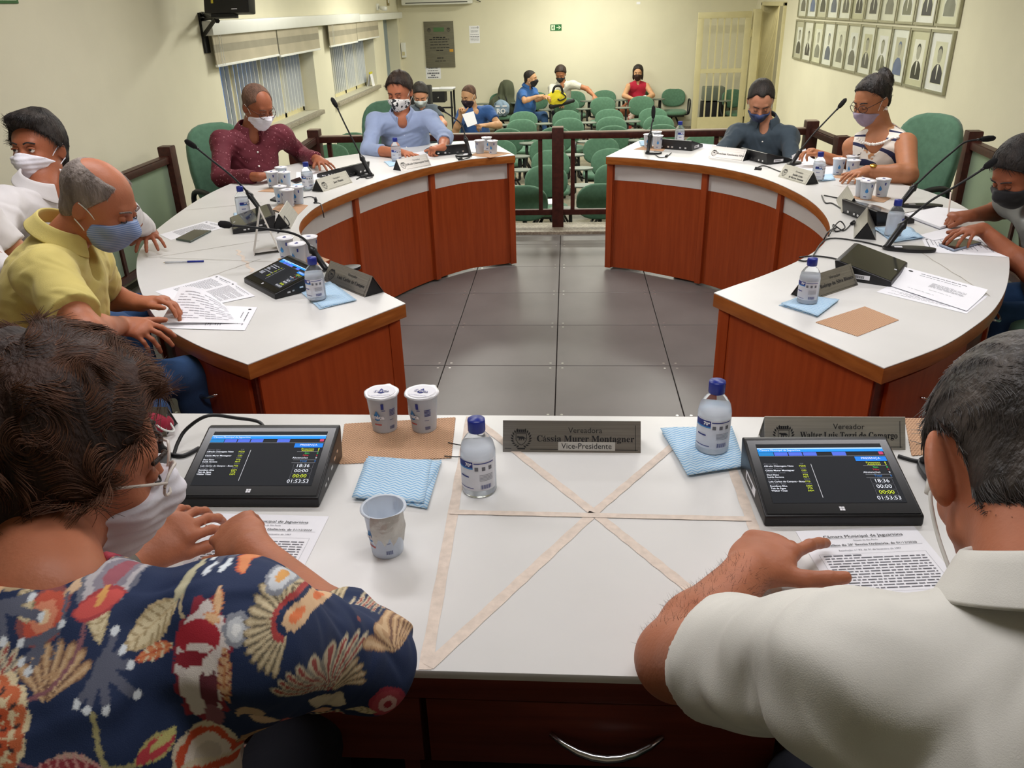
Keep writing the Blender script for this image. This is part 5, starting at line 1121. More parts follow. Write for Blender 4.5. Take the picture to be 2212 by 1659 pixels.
for k in range(26):
    p = C[0]+(C[1]-C[0])*(k+.5)/26; t = nrm(C[1]-C[0]); n_ = V3(-t[1], t[0], 0); sp.tube([tuple(p+n_*.006*math.cos(a)+V3(0, 0, .008+.007*math.sin(a))) for a in np.linspace(0, 2*math.pi, 9)], .0009, 4, cap=False)
sp.build('spiral_wire', MATS['black_matte'], nbk)
def phone(px, z, label, m=None, m2=None):
    C = [PZ(x, y, z) for x, y in px]; c0 = sum(C)/4; C = [c-c0 for c in C]; r = empty('phone', tuple(c0), 0, label, 'phone')
    MB().prism([(c[0], c[1]) for c in C], .0006, .0085).build('phone_body', m or MATS['black_plastic'], r, bevel=.003, seg=3); MB().prism([(c[0]*.93, c[1]*.93) for c in C], .0086, .0090).build('phone_screen', m2 or MATS['screen_glass_off'], r)
    return r
phone([(380, 519), (420, 499), (457, 501), (412, 525)], TZ, 'dark green phone lying beside a printed sheet on the left table', mat('phone_green', '3E4A42', .3, noise=.02)); phone([(2027, 531), (2079, 517), (2120, 527), (2060, 544)], TZ+.002, 'phone in a pale case lying on a printed sheet at the right', mat('phone_case', '8C98AC', .3, noise=.02), mat('phone_brown_glass', '2A2020', .1, spec=.7, noise=.02))
phone([(1894, 388), (1950, 384), (1958, 392), (1905, 396)], TZ, 'rose gold phone beside the elbow of the woman with the necklace', mat('phone_gold', '8F6A54', .35, metal=.4, noise=.02), mat('phone_back', '7A5A4A', .35, noise=.02)); phone([(628, 392), (648, 385), (655, 392), (640, 397)], TZ, 'small dark phone beside the cups near the man in burgundy')
phone([(268, 1180), (292, 1120), (318, 1136), (300, 1190)], DZ, 'dark phone on the front desk beside the wristwatch'); phone([(583, 434), (600, 424), (618, 427), (600, 437)], TZ, 'flat black device beside the cups behind the sideways name plate')
a, b = PZ(353, 567, TZ+.005), PZ(440, 564, TZ+.005); pe = empty('pen', tuple((a+b)/2), 0, 'blue capped ballpoint pen lying on the left table', 'pen'); o_ = (a+b)/2; MB().tube([a-o_, (a-o_)*.92], [.0008, .002], 8).build('tip', MATS['gold'], pe); MB().tube([(a-o_)*.92, (b-o_)*.2], .0038, 8).build('barrel', mat('clear_barrel', 'D5D8DC', .2, trans=.4, noise=.01), pe, smooth=True); MB().tube([(b-o_)*.2, b-o_], [.0045, .0042], 8).build('pen_cap', MATS['blue_cap'], pe, smooth=True)
# tent calendar card on the left table
A_, B_, C_ = PZ(550, 553, TZ), PZ(604, 546, TZ), PZ(577, 520, TZ); c0 = (A_+B_)/2; tcr = empty('tent_card', tuple(c0), 0, 'blank white standing tent card between the two left tablets', 'card'); bkv = V3(-.10, .13, 0); a, b = A_-c0, B_-c0
top = (a+b)/2+V3(0, 0, .185); card = mat('card_grey', 'C9C4BE', .8, noise=.02); hh = V3(-.04, .10, 0)
for nm, q in (('side', a), ('side', b)): MB().add([tuple(q), tuple(q+hh*1.2), tuple(top+hh*1.2), tuple(top)], [(0, 1, 2, 3)]) if False else None
for q in (a, b):
    mb = MB(); mb.add([tuple(q+V3(0, 0, .001)), tuple(q+hh+V3(0, 0, .001)), tuple(top+hh), tuple(top)], [(0, 1, 2, 3)]); o = mb.build('card_side', card, tcr, fix=False); md = o.modifiers.new('s', 'SOLIDIFY'); md.thickness = .0018
mb = MB(); mb.add([tuple(a+V3(0, 0, .012)), tuple(b+V3(0, 0, .012)), tuple(b+hh+V3(0, 0, .002)), tuple(a+hh+V3(0, 0, .002))], [(0, 1, 2, 3)]); mb.build('card_foot', card, tcr, fix=False)
# ------------------------------------------------------------------ cables
def cable(label, pts, z=TZ, r=.0032, plug=None):
    P = [PZ(p[0], p[1], z+(p[2] if len(p) > 2 else .004)) for p in pts]; c = P[0]; o = tube_obj('cable', [q-c for q in P], r, MATS['black_cable'], None, 7, 6); o.location = tuple(c); tag(o, label, 'cable', 'black cables'); 
    if plug: q = PZ(*plug, z+.008)-c; d = nrm(P[-1]-P[-2]); MB().tube([q-d*.02, q+d*.02], .008, 8).build('plug', MATS['black_plastic'], o)
    return o
cable('black cable looping behind the left front tablet', [(375, 985), (385, 955, .02), (405, 925, .04), (450, 898, .06), (510, 903, .04), (560, 912, .02), (575, 935, .02)], DZ, .004); cable('thin cable between the left microphone base and its tablet', [(362, 980), (395, 985), (430, 968)], DZ, .005)
cable('thin cable beside the front gel bottle', [(968, 956), (1000, 962), (1030, 960), (1000, 985), (960, 985)], DZ, .0012); cable('cable behind the right front tablet', [(1940, 985), (1975, 995), (2010, 1000)], DZ, .004)
cable('black cable crossing the right table to the nearer microphone base', [(1725, 562), (1750, 560), (1785, 517), (1850, 520), (1905, 532)], TZ); cable('black cable curving to the tablet of the empty place', [(1727, 556), (1760, 553), (1800, 558), (1830, 568)], TZ)
cable('long black cable running past the cups to the cable tangle', [(1775, 422), (1783, 438), (1800, 440), (1835, 462), (1858, 468)], TZ, plug=(1855, 465)); cable('black cable from the right cups to the cable tangle', [(1780, 422), (1810, 428), (1840, 436), (1852, 437)], TZ)
cable('coiled black cable at the inner edge of the right table', [(1790, 510), (1800, 492, .02), (1815, 478, .03), (1825, 492, .01), (1805, 500), (1800, 485, .02), (1822, 498), (1840, 482)], TZ, .003, plug=(1842, 481)); cable('black cable hanging over the inner edge of the right table', [(1806, 492), (1790, 500), (1781, 515, -.02), (1777, 525, -.06)], TZ)
cable('black cable looping beside the dark left tablet', [(575, 470), (590, 455, .03), (612, 465, .05), (625, 485, .03), (605, 494), (592, 480), (580, 475)], TZ, .003); cable('black cable trailing to the sideways plate of the left table', [(600, 503), (608, 492), (600, 480), (585, 478)], TZ, .003)
cable('black cable over the inner edge of the left table', [(655, 427), (672, 425), (685, 432), (678, 438), (692, 440, -.0), (697, 455, -.01), (700, 470, -.05)], TZ, .0028, plug=(682, 434)); cable('black cable beside the pale plate of the left table', [(770, 387), (785, 380), (792, 385), (805, 383)], TZ, .003, plug=(786, 381))
cable('black cable behind the plate of the man in light blue', [(985, 340), (995, 345), (1005, 343), (1015, 340)], TZ, .003, plug=(994, 343)); cable('black cable lying behind the necklace woman\'s plate', [(1630, 366), (1650, 358), (1690, 372), (1720, 376)], TZ, .003, plug=(1638, 364))
cable('black cable at the tablet of the far right table end', [(1415, 333), (1425, 340), (1440, 338), (1450, 330)], TZ, .003, plug=(1440, 337))
# red pouch with white cords at the left of the front desk
rp = empty('red_pouch', tuple(PZ(335, 935, DZ)), .3, 'small red fabric pouch with white cords beside the brown hair', 'pouch'); Fp = Field((-.06, -.05, -.01), (.06, .05, .06), .004); Fp.ell((0, 0, .022), (.042, .026, .024), None, .01); Fp.cutfn(lambda X, Y, Z: -Z+.001+0*X+0*Y); Fp.disp(folds(.004, 60, 4)); link('pouch_body', Fp.mesh('pouch'), fab('red', '9C1F38'), rp)
tube_obj('cord', [(.01, -.02, .03), (.03, -.035, .02), (.045, -.02, .01), (.03, .0, .035)], .0022, MATS['white_plastic'], rp)
# ------------------------------------------------------------------ SEATS
def superell(a, b, n=28, p=2.6):
    return [(a*math.copysign(abs(math.cos(t))**(2/p), math.cos(t)), b*math.copysign(abs(math.sin(t))**(2/p), math.sin(t))) for t in [2*math.pi*k/n for k in range(n)]]
def pad(mb, poly, th, place, bulge=.012):
    """soft cushion: outline swept with rounded edge; place maps (x, y, depth) to 3D"""
    n = len(poly); prof = [(.90, -th/2), (.985, -th*.36), (1.0, 0), (.985, th*.36), (.90, th/2), (.6, th/2+bulge*.7), (.25, th/2+bulge)]
    back = [(.6, -th/2-.002), (.25, -th/2-.003)]
    rings = back[::-1]+prof; V = []
    for s, d in rings:
        for x, y in poly: V.append(place(x*s, y*s, d))
    fs = [(j*n+i, j*n+(i+1) % n, (j+1)*n+(i+1) % n, (j+1)*n+i) for j in range(len(rings)-1) for i in range(n)]
    fs += [tuple(range(n))[::-1], tuple((len(rings)-1)*n+i for i in range(n))]; mb.add(V, fs); return mb
def make_seat(tablet=True):
    """auditorium armchair: origin on the floor, the sitter faces -y"""
    c = empty('writing_tablet_chair', (0, 0, 0)); poly = [(x, y*(1.0 if y < 0 else .94)) for x, y in superell(.225, .17, 26, 2.5)]
    lean = .16
    pl = lambda x, y, d: (x, .225+y*math.sin(lean)-d*math.cos(lean)+.05*(x/.225)**2*-1, .675+y*math.cos(lean)+d*math.sin(lean))
    pad(MB(), poly, .055, pl).build('backrest', MATS['green_fabric'], c, smooth=True)
    pad(MB(), superell(.225, .215, 24, 3.2), .06, lambda x, y, d: (x, y-.02, .435+d+.02*(y/-.215 if y < 0 else 0)*-.6), .012).build('seat', MATS['green_fabric'], c, smooth=True)
    MB().tube(smooth_line([(0, .08, .39), (0, .21, .39), (0, .265, .45), (0, .265, .62)], 4), .022, 8).build('back_support', MATS['chair_arm_black'], c, smooth=True)
    MB().bx(-.17, .17, -.13, .13, .355, .40).build('seat_plate', MATS['chair_arm_black'], c, bevel=.008, seg=1)
    for s in (-1, 1):
        MB().tube(smooth_line([(s*.16, .02, .375), (s*.265, .02, .385), (s*.275, -.06, .46), (s*.275, -.10, .62), (s*.275, .0, .655), (s*.275, .10, .63), (s*.272, .11, .50), (s*.262, .05, .40)], 4), [.015]*29, 7, cap=False).build('armrest', MATS['chair_arm_black'], c, smooth=True)
    for s in (-1, 1):
        MB().tube([(s*.20, -.19, .012), (s*.03, 0, .35)], .014, 6).tube([(s*.20, .19, .012), (s*.03, 0, .35)], .014, 6).tube([(s*.205, -.205, .014), (s*.205, .205, .014)], .013, 6).build('leg_frame', MATS['chair_arm_black'], c, smooth=True)
    if tablet:
        P = [(-.335+.135*math.cos(t)*1.0, -.13+.10*math.sin(t)) for t in np.linspace(0, 2*math.pi, 21)[:-1]]
        MB().prism(P, .672, .688).build('writing_tablet', MATS['grey_writing_tablet'], c, bevel=.003, seg=1); MB().tube([(-.275, -.05, .64), (-.30, -.12, .672)], .018, 6).build('tablet_hinge', MATS['chair_arm_black'], c)
    return c
seatT = make_seat(True); usedT = False; row_names = ['first', 'second', 'third', 'fourth', 'fifth', 'sixth', 'seventh', 'eighth', 'last']
ROWS = [(7.45, 408, [991, 1131, 1297, 1440]), (8.35, 356, [900, 1038, 1180.5, 1330, 1470]), (9.2, 323, [770, 900, 1045, 1190, 1319, 1450]), (10.0, 299, [712, 962, 1076, 1182, 1298, 1412, 1517]),
        (10.9, 273, [760, 880, 987, 1094.7, 1199, 1323, 1430]), (11.75, 255, [1019, 1126, 1228, 1321, 1422]), (12.6, 239, [1130, 1223, 1316, 1410]), (14.2, 207, [1223, 1302, 1385.5]), (15.3, 193, [1082, 1158, 1240, 1306, 1378, 1456])]
seat_pos = {}
for ri, (k, ty, xs) in enumerate(ROWS):
    for ci, px in enumerate(xs):
        p = PA(px, ty, k); x, y = p[0], p[1]
        c = seatT if not usedT else copy_tree(seatT); usedT = True
        c.location = (x, y-.18, AF); c.rotation_euler = (0, 0, random.uniform(-.04, .04)+(0 if ri < 8 else .0)); c.location.y = y-.20
        n = len(xs); lab = 'green writing-tablet chair, %s row behind the railing, %s of %d from the left' % (row_names[ri], ['first', 'second', 'third', 'fourth', 'fifth', 'sixth', 'seventh'][ci], n)
        tag(c, lab, 'chair', 'green writing-tablet chairs in the public seating'); seat_pos[(ri, ci)] = (x, y-.20)
        # rows face the council: the sitter looks to -y, the backs are seen from behind here
# high-backed council chairs
def make_exec():
    c = empty('high_back_chair', (0, 0, 0)); lean = .12
    P = [(x*(1.0-.10*max(0, -y)/.33), y) for x, y in superell(.235, .30, 28, 3.0)]
    pad(MB(), P, .07, lambda x, y, d: (x, .26+y*math.sin(lean)-d*math.cos(lean)-.06*(x/.25)**2, .77+y*math.cos(lean)+d*math.sin(lean)), .02).build('backrest', MATS['green_fabric'], c, smooth=True)
    pad(MB(), superell(.25, .24, 24, 3.2), .08, lambda x, y, d: (x, y, .46+d), .015).build('seat', MATS['green_fabric'], c, smooth=True)
    MB().bx(-.12, .12, -.10, .25, .38, .42).build('seat_plate', MATS['chair_arm_black'], c, bevel=.008); MB().tube([(0, .24, .40), (0, .31, .45), (0, .33, .70)], .025, 8).build('back_support', MATS['chair_arm_black'], c)
    for s in (-1, 1): MB().tube(smooth_line([(s*.14, .04, .40), (s*.28, .04, .41), (s*.295, -.02, .52), (s*.295, -.14, .665), (s*.295, .06, .675), (s*.29, .13, .60), (s*.285, .10, .45)], 4), .018, 8).build('armrest', MATS['chair_arm_black'], c, smooth=True)
    MB().lathe([(.028, .08), (.028, .38)], 12).build('gas_column', MATS['chair_arm_black'], c)
    for k in range(5):
        a = 2*math.pi*k/5+.3; l = MB().tube([(0, 0, .10), (.29*math.cos(a), .29*math.sin(a), .07)], [.025, .016], 8).build('base_arm', MATS['chair_arm_black'], c); w_ = MB().lathe([(1e-4, -.02), (.027, -.02), (.027, .02), (1e-4, .02)], 12, (0, 0, 0)).build('castor', MATS['black_matte'], l); w_.location = (.29*math.cos(a), .29*math.sin(a), .029); w_.rotation_euler = (math.pi/2, 0, a)
    return c
ex = make_exec(); usedE = False
def set_exec(x, y, face, label, z=0):
    """face: direction the sitter looks"""
    global usedE
    c = copy_tree(ex) if usedE else ex; usedE = True; c.location = (x, y, z); c.rotation_euler = (0, 0, math.atan2(face[1], face[0])+math.pi/2); tag(c, label, 'chair', 'green high-backed council chairs'); return c
# ------------------------------------------------------------------ THINGS ON THE BACK AND SIDE WALLS
def wall_rect(mb, y, x0, x1, z0, z1): mb.add([(x0, y, z0), (x1, y, z0), (x1, y, z1), (x0, y, z1)], [(0, 1, 2, 3)])
RW = RM(Vector((1, 0, 0)), Vector((0, 0, 1)), Vector((0, -1, 0)))
def wall_box(name, p0, p1, th, m, label, cat, yw=YB, bevel=.002):
    a, b = PY(*p0, yw), PY(*p1, yw); e = empty(name, ((a[0]+b[0])/2, yw, (a[2]+b[2])/2), 0, label, cat); w_, h_ = abs(b[0]-a[0]), abs(a[2]-b[2]); MB().bx(-w_/2, w_/2, -th, -.001, -h_/2, h_/2).build('panel', m, e, bevel=bevel); return e, w_, h_
e, w_, h_ = wall_box('wall_plaque', (915, 47), (984, 145), .02, mat('slate_plaque', '6E6A5A', .6, noise=.15, nscale=5, stretch=(1, 1, 14)), 'dark grey engraved plaque on the back wall with a green and an orange patch', 'plaque')
gp = MB(); wall_rect(gp, -.0215, -w_*.18, w_*.18, h_*.28, h_*.37); gp.build('green_patch', mat('patch_green', '4E7048', .7, noise=.1), e, fix=False); gp = MB(); wall_rect(gp, -.0215, w_*.33, w_*.46, -h_*.16, -h_*.10); gp.build('orange_patch', mat('patch_orange', 'D09A38', .7, noise=.1), e, fix=False)
for sx in (-.33, .33):
    m_ = MB(); crest(m_, 1.6); o = m_.build('emblem', MATS['black_ink'], e, fix=False); o.matrix_local = Matrix.Translation((w_*sx, -.0216, h_*.32))@RW.to_4x4()
pq = MB(); R = random.Random(3)
for v, l, hh in ((.155, .42, .016), (.115, .68, .012), (.06, .62, .012), (.0, .62, .012), (-.065, .66, .012), (-.125, .24, .016), (-.29, .22, .016), (-.355, .36, .012)):
    u = -l/2
    while u < l/2-.03: q = min(R.uniform(.06, .14), l/2-u); wall_rect(pq, -.0216, w_*u, w_*(u+q), h_*v-.5*hh, h_*v+.5*hh); u += q+.02
pq.build('engraved_text', MATS['black_ink'], e, fix=False)
def notice(p0, p1, label, rows, crestx=None):
    e, w_, h_ = wall_box('paper_notice', p0, p1, .0015, MATS['white_paper'], label, 'notice', bevel=0); pq = MB()
    for v, l, hh in rows:
        u = -l/2
        while u < l/2-.03: q = min(R.uniform(.05, .16), l/2-u); wall_rect(pq, -.0022, w_*u, w_*(u+q), h_*v-.5*hh, h_*v+.5*hh); u += q+.025
    pq.build('printed_text', MATS['grey_ink'], e, fix=False)
    if crestx: m_ = MB(); crest(m_, .8); o = m_.build('crest', MATS['black_ink'], e, fix=False); o.matrix_local = Matrix.Translation((w_*crestx, -.0024, h_*.40))@RW.to_4x4()
notice((1013, 56), (1037, 93), 'small white notice on the back wall right of the plaque', [(.38, .6, .008), (.22, .7, .007), (.15, .7, .007), (.0, .8, .007), (-.12, .9, .014), (-.2, .8, .006), (-.28, .8, .006), (-.36, .8, .006)], .33)
notice((919, 144), (953, 170), 'white notice taped below the plaque on the back wall', [(.36, .6, .016), (.16, .66, .016), (-.05, .8, .026), (-.22, .3, .02), (-.38, .74, .018)])
notice((1379-4, 4), (1379+4, 9), 'tiny white sticker high on the back wall', [])
e, w_, h_ = wall_box('exit_sign', (1189, 53), (1213, 66), .006, MATS['exit_green'], 'green emergency exit sign with running figure and arrow', 'sign', bevel=0)
o = e.children[0]; m_ = MB(); wall_rect(m_, -.0065, -w_*.42, -w_*.10, -h_*.40, h_*.40); m_.build('figure_field', MATS['exit_white'], e, fix=False)
m_ = MB()
def bar(x0, z0, x1, z1, t=.0045):
    a = Vector((x0, 0, z0)); b = Vector((x1, 0, z1)); n = Vector((-(b-a).z, 0, (b-a).x)).normalized()*t; m_.add([(p.x*w_, -.0075, p.z*h_) for p in (a, b)] and [((a-n/w_).x*w_, -.0075, a.z*h_-n.z), (b.x*w_-n.x, -.0075, b.z*h_-n.z), (b.x*w_+n.x, -.0075, b.z*h_+n.z), (a.x*w_+n.x, -.0075, a.z*h_+n.z)], [(0, 1, 2, 3)])
bar(-.24, .16, -.27, -.06, .008); bar(-.27, -.06, -.19, -.2); bar(-.19, -.2, -.22, -.36); bar(-.27, -.06, -.34, -.2); bar(-.34, -.2, -.40, -.22); bar(-.24, .12, -.15, .04); bar(-.25, .12, -.34, .04); m_.add([(-.235*w_+.007*math.cos(a), -.0075, .27*h_+.007*math.sin(a)) for a in np.linspace(0, 6.28, 11)[:-1]], [tuple(range(10))]); m_.build('running_figure', MATS['exit_green'], e, fix=False)
m_ = MB(); m_.add([(w_*x, -.0066, h_*z) for x, z in ((.04, -.07), (.27, -.07), (.27, .07), (.04, .07))]+[(w_*x, -.0066, h_*z) for x, z in ((.24, -.3), (.45, 0), (.24, .3), (.36-.16, .3), (.33, 0), (.20, -.3))], [(0, 1, 2, 3), (4, 5, 8), (5, 6, 7), (8, 5, 7), (8, 9, 4)]); m_.build('arrow', MATS['exit_white'], e, fix=False)
e, w_, h_ = wall_box('air_conditioner', (868, -40), (1022, 8), .24, MATS['white_plastic'], 'white air conditioner high on the back wall, cut by the top edge', 'air conditioner', bevel=.03); MB().bx(-w_*.44, w_*.44, -.243, -.2, -h_/2+.03, -h_/2+.045).build('vent_slot', mat('vent_dark', '4A4A46', .6, noise=.05), e)
tag(tube_obj('wall_hook', [(PY(1030, 2, YB)[0]-.03, YB-.01, PY(1030, 2, YB)[2]+.03), (PY(1030, 2, YB)[0], YB-.05, PY(1030, 2, YB)[2]+.02), (PY(1036, 6, YB)[0]+.02, YB-.03, PY(1036, 4, YB)[2])], .008, MATS['black_plastic']), 'small dark hook on the back wall beside the air conditioner', 'hook')
for p0, p1, lb in (((1655, -8), (1663, 14), 'grey switch plate high on the back wall right of the exit sign'), ((833, -10), (840, 12), 'brown switch plate high in the back left corner')):
    if p0[0] > 1000: e, w_, h_ = wall_box('switch_plate', p0, p1, .012, MATS['white_plastic'], lb, 'switch'); MB().bx(-w_*.25, w_*.25, -.016, -.01, -h_*.2, h_*.2).build('rocker', MATS['cream_metal'], e)
def lwall(name, p0, p1, th, m, label, cat, part='panel'):
    a, b = PX(*p0, XL), PX(*p1, XL); e = empty(name, (XL, (a[1]+b[1])/2, (a[2]+b[2])/2), 0, label, cat); MB().bx(.001, th, -abs(a[1]-b[1])/2, abs(a[1]-b[1])/2, -abs(a[2]-b[2])/2, abs(a[2]-b[2])/2).build(part, m, e, bevel=.004); return e, abs(a[1]-b[1]), abs(a[2]-b[2])
e, w_, h_ = wall_box('dispenser', (867, 92), (879, 124), .09, MATS['white_plastic'], 'white box dispenser on the back wall beside the corner', 'dispenser', bevel=.012); MB().bx(-w_*.3, w_*.3, -.092, -.088, -h_*.35, -h_*.1).build('slot', MATS['cream_metal'], e)
e, w_, h_ = lwall('switch_plate', (834, -6), (840, 12), .014, mat('brown_plate', '8A7B4E', .5, noise=.05), 'brownish switch plate above the casing near the back left corner', 'switch'); MB().bx(.014, .018, -w_*.2, w_*.2, -h_*.2, h_*.2).build('rocker', MATS['white_plastic'], e)
cmr = PX(814, 15, XL); e = empty('wall_camera', tuple(cmr), 0, 'small white camera on the left wall above the casing', 'camera'); MB().bx(.0, .03, -.05, .05, -.05, .05).build('mount', MATS['white_plastic'], e, bevel=.006); MB().tube([(.03, 0, 0), (.10, -.06, -.02), (.17, -.12, -.03)], [.02, .035, .035], 12).build('camera_body', MATS['white_plastic'], e, smooth=True)
# television on its bracket
tvp = PX(436, 55, XL); e = empty('wall_television', tuple(tvp), 0, 'black television on an angled wall bracket at the top left', 'television')
def tl(x, y, k): return Vector(PA(x, y, k)-tvp)
k0 = float((tvp-CP)@CF)
MB().bx(.001, .02, -.05, .05, -.22, .10).build('bracket_plate', MATS['black_matte'], e); MB().tube([tl(438, 30, k0), tl(470, 45, k0-.3)], .02, 6).tube([tl(440, 76, k0), tl(466, 40, k0-.3)], .016, 6).tube([tl(438, 42, k0), tl(466, 38, k0-.3)], .014, 6).build('bracket_arm', MATS['black_matte'], e)
ax, az = tl(449, 32, k0-.45), tl(546, 30, k0-.55); d = (az-ax); rz = math.atan2(d.y, d.x); ctr = (ax+az)/2
tv = MB().box((0, 0, .30), (d.length, .10, .60)).build('television_body', MATS['black_plastic'], e, bevel=.015); tv.matrix_local = Matrix.Translation(ctr)@Matrix.Rotation(rz, 4, 'Z')@Matrix.Rotation(-.18, 4, 'X')
o = MB().box((d.length*.18, -.052, .030), (.05, .002, .006)).build('badge', MATS['white_paper'], tv); o = MB().box((-.05, -.0, -.01), (d.length*.5, .07, .03)).build('speaker_bar', MATS['black_matte'], tv); o = MB().box((-d.length*.30, -.052, .12), (.02, .002, .09)).build('energy_sticker', mat('sticker_yellow', 'C9B83A', .6, noise=.03), tv)
tube_obj('tv_cable', [tl(417, -5, k0), tl(420, 12, k0), tl(428, 26, k0), tl(438, 30, k0-.1)], .008, MATS['black_cable'], e)
e, w_, h_ = lwall('wall_sign', (-30, -30), (38, 8), .01, mat('sign_green', '3E6B3A', .6, noise=.08), 'green sign on the left wall cut by the top left corner', 'sign'); MB().bx(.0101, .0115, -w_*.42, w_*.42, -h_*.3, h_*.1).build('pale_field', MATS['exit_white'], e)
# portrait frames on the right wall
gm = mat('silver_frame', 'A8A690', .35, metal=.6, noise=.05); GP = 'silver framed portraits on the right wall'; FW, FH = .495, .535; yA = 7.93; zB = .905
tones = ['4A4A42', '3A3A3A', '7C7E70', '5A6270', '77776A', '6A6A60', '55564E', '72735F', '5D6C8C', '2E2E28', '33333A']; papers = ['B9B8A0', 'DADACB', 'CFCFB4', 'DADCD0', 'D3D4C2', 'D5D6C4', 'DADCCF', 'D2D3BF', 'D9DCD4', 'BEBD9E', 'DCDDD8']
def portrait(yc, zc, idx, row, label):
    e = empty('portrait_frame', (XR, yc, zc), 0, label, 'picture', GP); w2, h2 = FW/2-.008, FH/2; fr = MB(); t = .022
    fr.bx(-.03, -.001, -w2, w2, h2-t, h2).bx(-.03, -.001, -w2, w2, -h2, -h2+t).bx(-.03, -.001, -w2, -w2+t, -h2+t, h2-t).bx(-.03, -.001, w2-t, w2, -h2+t, h2-t); fr.build('frame', gm, e)
    MB().bx(-.014, -.008, -w2+t, w2-t, -h2+t, h2-t).build('mount_paper', mat('mount_%s' % papers[idx], papers[idx], .25, spec=.6, noise=.03), e)
    sc_ = .68; mk = mat('portrait_tone_%s' % tones[idx], tones[idx], .35, spec=.5, noise=.12, nscale=9); fk = mat('portrait_face', '8E8C7C' if row else 'A2A190', .4, noise=.12, nscale=12)
    def flat(pts, x, nm, m_): q = MB(); q.add([(x, -u, v) for u, v in pts], [tuple(range(len(pts)))]); return q.build(nm, m_, e, fix=False)
    flat([(-.13, -.19), (.13, -.19), (.13, .17), (-.13, .17)], -.0145, 'photo_backdrop', mat('backdrop_%s' % papers[idx], papers[(idx+3) % 11], .35, noise=.06))
    flat([(-.115, -.185), (.115, -.185), (.112, -.09), (.075, -.045), (.03, -.02), (-.03, -.02), (-.075, -.045), (-.112, -.09)], -.0150, 'bust', mk)
    flat([(.048*math.cos(a), .055+.068*math.sin(a)) for a in np.linspace(0, 2*math.pi, 19)[:-1]]+[], -.0153, 'face', fk)
    flat([(.05*math.cos(a), .075+.06*math.sin(a)) for a in np.linspace(-.1, math.pi+.1, 12)]+[(-.035, .10), (0, .115), (.035, .10)], -.0156, 'hair', mk)
    if idx in (1, 6, 7, 9, 10): flat([(-.018, -.025), (.018, -.025), (.004, -.15), (-.004, -.15)], -.0156, 'shirt_front', mat('mount_DADACB', 'DADACB', .3, noise=.02))
    return e
for row, z in ((0, zB+FH/2), (1, zB+FH*1.5+.03)):
    for k in range(11):
        yc = yA+FW*(10-k)+FW/2-.02*row; idx = k if row == 0 else (k*3+5) % 11
        portrait(yc, z, idx, row, 'portrait in silver frame, %s row on the right wall, %s from the far end' % ('lower' if row == 0 else 'upper', ['first', 'second', 'third', 'fourth', 'fifth', 'sixth', 'seventh', 'eighth', 'ninth', 'tenth', 'eleventh'][k]))
# barred gate standing open near the right doorway
yg = 15.55; gl_, gr_ = PY(1509, 27, yg), PY(1625, 24, yg); gb = float(PY(1494, 283, yg)[2]); gt = float(gl_[2]); gw = float(gr_[0]-gl_[0]); e = empty('barred_gate', (gl_[0], yg, gb), 0, 'open cream metal gate with vertical bars near the back right corner', 'gate'); H = gt-gb
cm = MATS['cream_metal']; MB().bx(0, gw, -.02, .02, H-.10, H).build('top_rail', cm, e, bevel=.003); MB().bx(0, .10, -.02, .02, 0, H-.1).build('stile', cm, e, bevel=.003); MB().bx(gw-.10, gw, -.02, .02, 0, H-.1).build('stile', cm, e, bevel=.003); MB().bx(.1, gw-.1, -.02, .02, 0, .24).build('kick_panel', cm, e); MB().bx(.1, gw-.1, -.02, .02, H*.5, H*.5+.07).build('middle_rail', cm, e)
for k in range(5):
    x = .1+(gw-.2)*(k+1)/6
    for a, b in ((.24, H*.5), (H*.5+.07, H-.1)): MB().bx(x-.012, x+.012, -.01, .01, a, b).build('bar', cm, e)
for z in (.3, H-.35): MB().lathe([(.018, -.06), (.018, .06)], 10, (gw+.012, 0, z)).build('hinge', cm, e)
struct(MB().bx(gl_[0]+gw+.03, gl_[0]+gw+.15, yg-.1, yg+.1, AF, gt+.03).build('trim_3', cm, bevel=.004), 'cream post carrying the barred gate')
# store behind the gate
p = PY(1540, 262, 16.0); bk = empty('projector_case', (p[0]-.02, 16.1, AF), 0, 'grey and black case stored behind the barred gate', 'case'); MB().bx(-.2, .2, -.15, .15, 0, .62).build('case_body', MATS['black_matte'], bk, bevel=.01); MB().bx(-.19, .19, -.16, .14, .64, .88).build('grey_cover', MATS['grey_writing_tablet'], bk, bevel=.02)
for xx, rz_, lb in ((1572, .3, 'green chair stored behind the barred gate'),):
    c = copy_tree(seatT); q = PY(xx, 250, 16.0); c.location = (q[0]+.12, 15.95 if xx == 1565 else 15.8, AF); c.rotation_euler = (0, 0, rz_); tag(c, lb, 'chair', 'green writing-tablet chairs in the public seating')
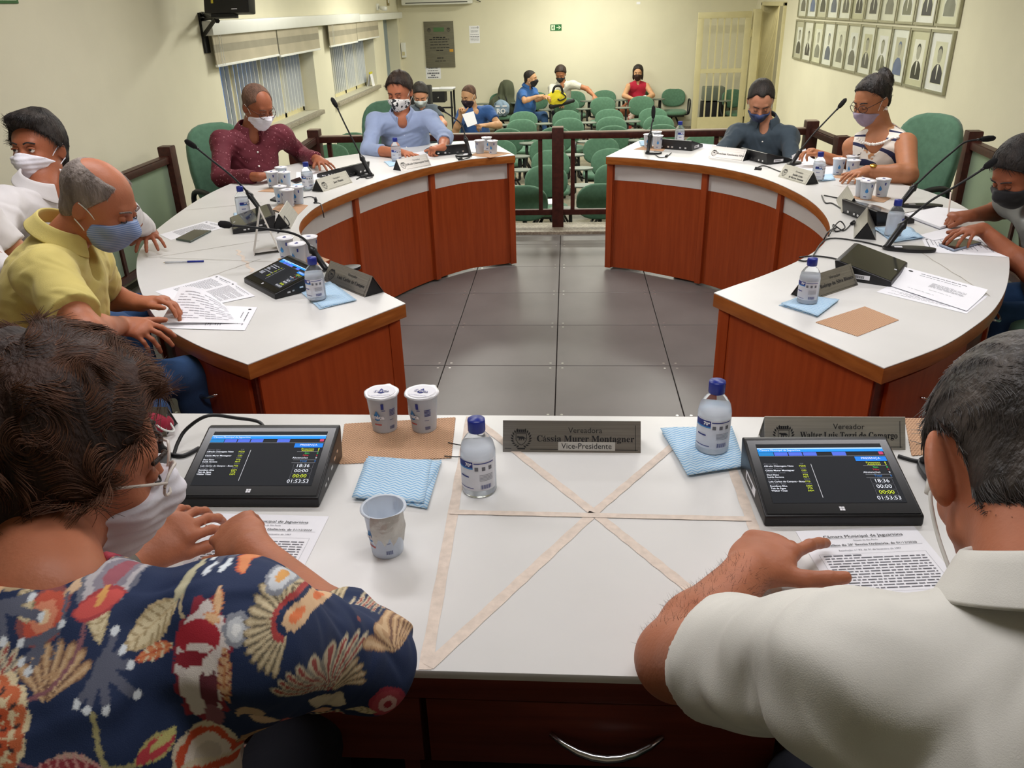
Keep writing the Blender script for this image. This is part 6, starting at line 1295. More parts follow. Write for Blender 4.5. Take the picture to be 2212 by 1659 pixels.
# school desk with books near the back left corner, and a black chair
q = PY(950, 192, 14.6); sd = empty('small_school_desk', (q[0], 14.6, AF), 0, 'small black framed desk with a drawer at the back wall', 'desk'); hz = float(q[2])-AF
dw = float(PY(980, 192, 14.6)[0]-PY(921, 192, 14.6)[0]); MB().bx(-dw/2, dw/2, -.2, .2, hz-.025, hz).build('desktop', mat('grey_desktop', 'A8A898', .5, noise=.05), sd, bevel=.004)
for sx in (-1, 1):
    for sy in (-1, 1): MB().bx(sx*(dw/2-.02)-.015, sx*(dw/2-.02)+.015, sy*.18-.015, sy*.18+.015, 0, hz-.025).build('leg', MATS['black_matte'], sd)
MB().bx(-dw/2, dw/2, -.19, -.17, hz-.30, hz-.275).build('stretcher', MATS['black_matte'], sd); dr = MB().bx(-dw*.22, dw*.22, -.205, .1, hz-.20, hz-.03).build('drawer', MATS['black_matte'], sd); MB().lathe([(.016, 0), (.012, .02), (1e-4, .022)], 12).build('knob', MATS['chrome'], dr).matrix_local = Matrix.Translation((0, -.205, hz-.12))@Matrix.Rotation(math.pi/2, 4, 'X')
for dx, th, rz_, lb in ((-.14, .03, .1, 'open white book on the small desk, left one'), (.12, .035, -.15, 'stack of white paper on the small desk, right one')):
    bo = empty('book', (q[0]+dx, 14.6, AF+hz+.001), rz_, lb, 'book'); MB().bx(-.13, .13, -.1, .1, 0, th*.7).build('pages', MATS['white_paper'], bo, bevel=.004); MB().bx(-.135, .135, -.105, .105, -.0005, .003).build('cover', MATS['grey_ink'], bo)
q = PY(905, 186, 13.2); bc = empty('black_case', (float(q[0]), 13.3, AF), 0, 'tall black equipment case with a white tag behind the youth', 'case'); hz2 = float(q[2])-AF; MB().bx(-.17, .17, -.12, .12, 0, hz2).build('case_body', MATS['black_matte'], bc, bevel=.02); MB().bx(-.06, .10, -.123, -.119, hz2-.05, hz2-.03).build('white_tag', MATS['white_paper'], bc)
# backpack, bag and small things on the public seats
sx_, sy_ = seat_pos[(8, 0)]; bpk = empty('backpack', (sx_+.03, sy_-.0, AF+.46), 0, 'large olive green backpack leaning on a chair by the back wall', 'backpack'); og = fab('olive', '4E5340', bump=.3, bscale=60); Fb = Field((-.34, -.24, -.06), (.34, .26, .72), .012); Fb.ell((0, .05, .16), (.26, .15, .20), None, .06); Fb.ell((.08, .08, .40), (.16, .12, .22), None, .06); Fb.cutfn(lambda X, Y, Z: -Z-.0+0*X+0*Y); Fb.disp(folds(.018, 18, 3)); link('bag_body', Fb.mesh('bag'), og, bpk)
for s in (-.05, .08): tube_obj('strap', [(s, -.10, .34), (s+.02, -.12, .26), (s+.04, -.10, .14)], .010, MATS['black_matte'], bpk)
tb_ = empty('patterned_bag', (sx_+.03, sy_-.20, AF+.46), 0, 'dark blue bag with white lettering in front of the green backpack', 'bag'); Fb = Field((-.2, -.14, -.03), (.2, .14, .36), .010); Fb.ell((0, 0, .14), (.15, .09, .15), None, .03); Fb.cutfn(lambda X, Y, Z: -Z+0*X+0*Y); Fb.disp(folds(.012, 24, 6)); link('bag_body', Fb.mesh('bag'), mat('fabric_bluebag', '22304E', .8, col2='8FA5BC', nscale=7, ramp=(.60, .66)), tb_); text('RO', .12, MATS['white_paper'], tb_, Vector((0, -.098, .10)), RW, bold=.004); MB().bx(-.10, -.02, -.105, -.098, .18, .205).bx(.03, .11, -.105, -.098, .18, .205).build('white_patch', MATS['white_paper'], tb_).__setitem__('kind', 'stuff')
p = PA(1347, 224, 14.5); br0 = empty('brown_bag', tuple(p-V3(0, 0, .14)), .5, 'brown leather bag wedged between chairs of the eighth row', 'bag'); Fb = Field((-.2, -.1, -.12), (.2, .1, .3), .010); Fb.ell((0, 0, 0), (.15, .06, .08), None, .02); Fb.cone((-.10, 0, 0), (.06, 0, .14), .05, .02, .05); link('bag_body', Fb.mesh('bag'), fab('brown', '7A4428'), br0)
p = PA(1208, 212, 13.9); yb = empty('yellow_bag', tuple(p), .2, 'yellow and black bag held by the man in the blue polo shirt', 'bag'); Fb = Field((-.3, -.12, -.22), (.34, .12, .2), .010); Fb.ell((-.04, 0, 0), (.17, .07, .13), None, .04); Fb.disp(folds(.012, 26, 2)); link('bag_body', Fb.mesh('bag'), fab('yellowbag', 'DCCB2A'), yb); Fb = Field((-.3, -.12, -.25), (.40, .12, .2), .010); Fb.cone((-.14, 0, -.13), (.24, 0, -.05), .045, .035, .02); link('bag_base', Fb.mesh('bag'), MATS['black_matte'], yb); tube_obj('handle', [(-.12, -.02, .08), (-.08, -.03, .19), (.02, -.03, .19), (.06, -.02, .07)], .02, MATS['black_matte'], yb); tube_obj('strap', [(.02, -.07, .1), (.10, -.08, .02), (.0, -.085, -.03), (-.04, -.08, .0)], .012, MATS['black_matte'], yb)
p = PA(1175, 437, 7.9); tag(MB().box(tuple(p), (.30, .21, .012), .3).build('magazine', MATS['white_paper'], bevel=.002), 'white magazine lying on a front row seat behind the railing', 'magazine')
# ------------------------------------------------------------------ PEOPLE
def onray(x, y, parent, L, near=True):
    """point seen at (x, y) that lies L from its parent joint"""
    d = ray(x, y); o = CP-V3(parent); a = d@d; b = 2*d@o; c = o@o-L*L; D = b*b-4*a*c
    k = -b/(2*a) if D < 0 else (-b-(1 if near else -1)*math.sqrt(D))/(2*a); p = CP+d*k
    if D < 0: p = V3(parent)+nrm(p-V3(parent))*L
    return p
def A_(sh, el, wr, hd, sd, hn=(0, 0, 1), **k): return dict(sh=V3(sh), el=V3(el), wr=V3(wr), hd=nrm(hd), hn=V3(hn), sd=sd, **k)
def dirpx(a, b, z): return PZ(*b, z)-PZ(*a, z)
def dots_mat(name, base, dot, scale, thr, rough=.8):
    m = bpy.data.materials.new(name); m.use_nodes = True; nt = m.node_tree; N = nt.nodes; b = N['Principled BSDF']; b.inputs['Roughness'].default_value = rough
    tc = N.new('ShaderNodeTexCoord'); v = N.new('ShaderNodeTexVoronoi'); v.inputs['Scale'].default_value = scale; r = N.new('ShaderNodeValToRGB'); r.color_ramp.elements[0].color = lin(dot); r.color_ramp.elements[0].position = thr; r.color_ramp.elements[1].color = lin(base); r.color_ramp.elements[1].position = thr*1.3
    nt.links.new(tc.outputs['Object'], v.inputs[0]); nt.links.new(v.outputs[0], r.inputs[0]); nt.links.new(r.outputs[0], b.inputs['Base Color']); return m
def stripes_mat(name, c1, c2, scale, axis='X', width=.5, patches=None, dist=0):
    m = bpy.data.materials.new(name); m.use_nodes = True; nt = m.node_tree; N = nt.nodes; L = nt.links.new; b = N['Principled BSDF']; b.inputs['Roughness'].default_value = .85; tc = N.new('ShaderNodeTexCoord'); w_ = N.new('ShaderNodeTexWave'); w_.bands_direction = axis; w_.inputs['Scale'].default_value = scale; w_.inputs['Distortion'].default_value = dist; L(tc.outputs['Object'], w_.inputs[0])
    r = N.new('ShaderNodeValToRGB'); r.color_ramp.interpolation = 'CONSTANT'; r.color_ramp.elements[0].color = lin(c1); r.color_ramp.elements[1].color = lin(c2); r.color_ramp.elements[1].position = width; L(w_.outputs[0], r.inputs[0]); out = r.outputs[0]
    for (pc, sc_, th) in (patches or []):
        n = N.new('ShaderNodeTexNoise'); n.inputs['Scale'].default_value = sc_; n.inputs['Detail'].default_value = 3; L(tc.outputs['Object'], n.inputs[0]); rr = N.new('ShaderNodeValToRGB'); rr.color_ramp.elements[0].position = th; rr.color_ramp.elements[1].position = th+.02; L(n.outputs[0], rr.inputs[0]); mx = N.new('ShaderNodeMix'); mx.data_type = 'RGBA'; L(rr.outputs[0], mx.inputs[0]); L(out, mx.inputs[6]); mx.inputs[7].default_value = lin(pc); out = mx.outputs[2]
    L(out, b.inputs['Base Color']); return m
SK = dict(tan=skin('tan', 'B07552'), brown=skin('brown', '96583C'), fair=skin('fair', 'C48A6C'), red=skin('ruddy', 'B06E50'), light=skin('light', 'C99A74'))
HD, HB = hairmat('black', '120E0D', '2A211C'), hairmat('darkbrown', '241813', '3A2A20'); HG = hairmat('grey', '8C8078', '574C45', .7); HS = hairmat('cropped', '4E382C', '6E5040', .85)
mk_w = fab('mask_white', 'E2E0E8', bump=.05); TZW = .845
def torso(nb, px=None, drop=.52, back=(0, .08)): return V3(nb)+V3(back[0], back[1], -drop)
def exec_behind(pel, bf, label, z=0): b = nrm(V3(bf[0], bf[1], 0)); p = V3(pel)-b*.06; return set_exec(float(p[0]), float(p[1]), b, label, z)
# man in burgundy shirt
hd = PA(556, 230, 5.2); nb = onray(541, 283, hd, .165, False); shR = onray(480, 306, nb, .20); shL = onray(606, 292, nb, .20, False); pel = nb+V3(-.10, .04, -.52)
elR = onray(476, 385, shR, .30); wrR = PZ(560, 382, TZW); elL = onray(652, 335, shL, .30, False); wrL = PZ(688, 345, .87)
person((pel[0], pel[1], 0), 'person in speckled burgundy long sleeved shirt, glasses and white mask, reaching over papers', dict(head=hd, fwd=(.72, -.55, -.42), neck=nb, pelvis=pel, shL=shL, shR=shR, s=1.06, belly=(.17, .14), chest=(.17, .125),
    arms=[A_(shR, elR, wrR, dirpx((560, 382), (598, 371), .8), -1, curl=(.5, .5, .5, .6)), A_(shL, elL, wrL, V3(*(dirpx((688, 345), (724, 358), .8)))+V3(0, 0, -.03), 1, curl=(.15, .15, .2, .25), spread=.25)],
    hair=dict(th=.003, top=.003, c=.0, curl=(.001, 200), sub=[((0, .075, .085), (.055, .05, .05))]), hairm=HS, mask=dict(m=mk_w, pleat=1, dz=-.004), glasses=mat('glasses_brown', '4A2418', .3, noise=.02),
    shirt=dict(m=dots_mat('burgundy_sparkle', '5E1626', 'C98C96', 55, .13), sleeve=1.85, folds=(.005, 24), collar=True, buttons=2), legs=dict(m=MATS['dark_trousers'], j=[(pel+V3(.36, -.30, -.05), pel+V3(.40, -.32, -.44)), (pel+V3(.42, -.08, -.05), pel+V3(.46, -.08, -.44))])), SK['brown'])
exec_behind(pel+V3(-.02, .03, 0), (.72, -.6), 'green high-backed chair under the man in burgundy')
# man in light blue shirt
hd = PA(864, 198, 5.95); nb = onray(868, 256, hd, .165, False); shR = onray(800, 268, nb, .20); shL = onray(930, 258, nb, .20); pel = nb+V3(.0, .24, -.50)
elR = onray(795, 325, shR, .30); wrR = PZ(866, 330, TZW); elL = onray(962, 298, shL, .29); wrL = PZ(956, 318, TZW+.01)
person((pel[0], pel[1], 0), 'person in light blue shirt and black and white mask, forearms on the table', dict(head=hd, fwd=(-.22, -.9, -.30), neck=nb, pelvis=pel, shL=shL, shR=shR, s=1.07, chest=(.17, .12), belly=(.16, .13),
    arms=[A_(shR, elR, wrR, dirpx((866, 330), (890, 334), .8), -1, curl=(.2, .2, .25, .3), spread=.2), A_(shL, elL, wrL, dirpx((956, 318), (940, 320), .8), 1, curl=(1.1, 1.1, 1.1, 1.1), th=(.5, .3))],
    hair=dict(th=.008, top=.013, c=-.006, curl=(.004, 60), strands=dict(n=2600, ln=.030, r=.0011, lift=.001, wave=(.004, 40)), sub=[((0, .112, .048), (.052, .035, .034)), ((.078, .0, -.03), (.03, .035, .035)), ((-.078, .0, -.03), (.03, .035, .035))]), hairm=HB, strandm=HB, mask=dict(m=mat('mask_bw', 'E8E8E6', .8, col2='26262A', nscale=42, ramp=(.46, .50))),
    shirt=dict(m=fab('lightblue', '8E9DBE', bump=.06), sleeve=1.45, folds=(.006, 22), collar=True, buttons=3, seed=4), legs=dict(m=MATS['dark_trousers'], j=[(pel+V3(-.12, -.45, .0), pel+V3(-.12, -.48, -.44)), (pel+V3(.12, -.45, .0), pel+V3(.12, -.48, -.44))])), SK['red'])
exec_behind(pel+V3(-.12, .10, 0), (.35, -.9), 'green high-backed chair behind the man in light blue')
# man in dark grey-blue shirt
hd = PA(1643, 217, 5.75); nb = onray(1652, 262, hd, .155, False); shR = onray(1588, 290, nb, .20); shL = onray(1706, 296, nb, .20); pel = nb+V3(.03, .12, -.50)
elR = onray(1556, 330, shR, .29); elL = onray(1712, 352, shL, .29); wrR = elR+V3(.16, -.05, -.13)*1.0; wrL = elL+V3(-.17, -.08, -.10)
person((pel[0], pel[1], 0), 'person in dark blue grey shirt with blue mask, head bowed', dict(head=hd, fwd=(-.12, -.80, -.58), neck=nb, pelvis=pel, shL=shL, shR=shR, s=1.08, chest=(.18, .13), belly=(.175, .15), browm=HD,
    arms=[A_(shR, elR, wrR, (.5, -.6, -.3), -1), A_(shL, elL, wrL, (-.6, -.5, -.2), 1)],
    hair=dict(th=.007, top=.010, c=-.008, curl=(.002, 90), strands=dict(n=2200, ln=.014, r=.0009, lift=.001), sub=[((.078, .0, -.03), (.03, .035, .035)), ((-.078, .0, -.03), (.03, .035, .035)), ((.04, .09, .075), (.03, .04, .04)), ((-.04, .09, .075), (.03, .04, .04))]), hairm=HD, strandm=HD, mask=dict(m=fab('mask_navy', '34436E'), dz=-.016),
    shirt=dict(m=fab('petrol', '37444F', bump=.06), sleeve=1.9, folds=(.006, 22), collar=True, buttons=3, seed=9), legs=dict(m=MATS['dark_trousers'], j=[(pel+V3(-.14, -.42, .0), pel+V3(-.14, -.45, -.44)), (pel+V3(.10, -.42, .0), pel+V3(.10, -.45, -.44))])), SK['fair'])
exec_behind(pel+V3(0, .05, 0), (-.1, -1), 'green high-backed chair hidden behind the man in dark shirt').scale = (.92, .92, .80)
# woman with necklace
hd = PA(1884, 216, 4.7); nb = onray(1908, 282, hd, .165, False); shR = onray(1838, 318, nb, .185, False); shL = onray(1956, 310, nb, .185); pel = nb+V3(.10, .10, -.50)
elL = onray(1962, 378, shL, .29); wrL = PZ(1872, 370, TZW+.01); elR = onray(1835, 362, shR, .27, False); wrR = onray(1775, 336, elR, .24)
wo, wb, wF = person((pel[0], pel[1], 0), 'person with dark hair bun, lilac mask and sleeveless striped top lifting a page', dict(head=hd, fwd=(-.80, -.50, -.38), neck=nb, pelvis=pel, shL=shL, shR=shR, s=1.05, female=True, chest=(.165, .125), belly=(.175, .15), bust=True,
    arms=[A_(shL, elL, wrL, dirpx((1872, 370), (1832, 376), .8), 1, curl=(.3, .3, .3, .4), t=1.22), A_(shR, elR, wrR, nrm(onray(1745, 322, wrR, .1)-wrR), -1, (.2, .3, .9), curl=(.8, .7, .6, .5), th=(.3, .9), t=1.05)],
    hair=dict(th=.007, top=.010, c=-.010, curl=(.004, 75), ex=.09, post=[((0, -.108, .060), (.050, .040, .052)), ((0.01, -.118, .092), (.036, .034, .032)), ((0, -.125, .035), (.030, .028, .034))], strands=dict(n=1400, ln=.028, r=.0011, lift=.003, wave=(.03, 90))), hairm=HD, strandm=HD,
    mask=dict(m=fab('mask_lilac', '9C8FA4'), dz=-.018), glasses=mat('glasses_dark', '2A1A16', .3, noise=.02),
    shirt=dict(name='sleeveless_top', m=stripes_mat('striped_top', '2A2E52', 'EDE6DC', 6.5, 'DIAGONAL', .16, [('C08A5E', 9, .60), ('3A2A24', 22, .68)], dist=1.2), sleeve=0, nd=.055, vw=.9, nr=.066, folds=(.004, 24), seed=5)), SK['tan'])
exec_behind(pel+V3(.08, .12, 0), (-.85, -.5), 'green high-backed chair behind the woman with the necklace')
for k in range(17):
    a = math.pi*(.20+.60*k/16); rt_ = nrm(shR-shL); upn = nrm(nb-pel); bfn = nrm(np.cross(upn, rt_)); c0 = nb-upn*(-.012+.060*math.sin(a)); dr_ = nrm(rt_*math.cos(a)+bfn*math.sin(a)*1.3)
    for st in np.arange(.165, .02, -.003):
        q = c0+dr_*st; g = ((q-wF.lo)/wF.h).astype(int)
        if (g >= 0).all() and (g < wF.n).all() and wF.d[tuple(g)] < .004: break
    o = MB().lathe([(1e-4, -.0095), (.008, -.005), (.0105, 0), (.008, .005), (1e-4, .0095)], 10).build('necklace_bead', MATS['pearl'], wo, q+dr_*.004-V3(pel[0], pel[1], 0), smooth=True)
Bh = frame((-.80, -.50, -.38)); o = MB().lathe([(1e-4, -.008), (.0065, -.004), (.008, 0), (.0065, .004), (1e-4, .008)], 10).build('earring', MATS['pearl'], wo, hd+Bh@V3(-.086, -.002, -.046)*1.05-(pel[0], pel[1], 0), smooth=True)
def bracelet(parent, org, el, wr, r, w_, m, face=None, fm=None, name='wristwatch', t=.0025):
    d = nrm(V3(wr)-V3(el)); c = V3(wr)-d*.028-V3(org); R = Vector(d).to_track_quat('Z', 'Y').to_matrix(); b = MB().lathe([(r, -w_/2), (r+t, -w_/2), (r+t, w_/2), (r, w_/2), (r, -w_/2)], 24, cap=False); o = b.build(name, m, parent, smooth=False); o.matrix_local = Matrix.Translation(c)@R.to_4x4()
    if face is not None: q = MB().lathe([(face, 0), (face, .006), (face*.8, .009), (1e-4, .009)], 20).build('dial', fm or m, o, smooth=True); n = Vector(R.inverted()@Vector((0, -.3, 1))); n.z = 0; n.normalize(); q.matrix_local = Matrix.Translation(n*(r+t))@n.to_track_quat('Z', 'Y').to_matrix().to_4x4()
    return o
bracelet(wo, (pel[0], pel[1], 0), elL, wrL, .031, .014, MATS['gold'], .019)
# man at the right edge, writing
hd = PA(2203, 372, 3.3); nb = onray(2262, 425, hd, .165, False); shR = onray(2188, 428, nb, .19, False); shL = onray(2300, 500, nb, .19); pel = nb+V3(.22, .0, -.50)
elR = onray(2172, 452, shR, .20, False); wrR = PZ(2098, 466, .85); elL = onray(2230, 590, shL, .28); wrL = PZ(2122, 495, .862)
person((pel[0], pel[1], 0), 'person at the right edge in grey T-shirt and black mask, writing with a pencil', dict(head=hd, fwd=(-.80, -.35, -.55), neck=nb, pelvis=pel, shL=shL, shR=shR, s=1.04, chest=(.15, .11), belly=(.14, .12), browm=HD,
    arms=[A_(shL, elL, wrL, dirpx((2122, 495), (2062, 504), .8), 1, curl=(.35, .3, .35, .45), spread=.22), A_(shR, elR, wrR, dirpx((2098, 466), (2050, 466), .8), -1, curl=(1.0, 1.0, 1.1, 1.1), th=(.5, .6))],
    hair=dict(th=.012, top=.018, c=.006, curl=(.003, 60), strands=dict(n=2500, ln=.03, r=.0009, lift=.001)), strandm=HD, hairm=HD, mask=dict(m=fab('mask_black', '1B1B1E')),
    shirt=dict(name='printed_t_shirt', m=mat('grey_print', '8E908C', .85, col2='5A4C38', nscale=7, ramp=(.36, .42)), sleeve=.62, nd=.01, seed=3), legs=dict(m=MATS['denim'], name='jeans', j=[(pel+V3(-.38, -.12, .02), pel+V3(-.34, -.14, -.42)), (pel+V3(-.36, .14, .02), pel+V3(-.34, .14, -.42))])), SK['brown'])
exec_behind(pel+V3(.05, 0, 0), (-.95, -.1), 'green high-backed chair under the man at the right edge')
q = PZ(2048, 470, .815); a = q; b = PA(2054, 415, float((q-CP)@CF)); tag(MB().tube([tuple(a), tuple(a+(b-a)*.06), tuple(b)], [.0008, .0035, .0035], 7).build('pencil', mat('pencil_pale', 'D8C4B8', .5, noise=.03), smooth=True), 'pale pencil held upright in the writing hand at the right edge', 'pencil')
q = PZ(2185, 688, .52); set_exec(float(q[0])+.24, float(q[1])-.06, (-.95, .2), 'green high-backed chair at the empty place, right side of the right table')
# man in yellow polo shirt
hd = PA(212, 440, 2.32); nb = onray(135, 515, hd, .155, False); shR = onray(95, 590, nb, .19); shL = onray(185, 560, nb, .20, False); pel = nb+V3(-.20, -.02, -.50)
elR = onray(190, 720, shR, .30); wrR = PZ(262, 702, .862); elL = onray(228, 640, shL, .29, False); wrL = PZ(305, 656, .865)
person((pel[0], pel[1], 0), 'balding person in yellow polo shirt and blue striped mask turning a page', dict(head=hd, fwd=(.88, -.05, -.46), neck=nb, pelvis=pel, shL=shL, shR=shR, s=.98, nk=.056, chest=(.165, .125), belly=(.16, .14),
    arms=[A_(shR, elR, wrR, dirpx((268, 700), (330, 706), .8)+V3(0, 0, -.01), -1, (-.2, -.3, 1), curl=(.35, .4, .55, .6), spread=.15, hs=1.02), A_(shL, elL, wrL, dirpx((305, 656), (372, 655), .8)+V3(0, 0, .02), 1, (0, .3, 1), curl=(.5, .6, .6, .6), th=(.5, .5))],
    hair=dict(th=.0035, top=.002, c=.002, res=.004, curl=(.001, 220), sub=[((0, .03, .150), (.066, .12, .072)), ((0, .10, .06), (.085, .055, .05))], strands=dict(n=5000, ln=.012, r=.0006, lift=.003)), hairm=HG, strandm=mat('strand_grey', 'A69A92', .6, noise=.1), browm=HG,
    mask=dict(m=stripes_mat('mask_blue_stripe', '9DB0D2', '7088B8', 55, 'Z', .5), dz=.004), shirt=dict(name='polo_shirt', m=fab('yellow', 'CFBE6E', bump=.2, bscale=700), sleeve=.72, w=1.06, folds=(.006, 22), collar=dict(fall=.040, pt=.02, h=.040), nd=.03, res=.0045),
    legs=dict(m=MATS['denim'], name='jeans', j=[(pel+V3(.42, -.14, .0), pel+V3(.46, -.16, -.42)), (pel+V3(.42, .16, .0), pel+V3(.44, .16, -.42))])), SK['red'], .0042)
exec_behind(pel+V3(-.06, 0, 0), (1, 0), 'green high-backed chair under the man in yellow')
# man in white shirt looking up
hd = PA(86, 322, 2.92); nb = onray(98, 402, hd, .16); shR = onray(5, 450, nb, .20); shL = onray(165, 448, nb, .20, False); pel = nb+V3(-.12, .05, -.50)
elL = onray(272, 462, shL, .29, False); wrL = PZ(322, 500, .872); elR = onray(-40, 560, shR, .29); wrR = onray(40, 600, elR, .25)
person((pel[0], pel[1], 0), 'black haired person in white shirt and white mask, one hand on the table', dict(head=hd, fwd=(-.02, -1, .05), neck=nb, pelvis=pel, shL=shL, shR=shR, s=.97, chest=(.16, .12), belly=(.15, .12), eyes='open', gaze=(.25, .95, .15), browm=HD,
    arms=[A_(shL, elL, wrL, dirpx((322, 500), (308, 548), .8)+V3(.02, 0, -.02), 1, curl=(.25, .22, .25, .35), spread=.30, hs=1.02), A_(shR, elR, wrR, (.5, -.2, -.2), -1)],
    hair=dict(th=.009, top=.024, c=.001, res=.004, curl=(.004, 50), add=[((.0, .05, .105), (.06, .055, .032))], sub=[((.080, .004, -.035), (.03, .035, .035)), ((-.080, .004, -.035), (.03, .035, .035))], strands=dict(n=3500, ln=.03, r=.0009, lift=.002, wave=(.003, 30))), hairm=HD, strandm=HD, mask=dict(m=mk_w, pleat=1, sm=mk_w),
    shirt=dict(m=fab('white', 'CFCBCB', bump=.05), sleeve=1.86, folds=(.006, 22), collar=dict(fall=.035, pt=.03), seed=8, res=.0045), legs=dict(m=MATS['denim'], name='jeans', j=[(pel+V3(.40, -.22, .0), pel+V3(.46, -.24, -.40)), (pel+V3(.42, .05, .0), pel+V3(.46, .05, -.40))])), SK['brown'], .0042)
exec_behind(pel+V3(-.04, .06, 0), (.8, -.55), 'green high-backed chair under the man in white shirt')
# person cut by the left edge
nb = PA(-205, 430, 2.35); pel = nb+V3(-.08, -.03, -.5); shL = nb+V3(.05, .17, -.06); shR = nb+V3(.05, -.17, -.06); elL = shL+V3(.14, .03, -.23); 
person((pel[0], pel[1], 0), 'person cut by the left edge, only an arm, white shirt and dark trousers showing', dict(head=nb+V3(.02, 0, .19), fwd=(.9, -.2, -.2), neck=nb, pelvis=pel, shL=shL, shR=shR, chest=(.16, .12),
    arms=[A_(shL, elL, elL+V3(.02, -.18, -.14), (.1, -.9, -.2), 1), A_(shR, shR+V3(.06, -.06, -.25), shR+V3(.22, .06, -.36), (.8, .4, -.1), -1)], hair=dict(th=.01), hairm=HD, shirt=dict(m=fab('white', 'CFCBCB'), sleeve=.6), legs=dict(m=MATS['dark_trousers'], j=[(pel+V3(.35, -.12, 0), pel+V3(.38, -.12, -.42)), (pel+V3(.35, .12, 0), pel+V3(.38, .12, -.42))])), SK['tan'], .007)
# ---- public
def sitter(hp, k, label, fwd, nbp, sRp, sLp, arms, shirt, skinm, hair, hairm, mask=None, legs=None, nearR=True, nearL=True, drop=.50, back=(0, .10), **kw):
    hd = PA(*hp, k); nb = onray(*nbp, hd, .155, kw.pop('nn', False)); shR = onray(*sRp, nb, .19, nearR); shL = onray(*sLp, nb, .19, nearL); pel = nb+V3(back[0], back[1], -drop); aa = []
    for who, ep, wp, hpx, sd, kk in arms:
        sh = shR if who == 'R' else shL; el = onray(*ep, sh, .28, kk.pop('en', True)); wr = onray(*wp, el, .24, kk.pop('wn', True)); h_ = onray(*hpx, wr, .12, kk.pop('hn_', True)); aa.append(A_(sh, el, wr, h_-wr, sd, kk.pop('hn', (0, -.3, 1)), **kk))
    pr_ = dict(head=hd, fwd=fwd, neck=nb, pelvis=pel, shL=shL, shR=shR, arms=aa, hair=hair, hairm=hairm, shirt=shirt, s=kw.pop('s', 1.05), **kw)
    if mask: pr_['mask'] = mask
    if legs: pr_['legs'] = dict(m=legs[0], j=[(pel+V3(*a), pel+V3(*b)) for a, b in legs[1]], **(legs[2] if len(legs) > 2 else {}))
    return person((pel[0], pel[1], AF), label, pr_, skinm, .007)
K_ = lambda **k: k
STD = [((-.12, -.42, -.02), (-.12, -.46, -.42)), ((.14, -.42, -.02), (.14, -.46, -.42))]
sitter((908, 205), 9.4, 'young person in dark grey T-shirt half hidden behind the man in light blue', (.1, -.85, -.5), (907, 226), (884, 240), (936, 238), [('L', (958, 268), (940, 277), (925, 280), 1, K_()), ('R', (880, 270), (900, 285), (910, 288), -1, K_())], K_(name='t_shirt', m=fab('darkgrey', '46505A'), sleeve=.65), SK['fair'], K_(th=.010, top=.014, c=-.002, curl=(.003, 60)), HD, K_(m=fab('mask_pale', 'B9C2C4')), (MATS['dark_trousers'], STD))
r_, b_, f_ = sitter((1013, 208), 10.2, 'person in blue T-shirt and dark mask reading a sheet with raised fist', (-.50, -.80, -.30), (1022, 232), (1000, 246), (1056, 240), [('R', (984, 284), (996, 248), (998, 228), -1, K_(hn=(-.3, .9, 0), curl=(1.1, 1.1, 1.1, 1.1))), ('L', (1078, 270), (1048, 271), (1032, 271), 1, K_(curl=(.9, .9, .9, .9)))], K_(name='t_shirt', m=fab('blue', '2F5590'), sleeve=.62, w=1.1), SK['light'], K_(th=.002, top=.002, c=-.012, curl=(.001, 200)), HS, K_(m=mat('mask_dark_print', '2A1C26', .8, col2='6A5A66', nscale=30, ramp=(.3, .34))), (MATS['denim'], [((.10, -.40, .08), (-.25, -.35, .02)), ((-.10, -.40, -.02), (-.10, -.44, -.42))], K_(len=.35, name='shorts')), belly=(.18, .15), chest=(.18, .13))
p = PA(1013, 258, 9.85); hp_ = empty('held_sheet', tuple(p), 0, 'blank sheet held up by the man in blue T-shirt', 'paper'); c4 = [PA(x, y, 9.85)-p for x, y in ((998, 247), (1023, 240), (1031, 267), (1010, 275))]; o = MB().add([tuple(v) for v in c4], [(0, 1, 2, 3)]); mb = MB(); mb.add([tuple(v) for v in c4]+[tuple(v+V3(0, .002, 0)) for v in c4], [(0, 1, 2, 3), (7, 6, 5, 4), (0, 4, 5, 1), (1, 5, 6, 2), (2, 6, 7, 3), (3, 7, 4, 0)]); mb.build('page', MATS['white_paper'], hp_)
sitter((1146, 170), 14.0, 'person in blue polo shirt seen in profile, handling the yellow bag', (.92, -.30, -.05), (1139, 187), (1128, 203), (1152, 198), [('R', (1133, 218), (1165, 207), (1180, 205), -1, K_(curl=(.7, .7, .7, .7))), ('L', (1160, 215), (1180, 208), (1190, 210), 1, K_(curl=(.7, .7, .7, .7)))], K_(name='polo_shirt', m=fab('royal', '2E5E9E'), sleeve=.7, w=1.1, collar=True), SK['light'], K_(th=.006, top=.008, c=-.008, curl=(.002, 90)), HD, K_(m=fab('mask_black', '1B1B1E')), (MATS['denim'], [((.38, -.16, 0), (.42, -.2, -.42)), ((.36, .14, 0), (.40, .14, -.42))]), nearR=True, nearL=False, back=(-.08, .02), belly=(.19, .17), chest=(.18, .14))
sitter((1211, 160), 14.5, 'person in white polo shirt with red shoulder marks and black mask, leaning forward', (-.15, -.88, -.42), (1214, 181), (1192, 190), (1238, 182), [('L', (1268, 192), (1283, 207), (1290, 216), 1, K_()), ('R', (1190, 216), (1202, 226), (1212, 228), -1, K_())], K_(name='polo_shirt', m=fab('whitepolo', 'CFCDC0'), sleeve=.6, collar=True), SK['tan'], K_(th=.014, top=.018, c=-.004, seed=9, curl=(.006, 50)), HB, K_(m=fab('mask_black', '1B1B1E')), (MATS['dark_trousers'], STD), s=1.1, back=(0, .22), drop=.46)
hd_ = PA(1378, 155, 15.3)
